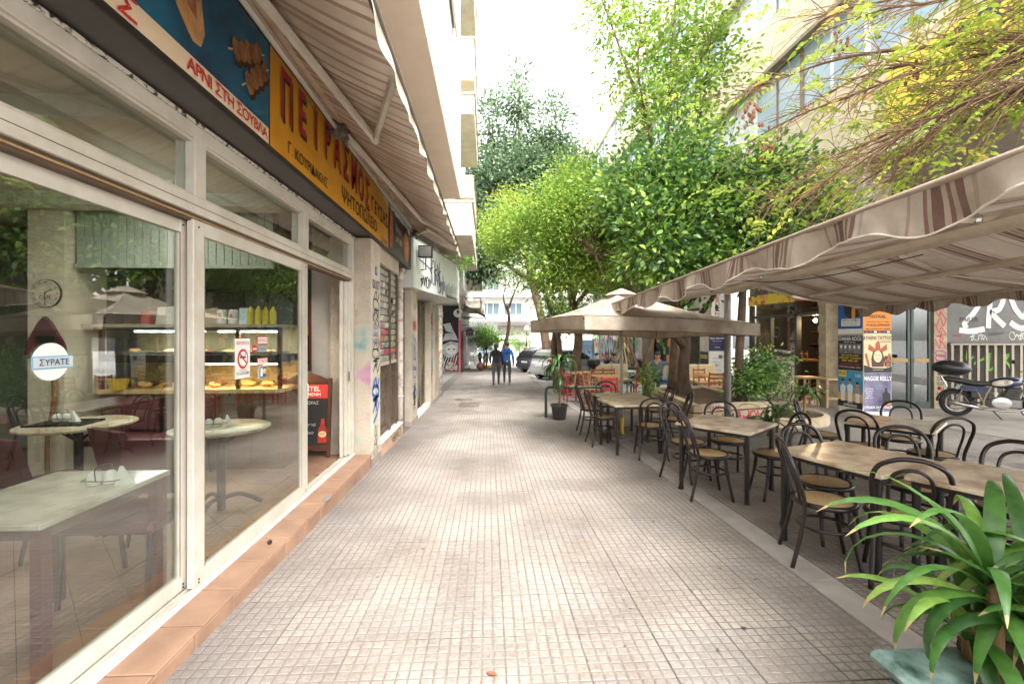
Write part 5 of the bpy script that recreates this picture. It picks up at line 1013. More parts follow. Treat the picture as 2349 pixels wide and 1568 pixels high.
t = thing('bar_lamp', 'bare glowing bulb over the bar doorway', 'lamp', (9.5, 12.8, 2.05)); MB().ell((0, 0, 0), (.045, .045, .055), 10, 8).build('bulb', emit_mat('warm_bulb', (1, .75, .4), 25), t, True); MB().tube([(0, 0, .055), (0, 0, .9)], .006, 5).build('cord', black, t)
l = bpy.data.lights.new('bulb_glow', 'POINT'); l.energy = 28; l.color = (1, .7, .4); l.shadow_soft_size = .05; o = bpy.data.objects.new('bulb_glow', l); COL.objects.link(o); o.parent = t; o.location = (.1, 0, -.1)
for k, (x, y, lb) in enumerate(((8.75, 12.1, 'tall wooden bar stool outside the bar door'), (8.95, 11.55, 'wooden bar stool half hidden behind the poster pillar'))):
    t = thing('bar_stool', lb, 'stool', (x, y, gz(y))); lw_ = mat('light_wood', '#c4a67e', rough=.6, var=.12); MB().cbox(-.22, .22, -.2, .2, .72, .78, .01).build('seat', lw_, t)
    for u in (-.18, .18):
        for v in (-.16, .16): MB().box(u-.022, u+.022, v-.022, v+.022, 0, .72).build('leg', lw_, t)
    for v in (-.16, .16): MB().box(-.16, .16, v-.015, v+.015, .22, .27).build('rung', lw_, t)
# notice pillar faces
FQ = plane_f((8.2, 17.3, 0), (0, -1, 0), (0, 0, 1)); FQy = plane_f((8.2, 16.6, 0), (1, 0, 0), (0, 0, 1))
flat(rect(.08, .58, 2.2, 3.25), FQy, white, pq, 'notice'); text('ΑΤΜΟΚΟ', .25, pq, FQy, red, (.33, 2.72), ang=PI/2, sx=.95, bold=.008)
MB().ribbon([(.09, 2.21), (.57, 2.21), (.57, 3.24), (.09, 3.24), (.09, 2.21)], .02, FQy, .008).build('notice_frame', red, pq)
def q1(t, f, u, w, a, b_): T(t, f, 'PAUL VAN DYK', .11, white, u+w/2, b_-.12, .7, bold=.004); T(t, f, 'Music Rescues Me', .05, white, u+w/2, b_-.22); T(t, f, 'Saturday 04 May 2019', .05, red, u+w/2, b_-.33); T(t, f, 'THEATER', .05, white, u+w/2, b_-.45)
def q2(t, f, u, w, a, b_):
    for k in range(5): T(t, f, ('ακριβή', 'τρυπημένη', 'μουσική', 'παράσταση', '2019')[k], .07, p_gry, u+w*.4, b_-.25-k*.15)
    flat(circ(u+w*.7, b_-.2, .08, 14), f, p_gry, t, 'print', .008)
poster(FQy, .62, 1.05, 1.62, 'dark blue concert poster with white heading on the notice pillar', navy, q1); poster(FQy, .62, .05, 1.02, 'pale grey text poster below the dark blue one on the notice pillar', p_wht, q2); poster(FQ, .66, .1, 1.0, 'black and yellow poster on the street side of the notice pillar', p_blk, lambda t, f, u, w, a, b_: T(t, f, 'DOORS', .2, yellow, u+w/2, b_-.2, .8, bold=.008))
# shops further along
for k, (y0, y1, c, lb) in enumerate(((17.4, 21.5, '#3f4a42', 'dark green shop with lattice shutters behind the tree trunks'), (21.6, 26, '#6a5a4a', 'cluttered shop front with colourful posters behind the seated man'), (26.1, 31, '#5d5b58', 'grey shuttered shop front behind the scooters'), (31.1, 39, '#8a8f90', 'shop front covered in bright graffiti behind the cars'))):
    t = thing('street_shop', lb, 'shop front'); MB().box(9.0, 9.4, y0, y1, -1.2, 5.3).build('wall', mat('shopwall%d' % k, c, rough=.7, var=.25, scale=1.2), t)
    n = 3; w = (y1-y0)/n
    for q in range(n):
        wn_ = MB().box(8.95, 8.999, y0+q*w+.12, y0+(q+1)*w-.12, -.3, 2.2).build('window', mat('shopglass%d' % (q % 2), ('#39423f', '#4a4f50')[q % 2], rough=.12, var=.5, scale=2), t); MB().box(8.93, 8.949, y0+q*w+.06, y0+q*w+.119, -.5, 2.3).box(8.93, 8.949, y0+(q+1)*w-.119, y0+(q+1)*w-.06, -.5, 2.3).box(8.93, 8.949, y0+q*w+.12, y0+(q+1)*w-.12, 2.21, 2.3).build('frame', frd, wn_)
    FZ = plane_f((8.95, 0, 0), (0, -1, 0), (0, 0, 1)); r_ = random.Random(k)
    if k == 0:
        mb = MB()
        for q in range(40):
            for s in (1, -1): u = -y1+.2+q*.1; mb.tube([(8.92, -u, -.3 if s > 0 else 2.2), (8.92, -u-.9 if -u-.9 > y0 else y0+.1, 2.2 if s > 0 else -.3)], .006, 4, False)
        mb.build('lattice', gym, t)
    elif k in (1, 3):
        for q in range(26 if k == 1 else 18):
            u = -(y0+.3+(y1-y0-.7)*r_.random()); v = -.3+2.3*r_.random(); c2 = r_.choice(['#c9443a', '#d9b23a', '#3a8a7a', '#d8d4c8', '#b05a8a', '#3f6fa8', '#e0a070', '#7fae5a']); flat([(u-.2, v-.15), (u+.2, v-.18), (u+.18, v+.2), (u-.19, v+.18)], FZ, mat('flyer_'+c2[1:], c2, rough=.6, var=.3, scale=15), t, 'flyer', .004+.001*(q % 7))
    if k == 3: scribble(FZ, -37, -32, 0, 1.8, .1, gm, t, 91, 9, .014); scribble(FZ, -37, -32, .3, 1.5, .12, gt, t, 92, 7, .016)
t = thing('picture_shop_sign', 'pale lettered shop sign half hidden behind the umbrella', 'sign'); MB().box(8.7, 8.95, 17.6, 21, 2.75, 3.5).build('panel', mat('pale_sign', '#cfc9ba', rough=.6), t); text('Picture', .5, t, plane_f((8.7, 0, 0), (0, -1, 0), (0, 0, 1)), black, (-19.6, 3.12), h=.012); MB().grid(lambda a, c_: (8.9-1.3*c_, 17.5+3.6*a, 2.7-.35*c_), 4, 2).build('canopy', mat('pale_green_cloth', '#b9c4ae', rough=.8), t, solid=.02)
# end wall across the arcade, behind the motorcycle
ew = thing('arcade_end_wall', 'dim end wall of the arcade with glass doors and a graffiti panel', 'wall'); YE = 11.2
MB().box(9.3, 10.26, YE+.1, YE+.4, -.5, 5.36).build('pier', mat('pier_grey', '#55544c', rough=.7, var=.2), ew); MB().box(8.86, 9.3, YE+.35, YE+.6, -.5, 5.36).build('pier', mat('pier_cream', '#b5a88c', c2='#8c7a5c', rough=.8, scale=4), ew)
MB().box(10.26, 15.5, YE+1.6, YE+1.8, -.5, 5.36).build('back_wall', mat('lobby_wall', '#6d6e66', rough=.6), ew); MB().box(10.26, 15.5, YE+.01, YE+.3, 2.75, 5.36).build('lintel', mat('lintel_grey', '#4d4a44', rough=.8), ew)
gfm = mat('door_green', '#39463e', rough=.5)
for (a, c_) in ((10.28, 10.85), (10.88, 11.42)):
    o = MB().box(a, a+.07, YE, YE+.05, -.27, 2.74).box(c_-.07, c_, YE, YE+.05, -.27, 2.74).box(a+.07, c_-.07, YE, YE+.05, -.27, -.10).box(a+.07, c_-.07, YE, YE+.05, 2.66, 2.74).build('glass_door', gfm, ew); MB().box(a+.07, c_-.07, YE+.02, YE+.028, -.10, 2.66).build('pane', glass_mat('door_glass', f0=.14, tint=(.6, .66, .64)), o); MB().box(a+.07, c_-.07, YE-.012, YE-.001, .92, 1.02).build('push_bar', mat('brass', '#8a7448', rough=.4, metal=.5), o)
MB().box(11.45, 11.80, YE-.05, YE+.3, -.5, 5.36).build('column', mat('column_cream', '#b0a084', c2='#8a7c64', rough=.8, scale=5), ew); FE = plane_f((0, YE-.05, 0), (1, 0, 0), (0, 0, 1)); scribble(FE, 11.48, 11.77, 1.3, 2.6, .025, gr, ew, 101, 7, vertical=True); scribble(FE, 11.48, 11.77, .75, 1.2, .03, gm, ew, 102, 4, vertical=True); text('ΝΑ\nΣΑΓ\nΚΑΙ\nΜΗ\nΡΟΥ\nΧΑΙ', .13, ew, FE, gk, (11.62, .3), sx=.9)
MB().box(11.82, 15.5, YE+.02, YE+.1, 1.42, 2.75).build('metal_panel', mat('panel_dark', '#5c5952', c2='#403d38', rough=.5, scale=2), ew); FP_ = plane_f((0, YE+.02, 0), (1, 0, 0), (0, 0, 1))
for k, P in enumerate((([(12.2, 1.75), (12.5, 1.72), (12.9, 1.78)],), ([(12.25, 2.6), (12.5, 2.7), (12.75, 2.5), (12.6, 2.2), (12.35, 1.95), (12.4, 1.8)],), ([(13.0, 1.8), (13.02, 2.2), (13.1, 2.68), (13.4, 2.6), (13.3, 2.3), (13.1, 2.2), (13.45, 1.85)],), ([(13.6, 2.65), (13.75, 2.3), (14.0, 2.1), (14.1, 2.6)],), ([(13.6, 1.95), (13.9, 1.8), (14.3, 1.9)],))): MB().ribbon(P[0], .14, FP_, .004+.001*k).build('graffiti', gw, ew)
text('PARTA', .17, ew, FP_, gk, (12.45, 2.02), shear=.2, h=.012); text('Kinezoa', .13, ew, FP_, gk, (13.2, 1.66), shear=.2, h=.012, ang=.12); text('MNS', .12, ew, FP_, gr, (12.15, 1.60), h=.012); scribble(FP_, 13.6, 14.2, 1.5, 1.7, .012, gw, ew, 104, 5); scribble(FP_, 12.5, 12.95, 1.48, 1.66, .012, gw, ew, 105, 4)
rl = thing('picket_railing', 'dull metal railing of upright slats behind the motorcycle', 'railing', (0, YE-.08, 0)); pk = mat('railing_grey', '#8c8371', rough=.6, metal=.2, var=.15); MB().box(11.83, 15.4, -.03, .03, 1.36, 1.41).build('top_rail', pk, rl); MB().box(11.83, 15.4, -.02, .02, -.24, -.2).build('bottom_rail', pk, rl)
for k in range(15): MB().box(11.86+k*.235, 11.93+k*.235, -.02, .02, -.199, 1.359).build('slat', pk, rl)
MB().box(11.82, 15.5, YE+.3, YE+.35, -.5, 1.42).build('dark_infill', mat('infill', '#38332d', rough=.7), ew); FI = plane_f((0, YE+.29, 0), (1, 0, 0), (0, 0, 1))
for P in ([(12.72, 1.2), (12.72, .95), (12.9, 1.05)], [(12.9, .85), (13.1, .95), (13.2, 1.0)], [(13.35, 1.15), (13.33, .7), (13.5, .8)], [(13.75, .9), (13.9, 1.1), (13.75, 1.0), (13.95, .7), (13.9, .3)]): MB().ribbon(P, .06, FI, .005).build('graffiti', gg, ew)
# ------------------------------------------------------------------ terrace furniture
lac = mat('black_lacquer', '#1f1a18', rough=.35, var=.25, scale=14, c2='#2c211c', thresh=(.25, .75)); cane = mat('cane_seat', '#c4a878', c2='#a08358', rough=.6, scale=60, bump=.5, bscale=220)
def bentwood():
    t = thing('bentwood_chair', 'x', 'chair', (0, 0, 0), 0, 'black bentwood cafe chairs')
    MB().lathe([(.185, .448), (.19, .455), (.18, .462), (.0005, .464)], n=28).build('seat', cane, t, 'auto'); MB().torus((0, 0, .448), .195, .02, 'z', 30, 8).build('seat_ring', lac, t, True); MB().torus((0, 0, .27), .168, .012, 'z', 28, 7).build('stretcher', lac, t, True)
    hoop = smooth([(-.205, -.25, 0), (-.185, -.19, .25), (-.178, -.165, .46), (-.192, -.205, .62), (-.198, -.245, .74), (-.165, -.275, .83), (-.08, -.288, .878), (0, -.29, .888), (.08, -.288, .878), (.165, -.275, .83), (.198, -.245, .74), (.192, -.205, .62), (.178, -.165, .46), (.185, -.19, .25), (.205, -.25, 0)], 4)
    MB().tube(hoop, .0155, 8).build('back_frame', lac, t, True)
    inner = smooth([(-.095, -.175, .455), (-.105, -.195, .56), (-.112, -.23, .68), (-.095, -.258, .765), (-.05, -.272, .805), (0, -.275, .815), (.05, -.272, .805), (.095, -.258, .765), (.112, -.23, .68), (.105, -.195, .56), (.095, -.175, .455)], 4)
    MB().tube(inner, .0115, 7).build('back_insert', lac, t, True)
    for s in (-1, 1): MB().tube(smooth([(s*.145, .12, .44), (s*.158, .135, .27), (s*.185, .185, 0)], 4), [.019]*5+[.015]*4, 8).build('leg', lac, t, True)
    return t
bw = bentwood(); bw_used = []
def chair(x, y, d, label, proto=bw, used=bw_used, tilt=True):
    o = proto if not used else copy_tree(proto); used.append(1)
    o.location = (x, y, gz(y)+.001); o.rotation_euler = (0, 0, math.atan2(d[1], d[0])-PI/2); o['label'] = label; return o
for a in [
  (1.90, 8.35, (1, -.05), 'bentwood chair at the left of the far tables, the farther of two'), (1.88, 7.38, (1, .05), 'bentwood chair at the left of the far tables, the nearer of two'), (2.34, 6.52, (.1, 1), 'bentwood chair with its back to the viewer at the far tables'), (2.92, 7.1, (-1, .25), 'bentwood chair on the planter side of the far tables, the nearer of two'), (3.02, 8.1, (-1, .05), 'bentwood chair on the planter side of the far tables, the farther of two'), (2.35, 8.85, (-.05, -1), 'bentwood chair at the far head of the far tables'),
  (2.36, 4.78, (1, -.12), 'bentwood chair at the left of the middle square table, foot on the concrete strip'), (2.40, 5.38, (.5, -.86), 'bentwood chair at the back left of the middle square table'), (2.92, 5.42, (-.15, -1), 'bentwood chair behind the middle square table, backed against the grey post'), (3.05, 4.72, (-1, .15), 'bentwood chair at the right of the middle square table'),
  (2.50, 3.28, (.93, -.38), 'large bentwood chair at the left end of the long near table, yellow seat fully seen'), (2.84, 3.72, (.1, -1), 'bentwood chair behind the long near table at its left end'), (3.50, 3.55, (-.35, -.94), 'bentwood chair behind the long near table at its middle'), (2.83, 2.98, (.55, .83), 'bentwood chair in front of the long near table with its hoop before the top'), (3.68, 3.02, (-.85, -.5), 'bentwood chair behind the long near table at the picture edge'),
  (4.32, 5.02, (.85, .5), 'bentwood chair in front of the rear table at its left'), (5.12, 5.42, (-.7, -.7), 'bentwood chair behind the rear table before the posters'), (4.72, 4.62, (.12, 1), 'bentwood chair in front of the rear table at its right'), (4.32, 5.72, (.75, -.6), 'bentwood chair side on at the far left corner of the rear table'), (3.35, 2.45, (-.4, .9), 'bentwood chair hidden behind the foreground leaves')]: chair(*a)
def cafe_table():
    t = thing('cafe_table', 'x', 'table', (0, 0, 0), 0, 'square travertine topped cafe tables')
    MB().cbox(-.4, .4, -.4, .4, .718, .748, .005).build('top', travert, t)
    fm = mat('black_steel', '#24211f', rough=.45, metal=.2)
    MB().box(-.37, .37, -.37, -.34, .685, .7178).box(-.37, .37, .34, .37, .685, .7178).box(-.37, -.34, -.34, .34, .685, .7178).box(.34, .37, -.34, .34, .685, .7178).build('frame', fm, t)
    for u in (-.35, .35):
        for v in (-.35, .35): MB().tube([(u, v, 0), (u, v, .684)], .024, 10).lathe([(.028, 0), (.028, .03)], (u, v, 0), 10).build('leg', fm, t, 'auto')
    return t
ctb = cafe_table(); tused = []
def table(x, y, d, label):
    o = ctb if not tused else copy_tree(ctb); tused.append(1); o.location = (x, y, gz(y)); o.rotation_euler = (0, 0, math.atan2(d[1], d[0])); o['label'] = label
table(2.21, 7.03, (1, .1), 'travertine topped table under the umbrella, the nearer of two joined'); table(2.30, 7.86, (1, .08), 'travertine topped table under the umbrella, the farther of two joined, pierced by the pole'); table(2.66, 4.98, (.75, .62), 'square travertine topped table standing alone in the middle'); table(2.88, 3.42, (.95, .31), 'left half of the long near travertine table'); table(3.27, 2.70, (.88, .47), 'right half of the long near travertine table'); table(4.58, 4.93, (.78, .6), 'rear travertine topped table in front of the poster pillar')
# umbrella
um = thing('terrace_umbrella', 'large square beige umbrella standing over the far tables', 'umbrella', (2.36, 7.98, gz(7.98)))
def umat():
    m = mat('umbrella_cloth', '#b0a595', c2='#85786a', rough=.85, scale=2.4, bump=.8, bscale=5, thresh=(.32, .6), spec=.15)
    t = m.node_tree; b = t.nodes['Principled BSDF']; tr = N(t, 'ShaderNodeBsdfTranslucent'); tr.inputs[0].default_value = rgba(hx('#b89f7c')); mx = N(t, 'ShaderNodeMixShader', i_Fac=.12)
    t.links.new(b.outputs[0], mx.inputs[1]); t.links.new(tr.outputs[0], mx.inputs[2]); t.links.new(mx.outputs[0], t.nodes['Material Output'].inputs['Surface']); return m
ucl = umat(); U0 = Vector((2.36, 7.98, gz(7.98)))
cor = [Vector(p)-U0 for p in ((.80, 8.55, 1.87), (1.32, 6.27, 1.885), (4.50, 7.36, 1.80), (3.68, 9.83, 1.74))]; apx = Vector((2.35, 7.98, 2.37))-U0
for k in range(4):
    a, b_ = cor[k], cor[(k+1) % 4]
    def fn(u, v, a=a, b_=b_):
        e = a.lerp(b_, u); e = e+Vector((0, 0, .02*math.sin(PI*u))); p = apx.lerp(e, .12+.88*v); s = -.10*math.sin(PI*u)*math.sin(PI*v*.9)-.05*math.sin(PI*v)
        return tuple(p+Vector((0, 0, s)))
    MB().grid(fn, 12, 12).build('canopy_panel', ucl, um, True)
    def fv(u, v, a=a, b_=b_):
        e = a.lerp(b_, u)+Vector((0, 0, .02*math.sin(PI*u))); n = (b_-a).cross(Vector((0, 0, 1))).normalized()
        return tuple(e+Vector((0, 0, -.20*v))+n*(.015+.015*math.sin(u*23+k)*v-.03*v*(1-abs(2*u-1))))
    MB().grid(fv, 30, 4).build('valance', ucl, um, True); MB().tube([fv(i/30, 1.0) for i in range(31)], .006, 5).build('hem', mat('hem_brown', '#6b5a48', rough=.9), um); MB().tube([tuple(Vector(fv(i/30, 0))+Vector((0, 0, .004))) for i in range(31)], .005, 5).build('seam', MATS['hem_brown'], um)
    MB().tube([tuple(apx+Vector((0, 0, -.12))), tuple(apx.lerp(a, .5)+Vector((0, 0, -.10))), tuple(a+Vector((0, 0, -.05)))], .014, 6).build('rib', dark, um); MB().tube([(0, 0, 1.95), tuple(apx.lerp(a, .55)+Vector((0, 0, -.05)))], .010, 6).build('strut', dark, um)
MB().lathe([(.30, -.09), (.2, -.04), (.05, .02), (.01, .03)], tuple(apx+Vector((0, 0, .04))), 8, False).build('vent_cap', ucl, um, True)
MB().tube([(0, 0, .25), (0, 0, 2.5)], .024, 10).build('pole', mat('grey_pole', '#8d8c88', rough=.5, metal=.2), um, True); MB().tube([(0, 0, 0), (0, 0, .35)], .035, 10).build('pole_foot', mat('yellow_pipe', '#c49a2c', rough=.5), um, True); MB().box(-.25, .25, -.25, .25, 0, .05).build('base_plate', iron, um)
# big free standing double awning over the near tables
ba_m = stripe_mat('terrace_awning_cloth', 'Y', .55, [(0, '#b3a798'), (.20, '#a09182'), (.24, '#b3a798'), (.30, '#6f5047'), (.36, '#a39486'), (.40, '#6f5047'), (.43, '#a79789'), (.47, '#5e413a'), (.55, '#a39486'), (.58, '#6f5047'), (.61, '#b3a798'), (.72, '#978275'), (.75, '#b3a798')], wear='#84776a')
ba = thing('terrace_awning', 'wide brown striped double awning on posts over the near tables', 'awning')
YA0, YA1 = -1.2, 7.5
def zr(y): return 2.66-.03*y
def ze(y): return 2.345-.031*y
def ze2(y): return 2.26-.03*y
MB().grid(lambda a, c: (4.0-2.0*c, YA0+(YA1-YA0)*a, zr(YA0+(YA1-YA0)*a)*(1-c)+ze(YA0+(YA1-YA0)*a)*c-.07*math.sin(PI*c)*(1+.4*math.sin(a*9))), 60, 12).build('cloth', ba_m, ba, True)
MB().grid(lambda a, c: (4.0+1.78*c, YA0+(YA1-.6-YA0)*a, zr(YA0+(YA1-.6-YA0)*a)*(1-c)+ze2(YA0+(YA1-.6-YA0)*a)*c-.05*math.sin(PI*c)), 60, 10).build('cloth', ba_m, ba, True)
def valf(x, y0, y1, ez, hgt, amp, wl, ph, out):
    def f(a, c):
        y = y0+(y1-y0)*a; w = .5+.5*math.sin(2*PI*y/wl+ph); w2 = math.sin(2*PI*y/(wl*.43)+1)
        return (x+out*(.035*math.sin(2*PI*y/wl*1.3+ph)*c+.014*w2*c+.006*math.sin(y*41+c*5)*c), y, ez(y)-c*(hgt*(.62+.38*w)+.012*w2))
    return f
MB().grid(valf(1.985, YA0, YA1, ze, .215, 0, .92, .6, -1), 260, 6).build('valance', ba_m, ba, True); MB().grid(valf(5.79, YA0, YA1-.6, ze2, .17, 0, .55, 0, 1), 220, 4).build('valance', ba_m, ba, True)
pts = [valf(1.985, YA0, YA1, ze, .215, 0, .92, .6, -1)(i/260, 1.0) for i in range(261)]; MB().tube(pts, .005, 5).build('piping', mat('piping_white', '#ddd6ca', rough=.8), ba)
cbm = mat('cream_bar', '#dcd2c2', rough=.5, var=.1, c2='#c4b7a2', scale=5)
MB().tube([(2.0, YA0, ze(YA0)-.005), (2.0, YA1, ze(YA1)-.005)], .022, 8).build('front_bar', mat('dull_bar', '#8d7d6b', rough=.7), ba, True); MB().tube([(5.77, YA0, ze2(YA0)-.005), (5.77, YA1-.6, ze2(YA1-.6)-.005)], .025, 8).build('rear_bar', cbm, ba, True)
def beam(p, q, w, name, m=cbm): MB().tube([p, q], w, 4).build(name, m, ba)
beam((4.0, YA0, zr(YA0)-.09), (4.0, YA1, zr(YA1)-.09), .06, 'ridge_beam'); beam((3.2, 2.0, 2.34), (3.2, 6.3, 2.23), .04, 'bar'); beam((4.75, 2.0, 2.32), (4.75, 6.5, 2.20), .035, 'bar')
for y in (2.3, 4.6, 6.9):
    beam((3.95, y, zr(y)-.12), (3.1, y+.45, zr(y)-.25), .026, 'arm'); beam((3.1, y+.45, zr(y)-.25), (2.05, y+.1, ze(y)-.03), .022, 'forearm')
    beam((4.05, y-.3, zr(y)-.12), (4.9, y+.1, zr(y)-.24), .026, 'arm'); beam((4.9, y+.1, zr(y)-.24), (5.72, y-.3, ze2(y)-.03), .022, 'forearm'); MB().ell((3.1, y+.45, zr(y)-.25), (.04, .04, .04), 8, 6).build('elbow', steel, ba)
for y in (7.5, .9):
    pm = mat('post_grey', '#857f77', rough=.55, var=.15, scale=6)
    po = MB().tube([(4.03, y, gz(y)), (4.03, y, zr(y)-.13)], .055, 14).build('post', pm, ba, True)
    if y > 2: FPp = plane_f((4.03, y-.056, 0), (1, 0, 0), (0, 0, 1)); flat(rect(-.03, .03, 1.58, 1.86), FPp, mat('sticker_grey', '#8fa09a'), po, 'sticker', .001); flat(circ(0, 1.72, .022, 12), FPp, red, po, 'sticker', .004)
ch = MB().tube(smooth([(3.0, 5.4, 2.28), (3.2, 4.9, 2.2), (3.5, 4.4, 2.22), (3.9, 3.9, 2.33)], 6), .005, 5).build('cable', black); tag(ch, 'thin black cable sagging under the striped double awning', 'cable')
# low planter with graffiti
pl = thing('tree_planter', 'low concrete planter with red band and scrawled graffiti around two trees', 'planter')
poly = [(3.95, 8.60), (5.95, 9.30), (6.3, 13.0), (4.55, 12.7)]; pcon = mat('planter_concrete', '#c9b79c', c2='#a8957a', rough=.85, scale=3, bump=.3)
def wallseg(a, b_, w, z0, z1, name, m, inset=0):
    a = Vector((*a, 0)); b_ = Vector((*b_, 0)); d = (b_-a).normalized(); n = Vector((-d.y, d.x, 0)); i0, i1 = inset, inset+w
    vs = []
    for z in (z0, z1):
        for p in (a+n*i0, b_+n*i0, b_+n*i1, a+n*i1): vs.append((p.x, p.y, gz(p.y)+z))
    return MB().add(vs, [(0,3,2,1), (4,5,6,7), (0,1,5,4), (1,2,6,5), (2,3,7,6), (3,0,4,7)]).build(name, m, pl)
for i in range(4):
    a, b_ = poly[i], poly[(i+1) % 4]; wallseg(a, b_, .14, -.1, .30, 'wall', pcon, .01); wallseg(a, b_, .15, .3005, .3295, 'red_band', mat('band_red', '#7a3a2c', rough=.7), .004); wallseg(a, b_, .17, .33, .45, 'coping', pcon, 0)
soil = mat('soil', '#5a4632', c2='#3f3022', rough=.95, scale=9, bump=.6); MB().add([(x, y, gz(y)+.40) for x, y in poly], [(0, 1, 2, 3)]).build('soil', soil, pl)
A_, B_ = Vector((*poly[3], 0)), Vector((*poly[0], 0)); dL = (B_-A_).normalized(); FL = plane_f((A_.x, A_.y, gz(A_.y)), (dL.x, dL.y, SLOPE*-dL.y), (0, 0, 1))
text('BUNS', .16, pl, FL, gk, (3.6, .39), bold=.003, h=.004, shear=.2); text('Po   Yokai...', .12, pl, FL, gk, (2.2, .39), h=.004); scribble(FL, 2.6, 3.6, .02, .26, .03, gbl, pl, 121, 6, -.006); text('WAKE UP', .13, pl, FL, gm, (3.55, .05), h=-.006); scribble(FL, 1.2, 2.4, .05, .25, .02, gk, pl, 122, 8, -.006)
A_, B_ = Vector((*poly[0], 0)), Vector((*poly[1], 0)); dL = (B_-A_).normalized(); FL2 = plane_f((A_.x, A_.y, gz(A_.y)), (dL.x, dL.y, SLOPE*-dL.y), (0, 0, 1))
text('WAKE', .13, pl, FL2, gm, (.5, .39), h=.004, bold=.002); scribble(FL2, .1, 1.1, .02, .26, .025, gk, pl, 123, 7, -.006); scribble(FL2, 1.1, 1.8, .0, .28, .03, gr, pl, 124, 5, -.006)
pl2 = thing('soil_bed', 'small raised soil bed with two slanting trunks beyond the far tables', 'planter'); poly2 = [(3.35, 10.4), (4.4, 10.5), (4.45, 12.2), (3.55, 12.1)]
_pl = pl; pl = pl2
for i in range(4): wallseg(poly2[i], poly2[(i+1) % 4], .1, -.1, .2, 'wall', pcon)
MB().add([(x, y, gz(y)+.16) for x, y in poly2], [(0, 1, 2, 3)]).build('soil', soil, pl2); pl = _pl
# hoop barrier
hb = thing('hoop_barrier', 'dark green tubular hoop barrier standing at the pavement edge', 'barrier', (0, 0, 0)); gpt = mat('green_pipe', '#2f3f38', rough=.45, var=.15)
zb = gz(10.15); MB().tube(smooth([(1.28, 10.18, zb), (1.28, 10.18, zb+.3), (1.28, 10.18, zb+.58), (1.31, 10.18, zb+.66), (1.39, 10.18, zb+.69), (1.9, 10.15, zb+.69), (2.45, 10.12, zb+.69), (2.53, 10.12, zb+.66), (2.56, 10.12, zb+.58), (2.56, 10.12, zb+.3), (2.56, 10.12, zb)], 4), .032, 10).build('hoop', gpt, hb, True)
for x, y in ((1.28, 10.18), (2.56, 10.12)): MB().lathe([(.09, 0), (.085, .01)], (x, y, zb), 14).build('foot', kerbm, hb)
# taverna chairs and tables in the background
def taverna(name, m, rush):
    t = thing(name, 'x', 'chair', (0, 0, 0), 0, 'ladder back taverna chairs')
    for u in (-.19, .19):
        MB().tube([(u, -.19, 0), (u, -.19, .45), (u*.96, -.25, .88)], .021, 6).build('back_post', m, t); MB().box(u-.02, u+.02, .16, .2, 0, .45).build('leg', m, t)
    for z in (.58, .70, .82): MB().box(-.18, .18, -.19-(z-.45)*.14-.012, -.19-(z-.45)*.14+.008, z-.03, z+.03).build('slat', m, t)
    MB().cbox(-.21, .21, -.2, .21, .43, .465, .008).build('seat', rush, t)
    for z in (.14, .26):
        for u in (-.19, .19): MB().box(u-.01, u+.01, -.17, .16, z, z+.02).build('rung', m, t)
        MB().box(-.17, .17, .17, .19, z+.03, z+.05).build('rung', m, t)
    return t
rush = mat('rush_seat', '#d9a070', c2='#b98050', rough=.8, scale=30); redw = mat('red_painted_wood', '#b0343a', rough=.5, var=.15); rustw = mat('orange_stained_wood', '#a35a34', rough=.5, var=.15)
rc = taverna('taverna_chair', redw, rush); wc = taverna('taverna_chair', rustw, rush); ru, wu = [], []
for x, y, d, lb in ((2.42, 13.2, (1, .1), 'red ladder back chair beside the yucca'), (4.75, 14.0, (.1, 1), 'red ladder back chair at the table of the seated man'), (2.95, 11.0, (.3, 1), 'low red ladder back chair behind the far tables')): chair(x, y, d, lb, rc, ru)
for x, y, d, lb in ((2.78, 12.5, (1, .1), 'orange ladder back chair left of the pine table, the nearer of two'), (2.98, 12.9, (1, .1), 'orange ladder back chair left of the pine table, the farther of two'), (3.55, 14.6, (0, -1), 'orange ladder back chair behind the pine table, left of two'), (3.95, 14.6, (0, -1), 'orange ladder back chair behind the pine table, right of two'), (6.45, 12.75, (.2, 1), 'orange ladder back chair between the two planter trees'), (7.05, 12.4, (.1, 1), 'orange ladder back chair behind the grey awning post'), (6.9, 14.4, (0, -1), 'orange ladder back chair beyond the pale table'), (5.7, 13.3, (1, 0), 'orange ladder back chair left of the planter trunk')): chair(x, y, d, lb, wc, wu)
pine = mat('pine_wood', '#d8a56c', rough=.5, var=.12, scale=3)
def trestle(x, y, label, m=pine, w=.8, l=.8):
    t = thing('taverna_table', label, 'table', (x, y, gz(y)), .05, 'simple wooden taverna tables'); MB().cbox(-w/2, w/2, -l/2, l/2, .7, .74, .005).build('top', m, t)
    for s in (-1, 1):
        for q in (-1, 1): MB().tube([(s*w*.42, q*l*.38, 0), (s*w*.28, q*l*.34, .7)], .028, 4).build('leg', m, t)
        MB().box(s*w*.35-.02, s*w*.35+.02, -l*.34, l*.34, .3, .36).build('brace', m, t)
trestle(3.55, 13.5, 'pine table with splayed legs beyond the far tables'); trestle(3.1, 15.3, 'small pine table in front of the scooter'); trestle(6.75, 13.5, 'pine table behind the planter trees'); trestle(5.0, 14.9, 'grey green topped table in front of the seated man', mat('grey_green_top', '#8fa39b', rough=.5))
beige = mat('beige_vinyl', '#cbb994', rough=.5, var=.08)
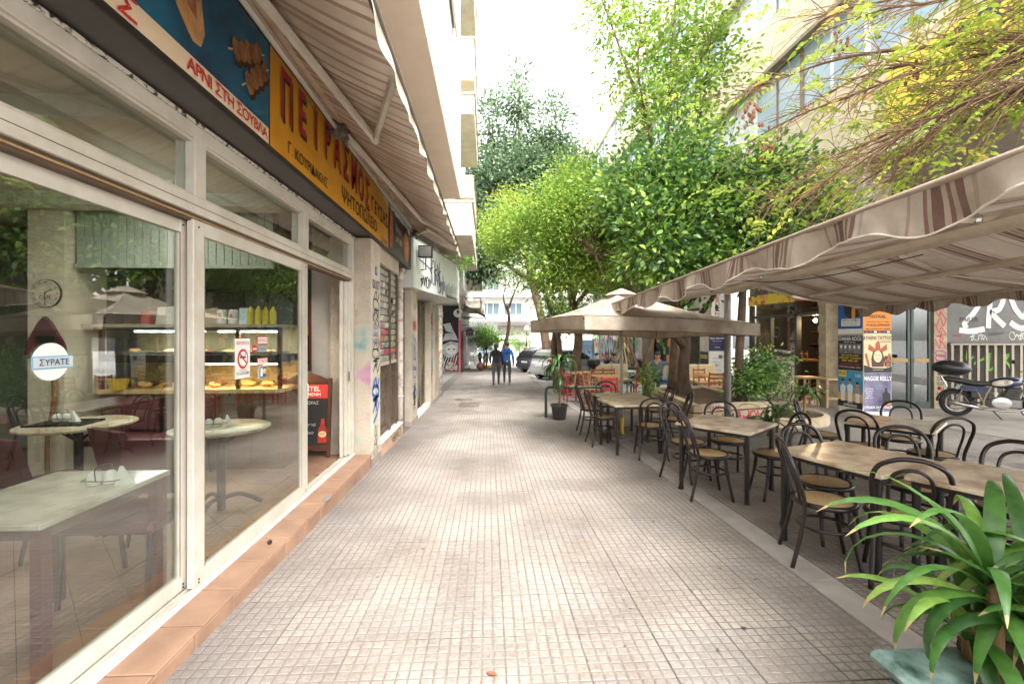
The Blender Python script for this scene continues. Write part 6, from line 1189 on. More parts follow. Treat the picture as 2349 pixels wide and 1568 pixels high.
def booth2(x, y, d, label, cush='#2a6fb5'):
    t = thing('booth_bench', label, 'bench', (x, y, gz(y)), math.atan2(d[1], d[0])-PI/2, 'beige booth benches'); 
    for k in (-1, 1): MB().cbox(k*.3-.29, k*.3+.29, -.3, -.18, .3, .98, .03).build('back_cushion', beige, t)
    MB().cbox(-.6, .6, -.18, .3, .42, .50, .02).build('seat', mat('cushion_'+cush[1:], cush, rough=.7), t)
    for u in (-.55, .55):
        for v in (-.14, .26): MB().box(u-.02, u+.02, v-.02, v+.02, 0, .42).build('leg', dark, t)
booth2(5.95, 15.25, (-.75, -.65), 'beige booth bench with blue seat cushion carrying the seated man'); booth2(4.3, 15.6, (0, -1), 'beige booth bench beyond the pine table', '#cbb994'); booth2(7.2, 15.2, (-.1, -1), 'beige booth bench beyond the table behind the planter trees', '#cbb994')
o = MB().lathe([(.2, 0), (.24, .1), (.26, .35), (.2, .58), (.12, .6)], n=18).build('red_barrel', mat('barrel_red', '#b8404a', rough=.5), None, True); o.location = (2.62, 15.6, gz(15.6)); tag(o, 'squat red painted barrel behind the yucca', 'barrel')
# potted yucca, shrubs, foreground plant
def blades(n, r0, L, w, droop, seed, h0=0, up=(.2, 1.1), seg=7, fold=.25, tw=.5, spiral=True, fan=None):
    """strap leaves from a point: list of (verts, faces) with a fold along the midrib"""
    r = random.Random(seed); mb = MB(); rnd = []
    for k in range(n):
        az = (k*2.399+r.uniform(-.3, .3)) if fan is None else r.uniform(*fan); el = r.uniform(*up); l = L*r.uniform(.7, 1.1); ww = w*r.uniform(.75, 1.1); dr = droop*r.uniform(.6, 1.3)
        p = Vector((r0*math.cos(az), r0*math.sin(az), h0+r.uniform(-.06, .06))); pts = [p.copy()]; e = el
        for s in range(seg): p = p+Vector((math.cos(az)*math.cos(e), math.sin(az)*math.cos(e), math.sin(e)))*(l/seg); pts.append(p.copy()); e -= dr/seg*(1+.6*s/seg); az += r.uniform(-.04, .04)
        side = Vector((-math.sin(az), math.cos(az), 0)); tl = r.uniform(-tw, tw); vs = []; fs = []
        for i, q in enumerate(pts):
            t_ = i/seg; wi = ww*(min(1, .45+2.2*t_) if t_ < .3 else 1)*(1-max(0, (t_-.45)/.55)**1.7*.97)*.5
            d = (pts[min(i+1, seg)]-pts[max(i-1, 0)]).normalized(); sd = (side*math.cos(tl*t_)+d.cross(side)*math.sin(tl*t_)).normalized(); nrm = sd.cross(d).normalized()
            vs += [q+sd*wi+nrm*wi*fold, q, q-sd*wi+nrm*wi*fold]
        for i in range(seg): fs += [(3*i, 3*i+1, 3*i+4, 3*i+3), (3*i+1, 3*i+2, 3*i+5, 3*i+4)]
        mb.add(vs, fs); rnd += [r.random()]*len(vs)
    return mb, rnd
def build_leaves(mb, rnd, name, m, parent=None, smoothed=True, seg=7):
    o = mb.build(name, m, parent, smoothed); a = o.data.attributes.new('rnd', 'FLOAT', 'POINT'); a.data.foreach_set('value', rnd)
    if seg: b_ = o.data.attributes.new('along', 'FLOAT', 'POINT'); one = [i/seg for i in range(seg+1) for _ in range(3)]; b_.data.foreach_set('value', one*(len(rnd)//len(one)))
    return o
yucca_m = leaf_mat('yucca_leaf', [(0, '#26401f'), (.5, '#3c5a2b'), (1, '#5f8040')], .2, .35, .6)
yp = thing('potted_yucca', 'tall yucca with drooping leaves in a dark plastic pot at the pavement edge', 'potted plant', (1.55, 9.98, gz(9.98)))
MB().lathe([(.13, 0), (.14, .01), (.175, .29), (.2, .295), (.2, .33), (.18, .33), (.17, .28)], n=24, cap=False).lathe([(.001, .005), (.13, .005)], n=24, cap=False).build('pot', mat('dark_pot', '#453f3b', rough=.55), yp, 'auto'); MB().lathe([(.001, .285), (.172, .285)], n=18, cap=False).build('soil', soil, yp)
MB().tube(smooth([(0, 0, .25), (.01, 0, .6), (-.02, .01, .95), (.0, 0, 1.2)], 4), .026, 8).build('stem', mat('yucca_stem', '#8a6a48', rough=.8, bump=.5), yp, True)
mb, rn = blades(46, .015, .74, .065, 2.6, 5, 1.2, (.1, 1.45)); build_leaves(mb, rn, 'leaves', yucca_m, yp); mb, rn = blades(16, .02, .5, .05, 1.6, 6, .95, (-.9, -.2)); build_leaves(mb, rn, 'lower_leaves', yucca_m, yp)
for k, (x, y, h, n, lb) in enumerate(((6.55, 9.15, .62, 26, 'arching yucca clump right of the leafy shrub'), (5.35, 8.2, .35, 24, 'low dark dracaena clump in front of the planter'), (5.0, 7.9, .2, 16, 'small strap leaved plant beside the middle table'))):
    t = thing('yucca_plant', lb, 'plant', (x, y, gz(y))); MB().tube([(0, 0, 0), (.02, 0, h)], .03, 7).build('stem', MATS['yucca_stem'], t, True); mb, rn = blades(n, .02, .75, .06, 2.0, 30+k, h, (.3, 1.4)); build_leaves(mb, rn, 'leaves', yucca_m, t)
bd = thing('stone_bed', 'low stone edged bed holding the shrub and yucca', 'planter'); MB().lathe([(1.0, 0), (1.0, .2), (.9, .22), (.88, .15)], (6.2, 9.6, gz(9.6)-.02), 20, False).build('edging', pcon, bd); MB().lathe([(.001, .17), (.89, .17)], (6.2, 9.6, gz(9.6)-.02), 20, False).build('soil', soil, bd)
fp = thing('foreground_plant', 'broad strap leaved plant spilling from the nearest green marble planter', 'potted plant', (2.03, 1.66, gz(1.6)))
gmarb = mat('green_marble', '#2c4540', c2='#7f9890', rough=.5, scale=9, thresh=(.40, .68), spec=.6)
MB().cbox(-.42, .46, -.55, .12, 0, .29, .03).build('planter_box', gmarb, fp); MB().cbox(-.46, .50, -.59, .16, .2902, .345, .02).build('rim', gmarb, fp); MB().lathe([(.001, .352), (.2, .350), (.26, .346)], (.12, -.02, 0), 18, False).build('soil', soil, fp)
fgm = leaf_mat('strap_leaf', [(0, '#3a6330'), (.45, '#548239'), (.8, '#7aa64a'), (1, '#abc666')], .28, .38, .5, tips=True)
for k, (dx, dy, h, n, L) in enumerate(((.0, -.02, .66, 32, .68), (.22, .04, .66, 24, .62), (.1, -.12, .52, 18, .52), (.34, -.06, .68, 16, .55), (-.02, .05, .48, 16, .5))):
    mb, rn = blades(n, .025, L, .062, 1.8, 50+k, h, (.15, 1.4), 9, .25); o = build_leaves(mb, rn, 'leaves', fgm, fp, seg=9); o.location = (dx-.08, dy+.02, 0); dx -= .08; dy += .02; MB().tube([(dx, dy, .33), (dx, dy, h+.05)], .028, 8).build('stem', MATS['yucca_stem'], fp, True)
# ------------------------------------------------------------------ trees
def leaf_cloud(C, D, size, aspect, seed, curl=.25, jitter=.35, hang=.3):
    """C: leaf bases (n,3); D: leaf directions (n,3). Two folded triangles pairs per leaf -> arrays"""
    r = np.random.default_rng(seed); n = len(C)
    D = D+r.normal(0, jitter, (n, 3)); D[:, 2] -= hang*r.random(n); D /= np.linalg.norm(D, axis=1)[:, None]+1e-9
    up = r.normal(0, .55, (n, 3))+np.array([0, 0, 1.0]); S_ = np.cross(D, up); S_ /= np.linalg.norm(S_, axis=1)[:, None]+1e-9; Nn = np.cross(S_, D)
    s = size*(.65+.6*r.random(n))[:, None]; w = s*aspect
    v = np.empty((n, 6, 3)); v[:, 0] = C; v[:, 1] = C+D*s*.38+S_*w*.5+Nn*w*curl; v[:, 2] = C+D*s*.38-S_*w*.5+Nn*w*curl; v[:, 3] = C+D*s*.75+S_*w*.36+Nn*w*curl*.4; v[:, 4] = C+D*s*.75-S_*w*.36+Nn*w*curl*.4; v[:, 5] = C+D*s-Nn*s*.12
    return v.reshape(-1, 3), n
def leaf_object(name, v, n, m, parent, rnd):
    # per leaf: base, l1, r1, l2, r2, tip -> 3 faces
    f = np.array([[0, 2, 1, -1], [1, 2, 4, 3], [3, 4, 5, -1]]); me = bpy.data.meshes.new(name)
    base = (np.arange(n)*6)[:, None]
    loops = np.concatenate([base+np.array([[0, 2, 1]]), base+np.array([[1, 2, 4, 3]]), base+np.array([[3, 4, 5]])], axis=1).ravel()
    starts = (np.arange(n)*10)[:, None]+np.array([[0, 3, 7]]); 
    me.vertices.add(n*6); me.vertices.foreach_set('co', v.ravel().astype(np.float32)); me.loops.add(n*10); me.loops.foreach_set('vertex_index', loops.astype(np.int32)); me.polygons.add(n*3); me.polygons.foreach_set('loop_start', starts.ravel().astype(np.int32))
    try: me.polygons.foreach_set('loop_total', np.tile([3, 4, 3], n).astype(np.int32))
    except Exception: pass
    me.polygons.foreach_set('use_smooth', np.ones(n*3, bool)); a = me.attributes.new('rnd', 'FLOAT', 'POINT'); a.data.foreach_set('value', np.repeat(rnd, 6).astype(np.float32)); me.update(calc_edges=True); me.materials.append(m)
    o = bpy.data.objects.new(name, me); COL.objects.link(o); o.parent = parent; return o
def crown(lobes, ncl, per, clr, seed, surf=.55, drop=None):
    """cluster centres spread through lobes (cx,cy,cz,rx,ry,rz), denser to the outside; each cluster holds a spray of leaves"""
    r = np.random.default_rng(seed); L = np.array(lobes, float); vol = L[:, 3]*L[:, 4]*L[:, 5]; pick = r.choice(len(L), ncl, p=vol**.8/np.sum(vol**.8))
    d = r.normal(0, 1, (ncl, 3)); d /= np.linalg.norm(d, axis=1)[:, None]; q = (surf+(1-surf)*r.random(ncl)**.6)*(.76+.5*r.random(ncl)**1.3); q = np.where(r.random(ncl) < .22, r.random(ncl)*.8, q)
    cc = L[pick, :3]+d*q[:, None]*L[pick, 3:]
    # gaps: throw away clusters where a coarse noise is low
    nz = np.sin(cc[:, 0]*2.1+seed)+np.sin(cc[:, 1]*1.7+seed*2)+np.sin(cc[:, 2]*2.6+seed*3); keep = nz > -1.25; cc = cc[keep]; d = d[keep]
    k = len(cc); sub = r.normal(0, 1, (k, per, 3))*clr*np.array([1, 1, .62]); C = (cc[:, None]+sub).reshape(-1, 3); D = (d[:, None]*.5+sub/np.maximum(clr, .01)*.6+np.array([0, 0, .1])).reshape(-1, 3)
    cr = np.clip(r.normal(.45, .22, k), 0, 1); rnd = np.clip(np.repeat(cr, per)+r.normal(0, .13, k*per), 0, 1)
    return C, D, rnd, cc
def grow(limbs, parent, m, name='limb'):
    for pts, r0, r1 in limbs:
        P = smooth(pts, 5); n = len(P); MB().tube(P, [r0+(r1-r0)*i/(n-1) for i in range(n)], 8).build(name, m, parent, True)
def twigs(starts, ends, parent, m, seed, r=.012, name='twigs'):
    rr = random.Random(seed); mb = MB(); S0 = [Vector(p) for p in starts]
    for e in ends:
        e = Vector(e); s = min(S0, key=lambda p: (p-e).length); mid = s.lerp(e, .5)+Vector((rr.uniform(-.12, .12), rr.uniform(-.12, .12), rr.uniform(-.05, .2)))
        mb.tube(smooth([tuple(s), tuple(mid), tuple(e)], 3), [r, r, r*.8, r*.7, r*.6, r*.4, r*.3], 4, False)
    o = mb.build(name, m, parent, True); return o
bark = mat('grey_brown_bark', '#7a6350', c2='#54412f', rough=.9, scale=5, bump=.9, bscale=22); bark2 = mat('dark_bark', '#5e4a38', c2='#3f3024', rough=.9, scale=6, bump=.9, bscale=25); twig_m = mat('twig_brown', '#96785e', c2='#755844', rough=.85, scale=8)
orange_leaf = leaf_mat('orange_tree_leaf', [(0, '#36552c'), (.38, '#4e7637'), (.56, '#6c923e'), (.74, '#98b64c'), (1, '#bfd15e')], .32, .35, .6)
bright_leaf = leaf_mat('bright_leaf', [(0, '#587a30'), (.4, '#7b9c3c'), (.75, '#9fb84c'), (1, '#c4cf68')], .38, .5, .3)
dark_leaf = leaf_mat('carob_leaf', [(0, '#41573f'), (.5, '#627a58'), (1, '#94a97e')], .3, .5, .35)
golden_leaf = leaf_mat('golden_leaf', [(0, '#82a23a'), (.5, '#a5ba48'), (.85, '#c4c458'), (1, '#c4a058')], .4, .5, .3)
blue_leaf = leaf_mat('grey_green_leaf', [(0, '#5d7f4a'), (.6, '#84a860'), (1, '#b0c67a')], .35, .5, .3)
def tree(name, label, loc, lobes, ncl, per, clr, lsize, asp, lm, limbs, bm, seed, twn=60, twr=.012, extra=None, group='street trees', hang=.3, jitter=.35):
    t = thing(name, label, 'tree', (0, 0, 0), 0, group)
    P = smooth(limbs[0][0], 5); n = len(P); MB().tube(P, [limbs[0][1]*(1+.5*max(0, 1-i/3))+(limbs[0][2]-limbs[0][1])*i/(n-1) for i in range(n)], 12).build('trunk', bm, t, True)
    if len(limbs) > 1: grow(limbs[1:], t, bm)
    C, D, rnd, cc = crown(lobes, ncl, per, clr, seed); v, k = leaf_cloud(C, D, lsize, asp, seed+1, hang=hang, jitter=jitter); leaf_object('crown', v, k, lm, t, rnd)
    starts = [p for L_ in limbs[1:] or limbs for p in smooth(L_[0], 5)[4:]]
    if twn:
        idx = np.random.default_rng(seed).choice(len(cc), min(twn, len(cc)), replace=False); twigs(starts, cc[idx], t, bm, seed, twr)
    return t
# orange tree in the planter
ot = tree('orange_tree', 'dense dark orange tree rising from the graffiti planter', None,
     [(4.9, 10.8, 4.3, 1.9, 1.7, 1.5), (3.9, 10.2, 3.7, 1.1, 1.1, .8), (6.1, 10.2, 4.6, 1.3, 1.2, 1.3), (4.7, 11.0, 5.6, 1.4, 1.4, 1.1), (5.6, 9.6, 3.5, 1.2, 1.0, .7), (4.3, 9.7, 3.1, .9, .7, .5), (3.5, 10.8, 5.0, 1.0, 1.0, .9), (6.6, 9.8, 3.4, .9, .8, .6)], 1350, 15, .25, .175, .42, orange_leaf,
     [([(4.9, 11.2, .1), (4.88, 11.2, .8), (4.95, 11.25, 1.4), (4.8, 11.2, 2.0)], .15, .12), ([(4.9, 11.22, 1.35), (4.6, 11.0, 1.62), (4.3, 10.8, 2.2), (3.9, 10.4, 3.5)], .11, .03), ([(4.95, 11.25, 1.4), (5.15, 11.2, 1.9), (5.6, 10.8, 2.8), (6.1, 10.3, 4.4)], .1, .03), ([(4.8, 11.2, 2.0), (4.85, 11.1, 3.2), (4.75, 11.0, 5.4)], .11, .03), ([(4.85, 11.2, 2.2), (5.2, 10.2, 3.0), (5.6, 9.6, 3.6)], .06, .02)], bark2, 11, 110, .014)
orm = mat('orange_peel', '#d8702a', rough=.5, var=.15)
for k, (x, y, z) in enumerate(((5.75, 9.35, 5.35), (6.5, 9.6, 3.15), (5.0, 9.6, 3.1), (6.2, 9.2, 3.0))):
    o = MB().ell((0, 0, 0), (.06, .06, .058), 12, 8).build('orange_fruit', orm, None, True); o.location = (x, y, z); tag(o, ('single ripe orange high in the dense dark tree', 'ripe orange low at the right of the dark tree', 'ripe orange low at the middle of the dark tree', 'ripe orange just above the striped double awning')[k], 'orange')
# second planter tree with thinner trunk
tree('orange_tree', 'slender dark trunked tree behind the grey awning post with glossy leaves', None, [(6.3, 9.9, 4.6, 1.1, 1.0, 1.1), (5.9, 9.6, 3.4, .9, .8, .6), (7.2, 9.6, 3.7, .8, .8, .7)], 420, 16, .22, .165, .42, orange_leaf,
     [([(5.55, 9.75, .1), (5.50, 9.75, 1.0), (5.55, 9.75, 1.9), (5.6, 9.75, 2.9)], .10, .075), ([(5.6, 9.75, 2.7), (6.0, 9.8, 3.6), (6.3, 9.9, 4.9)], .06, .02), ([(5.6, 9.75, 2.6), (6.6, 9.6, 3.3), (7.2, 9.6, 3.7)], .04, .015)], bark2, 15, 40)
# slanting trunks in the small bed
tree('leaning_tree', 'leaning tree with twisted twin trunks in the small soil bed', None, [(3.4, 13.0, 4.2, 1.3, 1.5, .9), (2.6, 13.5, 4.8, 1.2, 1.4, 1.0)], 450, 18, .25, .12, .46, bright_leaf,
     [([(4.0, 11.3, .0), (3.95, 11.35, .5), (3.98, 11.4, 1.0), (4.15, 11.4, 1.45), (4.05, 11.5, 1.9), (3.6, 12.2, 3.4)], .085, .05), ([(3.98, 11.3, .1), (3.75, 11.4, .9), (3.5, 11.6, 1.7), (3.0, 12.6, 3.8)], .05, .025), ([(4.02, 11.5, 1.7), (4.5, 11.3, 1.6), (4.9, 11.2, 1.42)], .045, .04)], bark, 17, 50)
sprig_m = leaf_mat('sprig_leaf', [(0, '#4a7a2c'), (1, '#8fb848')], .3)
# bright green trees over the street centre
tree('acacia_tree', 'bright yellow green tree spreading over the umbrella and the parked cars', None,
     [(2.6, 14.5, 5.2, 1.9, 1.8, 1.5), (1.2, 15.5, 4.8, 1.2, 1.6, 1.3), (3.6, 14.5, 4.2, 1.5, 1.6, 1.0), (2.2, 14.0, 3.6, 1.3, 1.5, .8), (3.2, 15, 6.4, 1.5, 1.5, 1.1), (.45, 16, 5.1, .55, .9, .6), (.8, 16, 6.0, .5, .8, .5), (2.2, 15.5, 3.6, .8, 1.0, .7), (1.9, 14.8, 5.9, 1.0, 1.2, .8), (1.6, 14.6, 4.3, 1.0, 1.2, .7), (3.4, 13.6, 5.6, 1.2, 1.2, 1.0)], 2300, 17, .25, .125, .46, bright_leaf,
     [([(3.35, 17.2, -.4), (3.3, 17.1, .6), (3.35, 16.9, 1.6), (3.0, 16.2, 2.8)], .2, .14), ([(3.0, 16.2, 2.8), (2.4, 15.4, 4.0), (1.2, 15.4, 5.2)], .11, .03), ([(3.0, 16.2, 2.8), (3.1, 15.3, 4.4), (3.3, 15, 6.4)], .11, .03), ([(3.05, 16.3, 2.6), (3.6, 15, 3.6), (3.8, 14.5, 4.3)], .08, .03)], bark, 21, 110, .014)
# tall airy tree against the sky
tree('airy_tree', 'tall airy light green tree with thin upright stems against the sky', None,
     [(4.1, 12.0, 9.0, .9, 1.0, 1.7), (5.3, 12.2, 10.0, 1.2, 1.2, 2.2), (3.5, 12.4, 10.6, .7, .9, 1.2), (4.8, 12.0, 7.6, 1.4, 1.2, 1.1), (6.1, 12.4, 8.8, 1.0, 1.1, 1.6)], 480, 15, .2, .15, .5, bright_leaf,
     [([(5.2, 12.6, .1), (5.2, 12.5, 2.5), (5.0, 12.3, 5.0)], .12, .08), ([(5.0, 12.3, 5.0), (4.2, 12.1, 7.4), (3.5, 12.1, 9.4), (3.0, 12.3, 11.0)], .06, .015), ([(5.0, 12.3, 5.0), (4.9, 12.2, 8.0), (5.2, 12.2, 12)], .06, .015), ([(5.0, 12.3, 5.4), (5.8, 12.3, 7.5), (6.2, 12.4, 10)], .05, .015), ([(4.5, 12.2, 6.6), (4.0, 12.0, 8.6), (4.1, 12.0, 10.6)], .04, .012)], bark, 25, 160, .010)
# dark carob tree farther up
tree('carob_tree', 'tall grey green evergreen with spiky top beyond the bright trees', None,
     [(1.4, 27, 9.6, 3.2, 2.8, 3.4), (-.5, 26, 8.0, 1.7, 2.0, 3.2), (-.4, 25.5, 6.3, 1.1, 1.6, 1.7), (3.8, 27.5, 10.0, 2.8, 2.5, 3.2), (.2, 27, 13.4, .8, .8, 2.6), (1.8, 27, 15.0, .6, .6, 3.0), (3.6, 27, 13.4, 1.1, 1.0, 2.6), (6.0, 28, 10.4, 2.4, 2, 2.2)], 4300, 16, .36, .25, .48, dark_leaf,
     [([(3.3, 24.6, -.6), (3.15, 24.8, 1.0), (2.9, 25.4, 2.8), (2.4, 26.2, 5.0)], .28, .2), ([(2.4, 26.2, 5), (1.8, 27, 9), (1.8, 27, 17)], .18, .03), ([(2.4, 26.2, 4.8), (.4, 26, 6.9), (.2, 27, 14.5)], .14, .03), ([(2.4, 26.2, 5), (3.6, 27, 8), (3.3, 27, 14)], .14, .03)], bark, 29, 80, .03)
# golden sprays in front of the carob
tree('golden_tree', 'golden yellow sprays of a small tree in front of the grey green evergreen', None, [(1.0, 17.5, 6.3, .8, .9, .9), (.3, 17.5, 5.6, .7, .8, .7)], 220, 24, .24, .085, .5, golden_leaf,
     [([(3.0, 18.6, -.45), (2.8, 18.5, 1.8), (2.2, 18.2, 3.4)], .12, .08), ([(2.2, 18.2, 3.4), (1.4, 17.8, 4.8), (.9, 17.5, 6.6)], .06, .015), ([(2.0, 18.1, 3.8), (.9, 17.7, 4.8), (.2, 17.5, 5.8)], .04, .012)], bark, 33, 60)
# thin crooked tree at the street end and small round orange trees
tree('crooked_tree', 'thin crooked tree with sparse leaves standing in the pavement at the street end', None, [(.3, 36, 5.6, 1.6, 1.3, .9), (2.4, 36, 5.6, 1.2, 1.3, .8), (-.7, 36, 6.6, 1.2, 1.2, 1.0), (1.4, 36, 6.8, 1.4, 1.2, .9)], 120, 15, .28, .19, .5, blue_leaf,
     [([(.85, 36, -.9), (1.1, 36, .3), (1.45, 36, 1.6), (1.6, 36, 2.9), (1.45, 36, 4.0)], .17, .11), ([(1.5, 36, 3.6), (2.0, 36, 5.0), (2.8, 36, 6.6)], .1, .03), ([(1.45, 36, 3.6), (1.15, 36, 4.6), (1.3, 36, 5.8), (.9, 36, 7.2)], .08, .02), ([(1.3, 36, 5.6), (.1, 36, 6.2), (-.9, 36, 7.8)], .05, .02), ([(2.0, 36, 5.2), (1.9, 36, 7.4), (1.6, 36, 9.0)], .05, .02)], bark, 35, 50, .02)
for k, (x, y, s, lb) in enumerate(((-.45, 39, 1.0, 'small round leafy tree beside the motorcycles at the street end'), (3.05, 46, 1.0, 'small round tree beside the globe street lamp'), (-.2, 34, .75, 'low leafy shrub tree in front of the motorcycles'))):
    g0 = gz(y); tree('small_tree', lb, None, [(x, y, g0+1.5*s+.9*s, 1.2*s, 1.1*s, 1.1*s)], 170, 22, .3, .16, .5, blue_leaf if k < 2 else sprig_m, [([(x, y, g0), (x+.05, y, g0+.9*s), (x, y, g0+1.8*s)], .07, .04)], bark, 41+k, 20, .02)
tree('small_tree', 'small broad leaved tree standing between the silver car and the scooters', None, [(3.15, 18.9, 2.55, 1.0, .9, .55), (3.4, 18.8, 2.2, .9, .8, .4)], 210, 20, .22, .15, .42, orange_leaf, [([(2.85, 18.8, -.45), (2.75, 18.8, .5), (2.7, 18.8, 1.3), (2.85, 18.8, 2.1)], .14, .12)], bark, 47, 30)
# trees deeper right behind the terrace
tree('plane_tree', 'leafy green tree far behind the terrace filling the gap above the shops', None, [(6.4, 22, 5.0, 2.2, 2.0, 1.9), (5.0, 20, 4.4, 1.6, 1.6, 1.2), (7.6, 19, 5.0, 1.4, 1.5, 1.6)], 900, 22, .32, .14, .5, bright_leaf, [([(6.6, 21, -.5), (6.5, 21, 2), (6.4, 21.5, 4.5)], .15, .08)], bark, 49, 40, .02)
# golden rain tree: long twiggy limbs reaching over the awning from the right
kt_ = thing('rain_tree', 'twiggy golden green tree reaching over the striped double awning', 'tree', (0, 0, 0), 0, 'street trees')
MB().tube(smooth([(7.3, 3.2, -.1), (7.2, 3.3, 1.6), (7.3, 3.5, 3.2), (7.1, 3.9, 4.4)], 5), [.17-.004*i for i in range(16)], 10).build('trunk', bark, kt_, True)
r = random.Random(77); limb_pts = []
def arc(p, q, sag, k=7):
    p, q = Vector(p), Vector(q); return [tuple(p.lerp(q, i/k)+Vector((r.uniform(-.06, .06), r.uniform(-.06, .06), sag*math.sin(PI*i/k)+r.uniform(-.05, .05)))) for i in range(k+1)]
mains = []
for tgt in [(4.5, 7.6, 3.7), (4.0, 6.8, 4.6), (5.2, 8.2, 5.6), (5.6, 6.2, 7.2), (4.8, 6.4, 3.7), (3.9, 7.8, 5.6), (6.4, 7.2, 4.0), (5.6, 7.4, 3.6), (4.6, 5.6, 6.4), (6.6, 5.6, 5.6), (5.4, 5.4, 4.4), (4.2, 5.4, 5.4), (6.0, 5.0, 7.4), (5.0, 7.0, 6.6), (4.4, 6.2, 3.5), (6.2, 6.4, 4.8)]:
    P = smooth(arc((7.1, 3.9, 4.3), tgt, .5), 3); mains.append(P); MB().tube(P, [.034-.026*i/(len(P)-1) for i in range(len(P))], 6).build('limb', bark, kt_, True)
tw_mb = MB(); tips = []
for P in mains:
    n = len(P)
    for k in range(54):
        i = int(n*(.2+.72*r.random())); s = Vector(P[min(i, n-1)]); d = (Vector(P[min(i+1, n-1)])-Vector(P[max(i-1, 0)])).normalized(); q = s+d*r.uniform(.1, .7)+Vector((r.uniform(-.55, .3), r.uniform(-.35, .5), r.uniform(-.75, .45)))
        q.z = max(q.z, 2.85)
        pts = smooth([tuple(s), tuple(s.lerp(q, .5)+Vector((r.uniform(-.1, .1), r.uniform(-.1, .1), r.uniform(0, .15)))), tuple(q)], 4); m_ = len(pts); tw_mb.tube(pts, [.009-.0065*j/(m_-1) for j in range(m_)], 4, False); tips.append((q, (q-s).normalized()))
        if r.random() < .6:
            q2 = q+Vector((r.uniform(-.35, .25), r.uniform(-.3, .35), r.uniform(-.2, .25))); tw_mb.tube([tuple(q), tuple(q.lerp(q2, .5)+Vector((0, 0, .03))), tuple(q2)], [.004, .003, .002], 4, False); tips.append((q2, (q2-q).normalized()))
tw_mb.build('twigs', twig_m, kt_, True)
C = []; D = []
for q, d in tips:
    for _ in range(1 if r.random() < .43 else 0):
        dd = (d+Vector((r.uniform(-.7, .5), r.uniform(-.6, .6), r.uniform(-.3, .5)))).normalized(); side = dd.cross(Vector((0, 0, 1))).normalized(); L = r.uniform(.22, .42)
        for k in range(5):
            p = q+dd*(L*(k+1)/5.5)+Vector((0, 0, -.03*k*k*.2))
            for s in (-1, 1): C.append(tuple(p)); D.append(tuple(side*s+dd*.5+Vector((0, 0, -.15))))
C = np.array(C); D = np.array(D); v, n_ = leaf_cloud(C, D, .095, .44, 78, jitter=.12, hang=.1); leaf_object('crown', v, n_, golden_leaf, kt_, np.clip(np.repeat(rng.normal(.45, .25, (n_+9)//10), 10)[:n_]+rng.normal(0, .1, n_), 0, 1))
pod = mat('dry_pod', '#8e5a44', c2='#6a3f30', rough=.8, scale=10)
for k, (x, y, z) in enumerate(((4.15, 6.9, 5.05), (4.4, 7.0, 4.75), (4.25, 7.3, 5.3), (5.2, 6.5, 6.0), (5.9, 6.0, 5.2))):
    mb = MB()
    for q in range(12): c = (r.uniform(-.12, .12), r.uniform(-.1, .1), r.uniform(-.2, .15)); mb.ell(c, (.025, .022, .04), 6, 5)
    o = mb.build('seed_pods', pod, kt_); o.location = (x, y, z)
# leafy shrub in the stone bed
sbm = thing('leafy_shrub', 'bushy glossy green shrub in front of the bar', 'shrub', (0, 0, 0)); C, D, rnd, cc = crown([(5.95, 9.75, .75, .62, .55, .5), (6.2, 9.9, 1.0, .4, .4, .3), (5.6, 9.6, .6, .4, .4, .4)], 190, 20, .13, 61); v, n_ = leaf_cloud(C, D, .085, .5, 62); leaf_object('foliage', v, n_, orange_leaf, sbm, rnd*.9); twigs([(6.0, 9.75, gz(9.7)+.1), (6.1, 9.8, .3)], cc[::4], sbm, bark, 63, .01, 'stems')
# sprouts at the foot of the leaning tree
sp = thing('leafy_sprouts', 'fresh green sprouts at the foot of the leaning trunks', 'plant', (0, 0, 0)); C, D, rnd, cc = crown([(4.0, 11.2, .45, .22, .2, .4)], 40, 12, .08, 64); v, n_ = leaf_cloud(C, D, .07, .5, 65); leaf_object('foliage', v, n_, sprig_m, sp, rnd); twigs([(4.0, 11.25, -.1)], cc[::4], sp, bark, 66, .006, 'stems')
# shaggy dry yucca trunk
dy = thing('dry_yucca', 'shaggy trunk of dry straw coloured hanging leaves behind the pine tables', 'plant', (5.9, 19.6, gz(19.6))); MB().tube([(0, 0, 0), (0, 0, 2.4)], .12, 8).build('trunk', bark, dy, True); straw = leaf_mat('straw_leaf', [(0, '#8f7a58'), (1, '#cdb98c')], .1, .7)
mbs = MB(); rn = []
for k in range(14): mb, q = blades(16, .12, .5, .05, .9, 70+k, .45+k*.14, (-1.0, -.2)); mbs.add(mb.v, mb.f); rn += q
build_leaves(mbs, rn, 'dry_leaves', straw, dy)
# hanging greenery on the balcony of the left neighbour
hv = thing('hanging_vine', 'trailing vine hanging from the weathered neighbour balcony', 'plant', (0, 0, 0)); C, D, rnd, cc = crown([(-1.1, 14.0, 3.7, .35, .3, .5), (-.7, 14.0, 3.9, .2, .2, .3)], 60, 14, .1, 91); v, n_ = leaf_cloud(C, D, .06, .6, 92, hang=1.0); leaf_object('foliage', v, n_, sprig_m, hv, rnd)
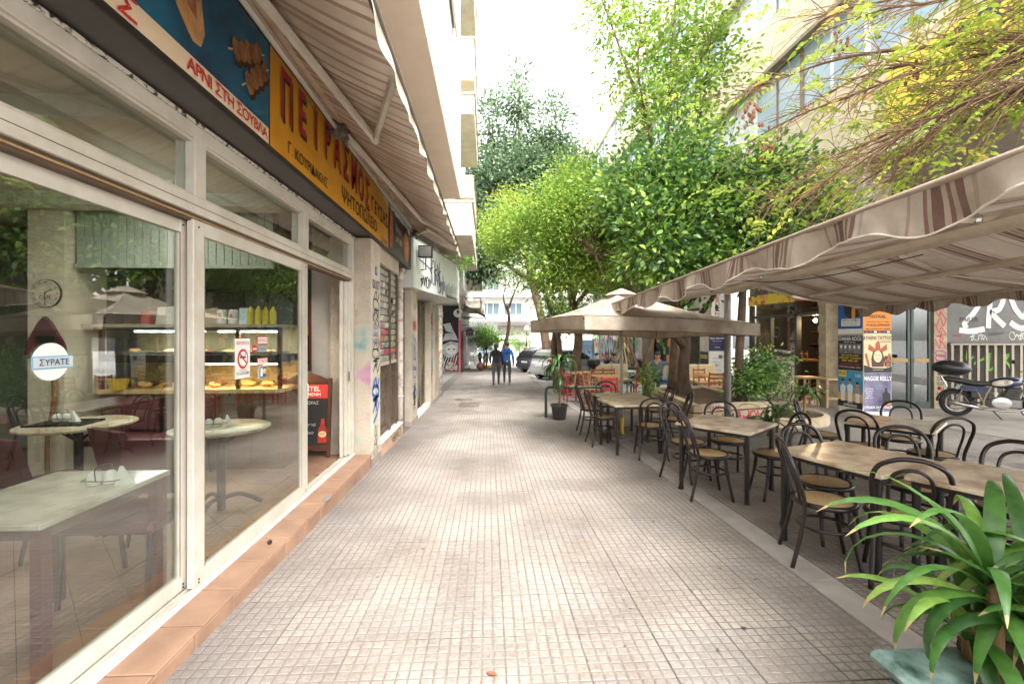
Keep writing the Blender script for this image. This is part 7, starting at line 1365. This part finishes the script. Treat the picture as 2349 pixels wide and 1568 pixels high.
# ------------------------------------------------------------------ cars, two wheelers
rubber = mat('tyre_rubber', '#222120', rough=.8); chrome = mat('chrome', '#a8a5a0', rough=.2, metal=.95, var=.05); cglass = mat('car_glass', '#2a3230', rough=.08, var=.2, spec=.9)
def car(name, label, loc, d, paint, rack=False):
    t = thing(name, label, 'car', loc, math.atan2(d[1], d[0])-PI/2, 'parked cars')
    ST = [(-1.95, .70, .34, .72, .76, .66), (-1.90, .79, .26, .88, .95, .72), (-1.74, .83, .22, .95, 1.30, .61), (-1.62, .835, .22, .96, 1.42, .595), (-1.2, .84, .22, .955, 1.475, .60), (-.2, .84, .22, .945, 1.48, .60), (.4, .84, .22, .935, 1.40, .585), (.95, .835, .22, .925, 1.06, .66), (1.1, .83, .22, .91, .96, .70), (1.6, .80, .24, .82, .86, .66), (1.85, .74, .28, .72, .75, .6), (1.95, .66, .34, .6, .63, .55)]
    mb = MB(); ring = []
    def sec(s):
        y, w, zb, zl, zr_, wr = s
        R = [(w*.93, zb), (w, (zb+zl)*.45), (w, zl*.85), (w*.965, zl), (wr, zr_-.03), (wr*.8, zr_), (0, zr_+.012)]
        return [(x, y, z) for x, z in R]+[(-x, y, z) for x, z in R[-2::-1]]
    k = 13
    for s in ST: ring += sec(s)
    n = len(ST); fs = [(i*k+j, i*k+j+1, (i+1)*k+j+1, (i+1)*k+j) for i in range(n-1) for j in range(k-1)]+[((i+1)*k, (i+1)*k+k-1, i*k+k-1, i*k) for i in range(n-1)]+[tuple(range(k)), tuple((n-1)*k+j for j in range(k-1, -1, -1))]
    mb.add(ring, fs); mb.build('body', paint, t, 'auto')
    def lerp_s(y):
        for a, b_ in zip(ST, ST[1:]):
            if a[0] <= y <= b_[0]: q = (y-a[0])/(b_[0]-a[0]); return [a[i]+(b_[i]-a[i])*q for i in range(6)]
    for s in (-1, 1):
        for (ya, yb) in ((-1.45, -.62), (-.52, .42), (.46, .80)):
            pts = []
            for y, top in ((ya, 0), (yb, 0), (yb, 1), (ya, 1)):
                S_ = lerp_s(y); q = .10 if not top else .86
                if top and yb > .7 and y == yb: q = .25
                x = S_[1]*.965+(S_[5]-S_[1]*.965)*q; z = S_[3]+(S_[4]-.03-S_[3])*q; pts.append((s*(x+.008), y, z+.004))
            MB().add(pts, [(0,1,2,3) if s > 0 else (3,2,1,0)]).build('side_window', cglass, t)
        MB().box(s*.72-.09, s*.72+.09, -1.935+.02, -1.86, .62, .82).build('tail_light', mat('tail_red', '#b02a22', rough=.25), t) if False else MB().add([(s*.84, -1.70, .66), (s*.845, -1.80, 1.0), (s*.70, -1.93, 1.0), (s*.66, -1.96, .68)], [(0, 1, 2, 3) if s > 0 else (3, 2, 1, 0)]).build('tail_light', mat('tail_red', '#b02a22', rough=.25), t, solid=.02)
        MB().add([(s*.5, 1.90, .62), (s*.78, 1.72, .66), (s*.78, 1.66, .78), (s*.52, 1.83, .74)], [(0, 1, 2, 3)]).build('headlight', chrome, t, solid=.02); MB().cbox(s*.93-.08, s*.93+.08, .62, .72, .92, 1.05, .02).build('mirror', paint, t); MB().box(s*.843-.004, s*.843+.006, -.25, -.08, .78, .81).build('door_handle', paint, t); MB().box(s*.842-.003, s*.842+.004, -.585, -.575, .3, .93).build('door_seam', rubber, t)
    for (y0, q0, y1, q1, nm) in ((-1.92, .9, -1.64, .9, 'rear_window'), (.99, .9, .45, .9, 'windscreen')):
        a, b_ = lerp_s(y0 if y0 > -1.9 else -1.86), lerp_s(y1); o_ = -.012 if y0 < 0 else .012
        MB().add([(-a[5]*.9, y0*.98+o_, a[4]+.02), (a[5]*.9, y0*.98+o_, a[4]+.02), (b_[5]*.88, y1+o_*2.2, b_[4]-.05), (-b_[5]*.88, y1+o_*2.2, b_[4]-.05)], [(0, 1, 2, 3)]).build(nm, cglass, t)
    MB().cbox(-.8, .8, -2.0, -1.88, .36, .58, .03).build('bumper', paint, t); MB().cbox(-.74, .74, 1.88, 2.0, .3, .5, .03).build('bumper', paint, t); MB().box(-.26, .26, -2.008, -2.0005, .42, .53).build('number_plate', mat('plate_white', '#d9d9d4'), t) if False else MB().box(-.26, .26, -1.985, -1.93, .64, .75).build('number_plate', mat('plate_white', '#d9d9d4'), t)
    for s in (-1, 1):
        for y in (-1.25, 1.28):
            w_ = MB().torus((s*.76, y, .30), .22, .085, 'x', 22, 8).build('wheel', rubber, t, True); MB().lathe([(.19, -.05), (.2, .04), (.05, .065)], n=12).build('rim', chrome, w_).matrix_local = Matrix.Translation((s*.77, y, .30)) @ Matrix.Rotation(s*PI/2, 4, 'Y'); MB().torus((s*.815, y, .31), .34, .03, 'x', 22, 5).build('wheel_arch', rubber, t)
    if rack:
        for s in (-1, 1): MB().tube([(s*.55, -1.2, 1.5), (s*.55, .2, 1.52)], .02, 6).build('roof_rail', dark, t)
        for y in (-1.0, 0): MB().tube([(-.6, y, 1.55), (.6, y, 1.55)], .018, 6).build('cross_bar', dark, t)
silver = mat('silver_paint', '#b9bab8', rough=.28, metal=.55, var=.04, coat=.5)
car('hatchback_car', 'silver hatchback parked nose away with its red tail light showing', (4.15, 23.45, gz(23.4)), (.87, .5), silver); car('estate_car', 'dark grey car with roof rails parked behind the silver hatchback', (3.75, 29.2, gz(29.2)), (.80, .6), mat('dark_car_paint', '#4b4f55', rough=.25, metal=.5, var=.04, coat=.5), True); car('hatchback_car', 'white car passing at the far crossing', (2.2, 53, gz(53)), (1, .05), mat('white_car_paint', '#dcdcda', rough=.3, coat=.4)); car('hatchback_car', 'pale car at the left of the far crossing', (-3.2, 52, gz(52)), (1, 0), MATS['white_car_paint'])
def wheel(par, c, R, name='wheel', spokes=True, tr=.055):
    w_ = MB().torus(c, R-tr, tr, 'y', 30, 8).build(name, rubber, par, True); MB().torus(c, R-tr*1.9, .018, 'y', 28, 6).build('rim', chrome, w_, True); MB().tube([(c[0], c[1]-.06, c[2]), (c[0], c[1]+.06, c[2])], .035, 10).build('hub', steel, w_)
    if spokes:
        mb = MB()
        for k in range(18): a = k*PI/9; mb.tube([(c[0], c[1]+.03*(-1)**k, c[2]), (c[0]+(R-tr*2)*math.cos(a), c[1], c[2]+(R-tr*2)*math.sin(a))], .004, 4, False)
        mb.build('spokes', chrome, w_)
mc = thing('motorcycle', 'black and cream motorcycle with bulging top case parked before the railing', 'motorcycle', (10.75, 9.95, gz(9.95)), -.55)
wheel(mc, (0, 0, .31), .31); wheel(mc, (1.38, 0, .31), .31)
navyp = mat('navy_tank', '#1f2a44', rough=.2, coat=.6, var=.05); creamp = mat('cream_tank', '#d8cdb8', rough=.25, coat=.5, var=.04)
def ellr(c, rr, name, m, rot=0, n=16, k=10):
    o = MB().ell((0, 0, 0), rr, n, k).build(name, m, mc, True); o.location = c; o.rotation_euler = (0, rot, 0); return o
tk = ellr((.82, 0, .80), (.30, .15, .13), 'tank', navyp, -.12); ellr((.76, -.045, .80), (.21, .125, .085), 'tank_panel', creamp, -.18)
emb = MB().ribbon(circ(0, 0, .045, 18)+[(.045, 0)], .008, plane_f((.78, -.172, .82), (1, 0, 0), (0, 0, 1))).ribbon([(-.02, .02), (.02, .0), (-.02, -.02)], .012, plane_f((.78, -.172, .82), (1, 0, 0), (0, 0, 1))).build('tank_emblem', black, mc)
vin = mat('seat_vinyl', '#26241f', rough=.5); MB().tube(smooth([(-.24, 0, .86), (.05, 0, .815), (.3, 0, .765), (.6, 0, .77)], 5), [.07, .085, .095, .10, .105, .11, .11, .11, .11, .108, .106, .103, .10, .095, .09, .08], 12, flat=.62).build('seat', vin, mc, True)
MB().cbox(.2, .52, -.11, .11, .42, .6, .03).build('air_box', MATS['case_black'] if 'case_black' in MATS else vin, mc)
ellr((-.08, 0, 1.10), (.35, .25, .18), 'top_case', mat('case_black', '#1c1c1c', rough=.35), .08); MB().torus((0, 0, 0), .255, .012, 'z', 26, 5).build('case_seam', rubber, mc).matrix_local = Matrix.Translation((-.08, 0, 1.08)) @ Matrix.Rotation(.08, 4, 'Y') @ Matrix.Diagonal((1.35, .98, 1, 1))
MB().tube([(-.30, -.08, .94), (-.1, -.08, .93), (.1, -.09, .86)], .012, 6).tube([(-.3, -.08, .94), (-.18, -.08, .68)], .012, 6).tube([(-.3, .08, .94), (-.1, .08, .93), (.1, .09, .86)], .012, 6).build('rack', chrome, mc)
MB().add([(.0, -.115, .62), (.46, -.115, .56), (.52, -.115, .70), (.05, -.115, .72), (.0, .115, .62), (.46, .115, .56), (.52, .115, .70), (.05, .115, .72)], [(0,1,2,3), (7,6,5,4), (0,4,5,1), (3,2,6,7), (0,3,7,4), (1,5,6,2)]).build('side_cover', navyp, mc)
MB().tube(smooth([(-.05, 0, .62), (-.22, 0, .56), (-.33, 0, .40), (-.33, 0, .33)], 4), .05, 8, flat=.35).build('rear_mudguard', mat('guard_black', '#1c1c1c'), mc); MB().box(-.30, -.27, -.05, .05, .58, .66).build('tail_light', MATS['tail_red'], mc)
for s in (-1, 1):
    MB().tube([(.1, s*.1, .72), (-.02, s*.1, .34)], .012, 6).build('damper', chrome, mc); mb = MB()
    for k in range(9): mb.torus((.09-.011*k, s*.1, .68-.03*k), .03, .006, 'z', 12, 5)
    mb.build('spring', chrome, mc); MB().tube([(0, s*.07, .31), (.45, s*.07, .33)], .02, 6).build('swing_arm', chrome, mc); MB().tube([(1.38, s*.08, .31), (1.18, s*.08, .95)], .022, 8).build('fork', chrome, mc)
MB().tube(smooth([(1.05, -.10, .55), (1.12, -.12, .36), (1.0, -.13, .22), (.6, -.14, .19), (.2, -.15, .24)], 5), .024, 8).build('exhaust_pipe', chrome, mc, True); MB().tube([(.42, -.15, .21), (-.18, -.16, .34)], [.035, .05], 12).build('silencer', chrome, mc, True)
MB().tube(smooth([(.55, -.10, .72), (.46, -.1, .5), (.42, -.1, .28)], 4), .02, 8).tube([(.30, -.1, .66), (.44, -.1, .28)], .016, 6).build('frame_tube', mat('frame_dull', '#8a7f6a', rough=.4), mc)
o = MB().lathe([(.13, -.04), (.14, 0), (.12, .05), (.04, .06)], n=18).build('crankcase', steel, mc, 'auto'); o.matrix_local = Matrix.Translation((.70, -.12, .36)) @ Matrix.Rotation(PI/2, 4, 'X') @ Matrix.Diagonal((1.35, 1, 1, 1)); MB().cbox(.5, 1.05, -.12, .12, .24, .46, .03).build('engine_block', mat('engine_alloy', '#85827c', rough=.35, metal=.7), mc)
mb = MB()
for k in range(8): mb.box(.74+.012*k, 1.0+.012*k, -.11, .11, .47+k*.026, .485+k*.026)
mb.build('cylinder_fins', mat('dark_alloy', '#4d4b48', rough=.4, metal=.6), mc); MB().cbox(.78, 1.06, -.09, .09, .68, .72, .02).build('rocker_cover', chrome, mc); MB().lathe([(.06, -.02), (.06, .03)], n=12).build('carburettor', steel, mc).location = (.62, -.06, .55)
MB().tube([(.55, -.12, .2), (.66, -.3, .01)], .012, 6).build('side_stand', dark, mc); MB().tube(smooth([(1.12, -.36, 1.02), (1.16, -.1, 1.06), (1.16, .1, 1.06), (1.12, .36, 1.02)], 4), .012, 6).build('handlebar', chrome, mc); ellr((1.32, 0, .92), (.1, .11, .11), 'headlamp', chrome); MB().torus((1.38, 0, .31), .345, .02, 'y', 20, 5).build('front_mudguard', navyp, mc)
for s in (-1, 1): MB().tube([(1.12, s*.28, 1.04), (1.08, s*.36, 1.22)], .006, 5).ell((1.07, s*.38, 1.25), (.02, .07, .05), 10, 6).build('mirror', dark, mc)
text('YAMAHA', .035, mc, plane_f((.70, -.181, .36), (1, 0, 0), (0, 0, 1)), black, (0, 0), h=.004)
def scooter(label, loc, rz, body, case=True):
    t = thing('scooter', label, 'scooter', loc, rz, 'parked scooters'); bm_ = mat('scooter_'+body[1:], body, rough=.3, coat=.4, var=.06)
    wheel(t, (-.6, 0, .25), .25, spokes=False, tr=.065); wheel(t, (.65, 0, .25), .25, spokes=False, tr=.065)
    MB().tube(smooth([(-.85, 0, .62), (-.5, 0, .58), (-.2, 0, .50), (.0, 0, .32)], 4), [.06, .09, .12, .15, .17, .18, .18, .18, .17, .16, .15, .12, .1], 10).build('rear_body', bm_, t, True); MB().cbox(-.05, .35, -.17, .17, .24, .32, .02).build('footboard', dark, t)
    MB().add([(.33, -.2, .28), (.33, .2, .28), (.62, .16, .55), (.55, .2, .95), (.55, -.2, .95), (.62, -.16, .55), (.40, -.2, .28), (.40, .2, .28), (.70, .1, .6), (.60, .15, .98), (.60, -.15, .98), (.70, -.1, .6)], [(0,1,2,5), (5,2,3,4), (7,6,11,8), (8,11,10,9), (0,5,11,6), (5,4,10,11), (1,7,8,2), (2,8,9,3), (4,3,9,10)]).build('front_shield', bm_, t, 'auto')
    MB().cbox(-.75, .02, -.14, .14, .68, .80, .03).build('seat', vin, t); MB().tube(smooth([(.5, -.35, 1.05), (.56, 0, 1.08), (.5, .35, 1.05)], 4), .016, 6).ell((.58, 0, 1.02), (.1, .12, .09), 10, 6).build('handlebar', dark, t); MB().tube([(.5, 0, 1.0), (.66, 0, .25)], .03, 6).build('fork', dark, t)
    for s in (-1, 1): MB().tube([(.5, s*.28, 1.08), (.46, s*.34, 1.26)], .007, 5).ell((.46, s*.36, 1.3), (.02, .08, .05), 8, 6).build('mirror', dark, t)
    if case: MB().cbox(-1.05, -.68, -.2, .2, .92, 1.16, .06).box(-1.0, -.7, -.1, .1, .8, .92).build('top_case', MATS['case_black'], t)
    MB().tube([(-.3, -.17, .28), (-.85, -.19, .34)], .04, 8).build('exhaust', steel, t)
scooter('silver scooter with dark seat parked by the pine tables', (4.15, 16.6, gz(16.6)), 1.0, '#c4c6c6'); scooter('white scooter with black top case behind the ladder back chairs', (5.3, 18.2, gz(18.2)), 2.5, '#d2d2d0'); scooter('dark scooter standing behind the silver hatchback', (5.2, 26, gz(26)), .5, '#3a3c42'); scooter('dark motor scooter, left of the pair at the street end', (-1.0, 39.5, gz(39.5)), 1.2, '#34363a', False); scooter('dark motor scooter, right of the pair at the street end', (-.3, 40.3, gz(40.3)), 1.4, '#4a3a38', False)
o = MB().ell((0, 0, 0), (.14, .16, .13), 14, 9).box(-.13, -.10, -.1, .1, -.06, .02).build('crash_helmet', mat('helmet_silver', '#c8c6c0', rough=.3, c2='#8a8a86', scale=4), None, True); o.location = (4.0, 16.4, gz(16.4)+.94); tag(o, 'silver crash helmet resting on the scooter seat', 'helmet')
# ------------------------------------------------------------------ people
PEOPLE = []
def person(label, loc, rz, J, hair, mats, regions, props=None, hairlong=False, group=None):
    """J: joints name -> (pos, radius, parent). One skinned continuous body; regions name -> material index by nearest bone"""
    t = thing('person', label, 'person', loc, rz, group)
    names = list(J); idx = {n: i for i, n in enumerate(names)}
    me = bpy.data.meshes.new('body'); me.from_pydata([J[n][0] for n in names], [(idx[J[n][2]], idx[n]) for n in names if J[n][2]], [])
    o = bpy.data.objects.new('body_skeleton', me); COL.objects.link(o); sk = o.modifiers.new('skin', 'SKIN')
    for n in names: v = me.skin_vertices[0].data[idx[n]]; r_ = J[n][1]; v.radius = (r_, r_) if not isinstance(r_, tuple) else r_; v.use_root = n == 'pelvis'
    sb_ = o.modifiers.new('sub', 'SUBSURF'); sb_.levels = 2; sb_.render_levels = 2
    PEOPLE.append((o, t, J, mats, regions)); h = Vector(J['head'][0]); hr = J['head'][1]; hr = hr[0] if isinstance(hr, tuple) else hr
    c = J.get('_face', ((0, 1, 0),))
    return t
def finish_people():
    bpy.context.view_layer.update(); dg = bpy.context.evaluated_depsgraph_get()
    for o, t, J, mats, regions in PEOPLE:
        me = bpy.data.meshes.new_from_object(o.evaluated_get(dg)); me.name = 'body'; me.materials.clear()
        for m in mats: me.materials.append(m)
        segs = [(n, Vector(J[J[n][2]][0]), Vector(J[n][0])) for n in J if J[n][2]]
        for p in me.polygons:
            c = p.center; best = None
            for n, a, b_ in segs:
                d = b_-a; q = max(0, min(1, (c-a).dot(d)/max(d.dot(d), 1e-9))); dist = (c-(a+d*q)).length
                if best is None or dist < best[0]: best = (dist, n)
            p.material_index = regions.get(best[1], 0); p.use_smooth = True
        n = bpy.data.objects.new('body', me); COL.objects.link(n); n.parent = t; bpy.data.objects.remove(o)
def fingers(t, hand, d, m, s=1.0):
    """four fingers and a thumb at a hand, slightly curled"""
    h = Vector(hand); d = Vector(d).normalized(); side = d.cross(Vector((0, 1, .2))).normalized(); mb = MB()
    for k in range(4): b_ = h+side*(.028*(k-1.5))*s; L = (.06, .072, .07, .055)[k]*s; mb.tube([tuple(b_), tuple(b_+d*L*.6), tuple(b_+d*L+side.cross(d)*.02*s)], [.009*s, .008*s, .006*s], 6)
    b_ = h-side*.045*s-d*.03*s; mb.tube([tuple(b_), tuple(b_-side*.025*s+d*.03*s), tuple(b_-side*.02*s+d*.055*s)], [.010*s, .009*s, .007*s], 6); return mb.build('fingers', m, t, True)
skinm = mat('skin', '#b98a6c', rough=.55, var=.08); hair_b = mat('hair_black', '#211b18', rough=.5); blue_top = mat('blue_sweater', '#2b62a8', rough=.8, var=.15, scale=12); char = mat('charcoal_cloth', '#4a4a50', rough=.9, var=.12, scale=12); blk = mat('black_cloth', '#2a282a', rough=.9, var=.15, scale=12); shoe_y = mat('shoe_yellow', '#b8b04a', rough=.6); shoe_d = mat('shoe_dark', '#4a2f2c', rough=.6); grey_sh = mat('grey_shirt', '#5a626a', rough=.9, var=.12, scale=14)
R5 = {'spine': 1, 'chest': 1, 'neck': 0, 'head': 0, 'sl': 1, 'sr': 1, 'el': 1, 'er': 1, 'wl': 1, 'wr': 1, 'hl': 0, 'hr': 0, 'hipl': 2, 'hipr': 2, 'kl': 2, 'kr': 2, 'al': 2, 'ar': 2, 'tl': 3, 'tr': 3}
def walker(stride, w=1.0, arm=.0):
    return {'pelvis': ((0, 0, .95), (.15*w, .11), None), 'spine': ((0, 0, 1.12), (.145*w, .105), 'pelvis'), 'chest': ((0, .01, 1.36), (.17*w, .11), 'spine'), 'neck': ((0, .01, 1.53), .055, 'chest'), 'head': ((0, .02, 1.66), (.085, .10), 'neck'), 'top': ((0, .015, 1.73), .06, 'head'),
     'sl': ((-.19*w, .01, 1.42), .07, 'chest'), 'sr': ((.19*w, .01, 1.42), .07, 'chest'), 'el': ((-.25*w, -.02+arm, 1.15), .052, 'sl'), 'er': ((.26*w, -.04, 1.14), .052, 'sr'), 'wl': ((-.24*w, .06+arm*2, .95+abs(arm)), .036, 'el'), 'wr': ((.28*w, .05, .90), .036, 'er'), 'hl': ((-.23*w, .09+arm*2, .88+abs(arm)), .034, 'wl'), 'hr': ((.28*w, .08, .82), .034, 'wr'),
     'hipl': ((-.1*w, 0, .90), .105*w, 'pelvis'), 'hipr': ((.1*w, 0, .90), .105*w, 'pelvis'), 'kl': ((-.1*w, stride*.35+.04, .50), .065*w, 'hipl'), 'kr': ((.11*w, -stride*.2+.06, .50), .065*w, 'hipr'), 'al': ((-.09*w, stride*.6, .10), .046, 'kl'), 'ar': ((.10*w, -stride*.55, .13), .046, 'kr'), 'tl': ((-.10*w, stride*.6+.15, .045), .036, 'al'), 'tr': ((.11*w, -stride*.55+.13, .05), .036, 'ar')}
J = walker(.38); pm_ = person('man in a blue hooded sweater and grey trousers walking away', (.76, 19.2, gz(19.2)), .05, J, None, [skinm, blue_top, char, shoe_y], R5)
fingers(pm_, J['hr'][0], (0, .3, -1), skinm); fingers(pm_, J['hl'][0], (0, .3, -1), skinm)
MB().ell((0, .01, 1.715), (.092, .105, .085), 14, 8).build('hair', hair_b, pm_, True); MB().torus((0, -.02, 1.50), .10, .045, 'z', 16, 6).ell((0, -.11, 1.42), (.11, .05, .1), 10, 6).build('hood', blue_top, pm_, True)
for s in (-1, 1): MB().ell((s*.095, .02, 1.67), (.015, .025, .035), 8, 6).build('ear', skinm, pm_, True)
MB().ell((0, .12, 1.66), (.02, .03, .03), 8, 6).build('nose', skinm, pm_, True); MB().box(-.02, .02, -.125, -.115, .98, 1.02).build('waist_tag', white, pm_)
J = walker(-.34, 1.0, .06); J = {k: ((v[0][0], v[0][1], v[0][2]*.955), v[1], v[2]) for k, v in J.items()}; J['hipl'] = (J['hipl'][0], .118, 'pelvis'); J['hipr'] = (J['hipr'][0], .118, 'pelvis')
pw = person('woman in a black hooded top and grey leggings walking beside the man', (.29, 18.7, gz(18.7)), -.05, J, None, [skinm, blk, char, shoe_d], R5)
fingers(pw, J['hr'][0], (0, .5, -1), skinm, .9); fingers(pw, J['hl'][0], (0, .8, -.4), skinm, .9)
MB().ell((0, .0, 1.63), (.098, .115, .10), 14, 8).ell((0, -.09, 1.52), (.06, .05, .13), 10, 7).build('hair', hair_b, pw, True); MB().torus((0, -.02, 1.43), .10, .045, 'z', 16, 6).ell((0, -.10, 1.36), (.11, .05, .1), 10, 6).build('hood', blk, pw, True); MB().ell((0, .115, 1.58), (.018, .03, .028), 8, 6).build('nose', skinm, pw, True)
J = walker(.15); pf = person('distant man with a backpack and camouflage trousers at the crossing', (3.6, 44.0, gz(44)), -.3, J, None, [skinm, mat('navy_shirt', '#3b4048', rough=.9), mat('camo_cloth', '#6f7558', c2='#4a4a38', rough=.9, scale=9), shoe_d], R5)
fingers(pf, J['hr'][0], (0, .3, -1), skinm); fingers(pf, J['hl'][0], (0, .3, -1), skinm); MB().ell((0, .01, 1.715), (.092, .105, .085), 12, 8).build('hair', hair_b, pf, True); MB().cbox(-.17, .17, -.3, -.1, 1.05, 1.48, .05).build('backpack', blk, pf)
J = {'pelvis': ((0, 0, .56), (.16, .13), None), 'spine': ((0, -.05, .75), (.165, .13), 'pelvis'), 'chest': ((0, -.10, .99), (.18, .12), 'spine'), 'neck': ((0, -.08, 1.15), .058, 'chest'), 'head': ((0, -.04, 1.28), (.088, .10), 'neck'), 'top': ((0, -.045, 1.35), .062, 'head'),
     'sl': ((-.20, -.09, 1.05), .072, 'chest'), 'sr': ((.20, -.09, 1.05), .072, 'chest'), 'el': ((-.47, -.16, 1.02), .055, 'sl'), 'er': ((.27, .10, .84), .055, 'sr'), 'wl': ((-.70, -.18, 1.03), .038, 'el'), 'wr': ((.18, .33, .80), .038, 'er'), 'hl': ((-.79, -.18, 1.02), .034, 'wl'), 'hr': ((.13, .41, .80), .034, 'wr'),
     'hipl': ((-.10, .04, .55), .11, 'pelvis'), 'hipr': ((.10, .04, .55), .11, 'pelvis'), 'kl': ((-.14, .46, .55), .075, 'hipl'), 'kr': ((.14, .46, .55), .075, 'hipr'), 'al': ((-.14, .44, .10), .05, 'kl'), 'ar': ((.14, .48, .10), .05, 'kr'), 'tl': ((-.15, .60, .045), .038, 'al'), 'tr': ((.15, .64, .045), .038, 'ar')}
ps = person('seated man in a grey shirt with one arm along the booth back', (5.65, 15.05, gz(15.05)), 2.55, J, None, [skinm, grey_sh, mat('dark_jeans', '#2b3140', rough=.9), shoe_d], R5)
fingers(ps, J['hr'][0], (-.3, 1, 0), skinm); fingers(ps, J['hl'][0], (-1, 0, -.3), skinm)
MB().ell((0, -.07, 1.345), (.096, .10, .075), 14, 8).build('hair', hair_b, ps, True); MB().ell((0, .065, 1.265), (.018, .028, .03), 8, 6).build('nose', skinm, ps, True)
for s in (-1, 1): MB().ell((s*.035, .052, 1.30), (.013, .008, .009), 8, 6).build('eye', white, ps); MB().ell((s*.035, .058, 1.30), (.006, .005, .007), 6, 5).build('pupil', black, ps); MB().ell((s*.098, -.04, 1.28), (.014, .025, .034), 8, 6).build('ear', skinm, ps, True); MB().box(s*.035-.02, s*.035+.02, .048, .058, 1.322, 1.328).build('eyebrow', hair_b, ps)
MB().box(-.028, .028, .046, .054, 1.222, 1.228).build('mouth', mat('lips', '#8e5548'), ps)
# ------------------------------------------------------------------ convert lettering and figures
finish_texts()
finish_people()
bpy.context.view_layer.update()
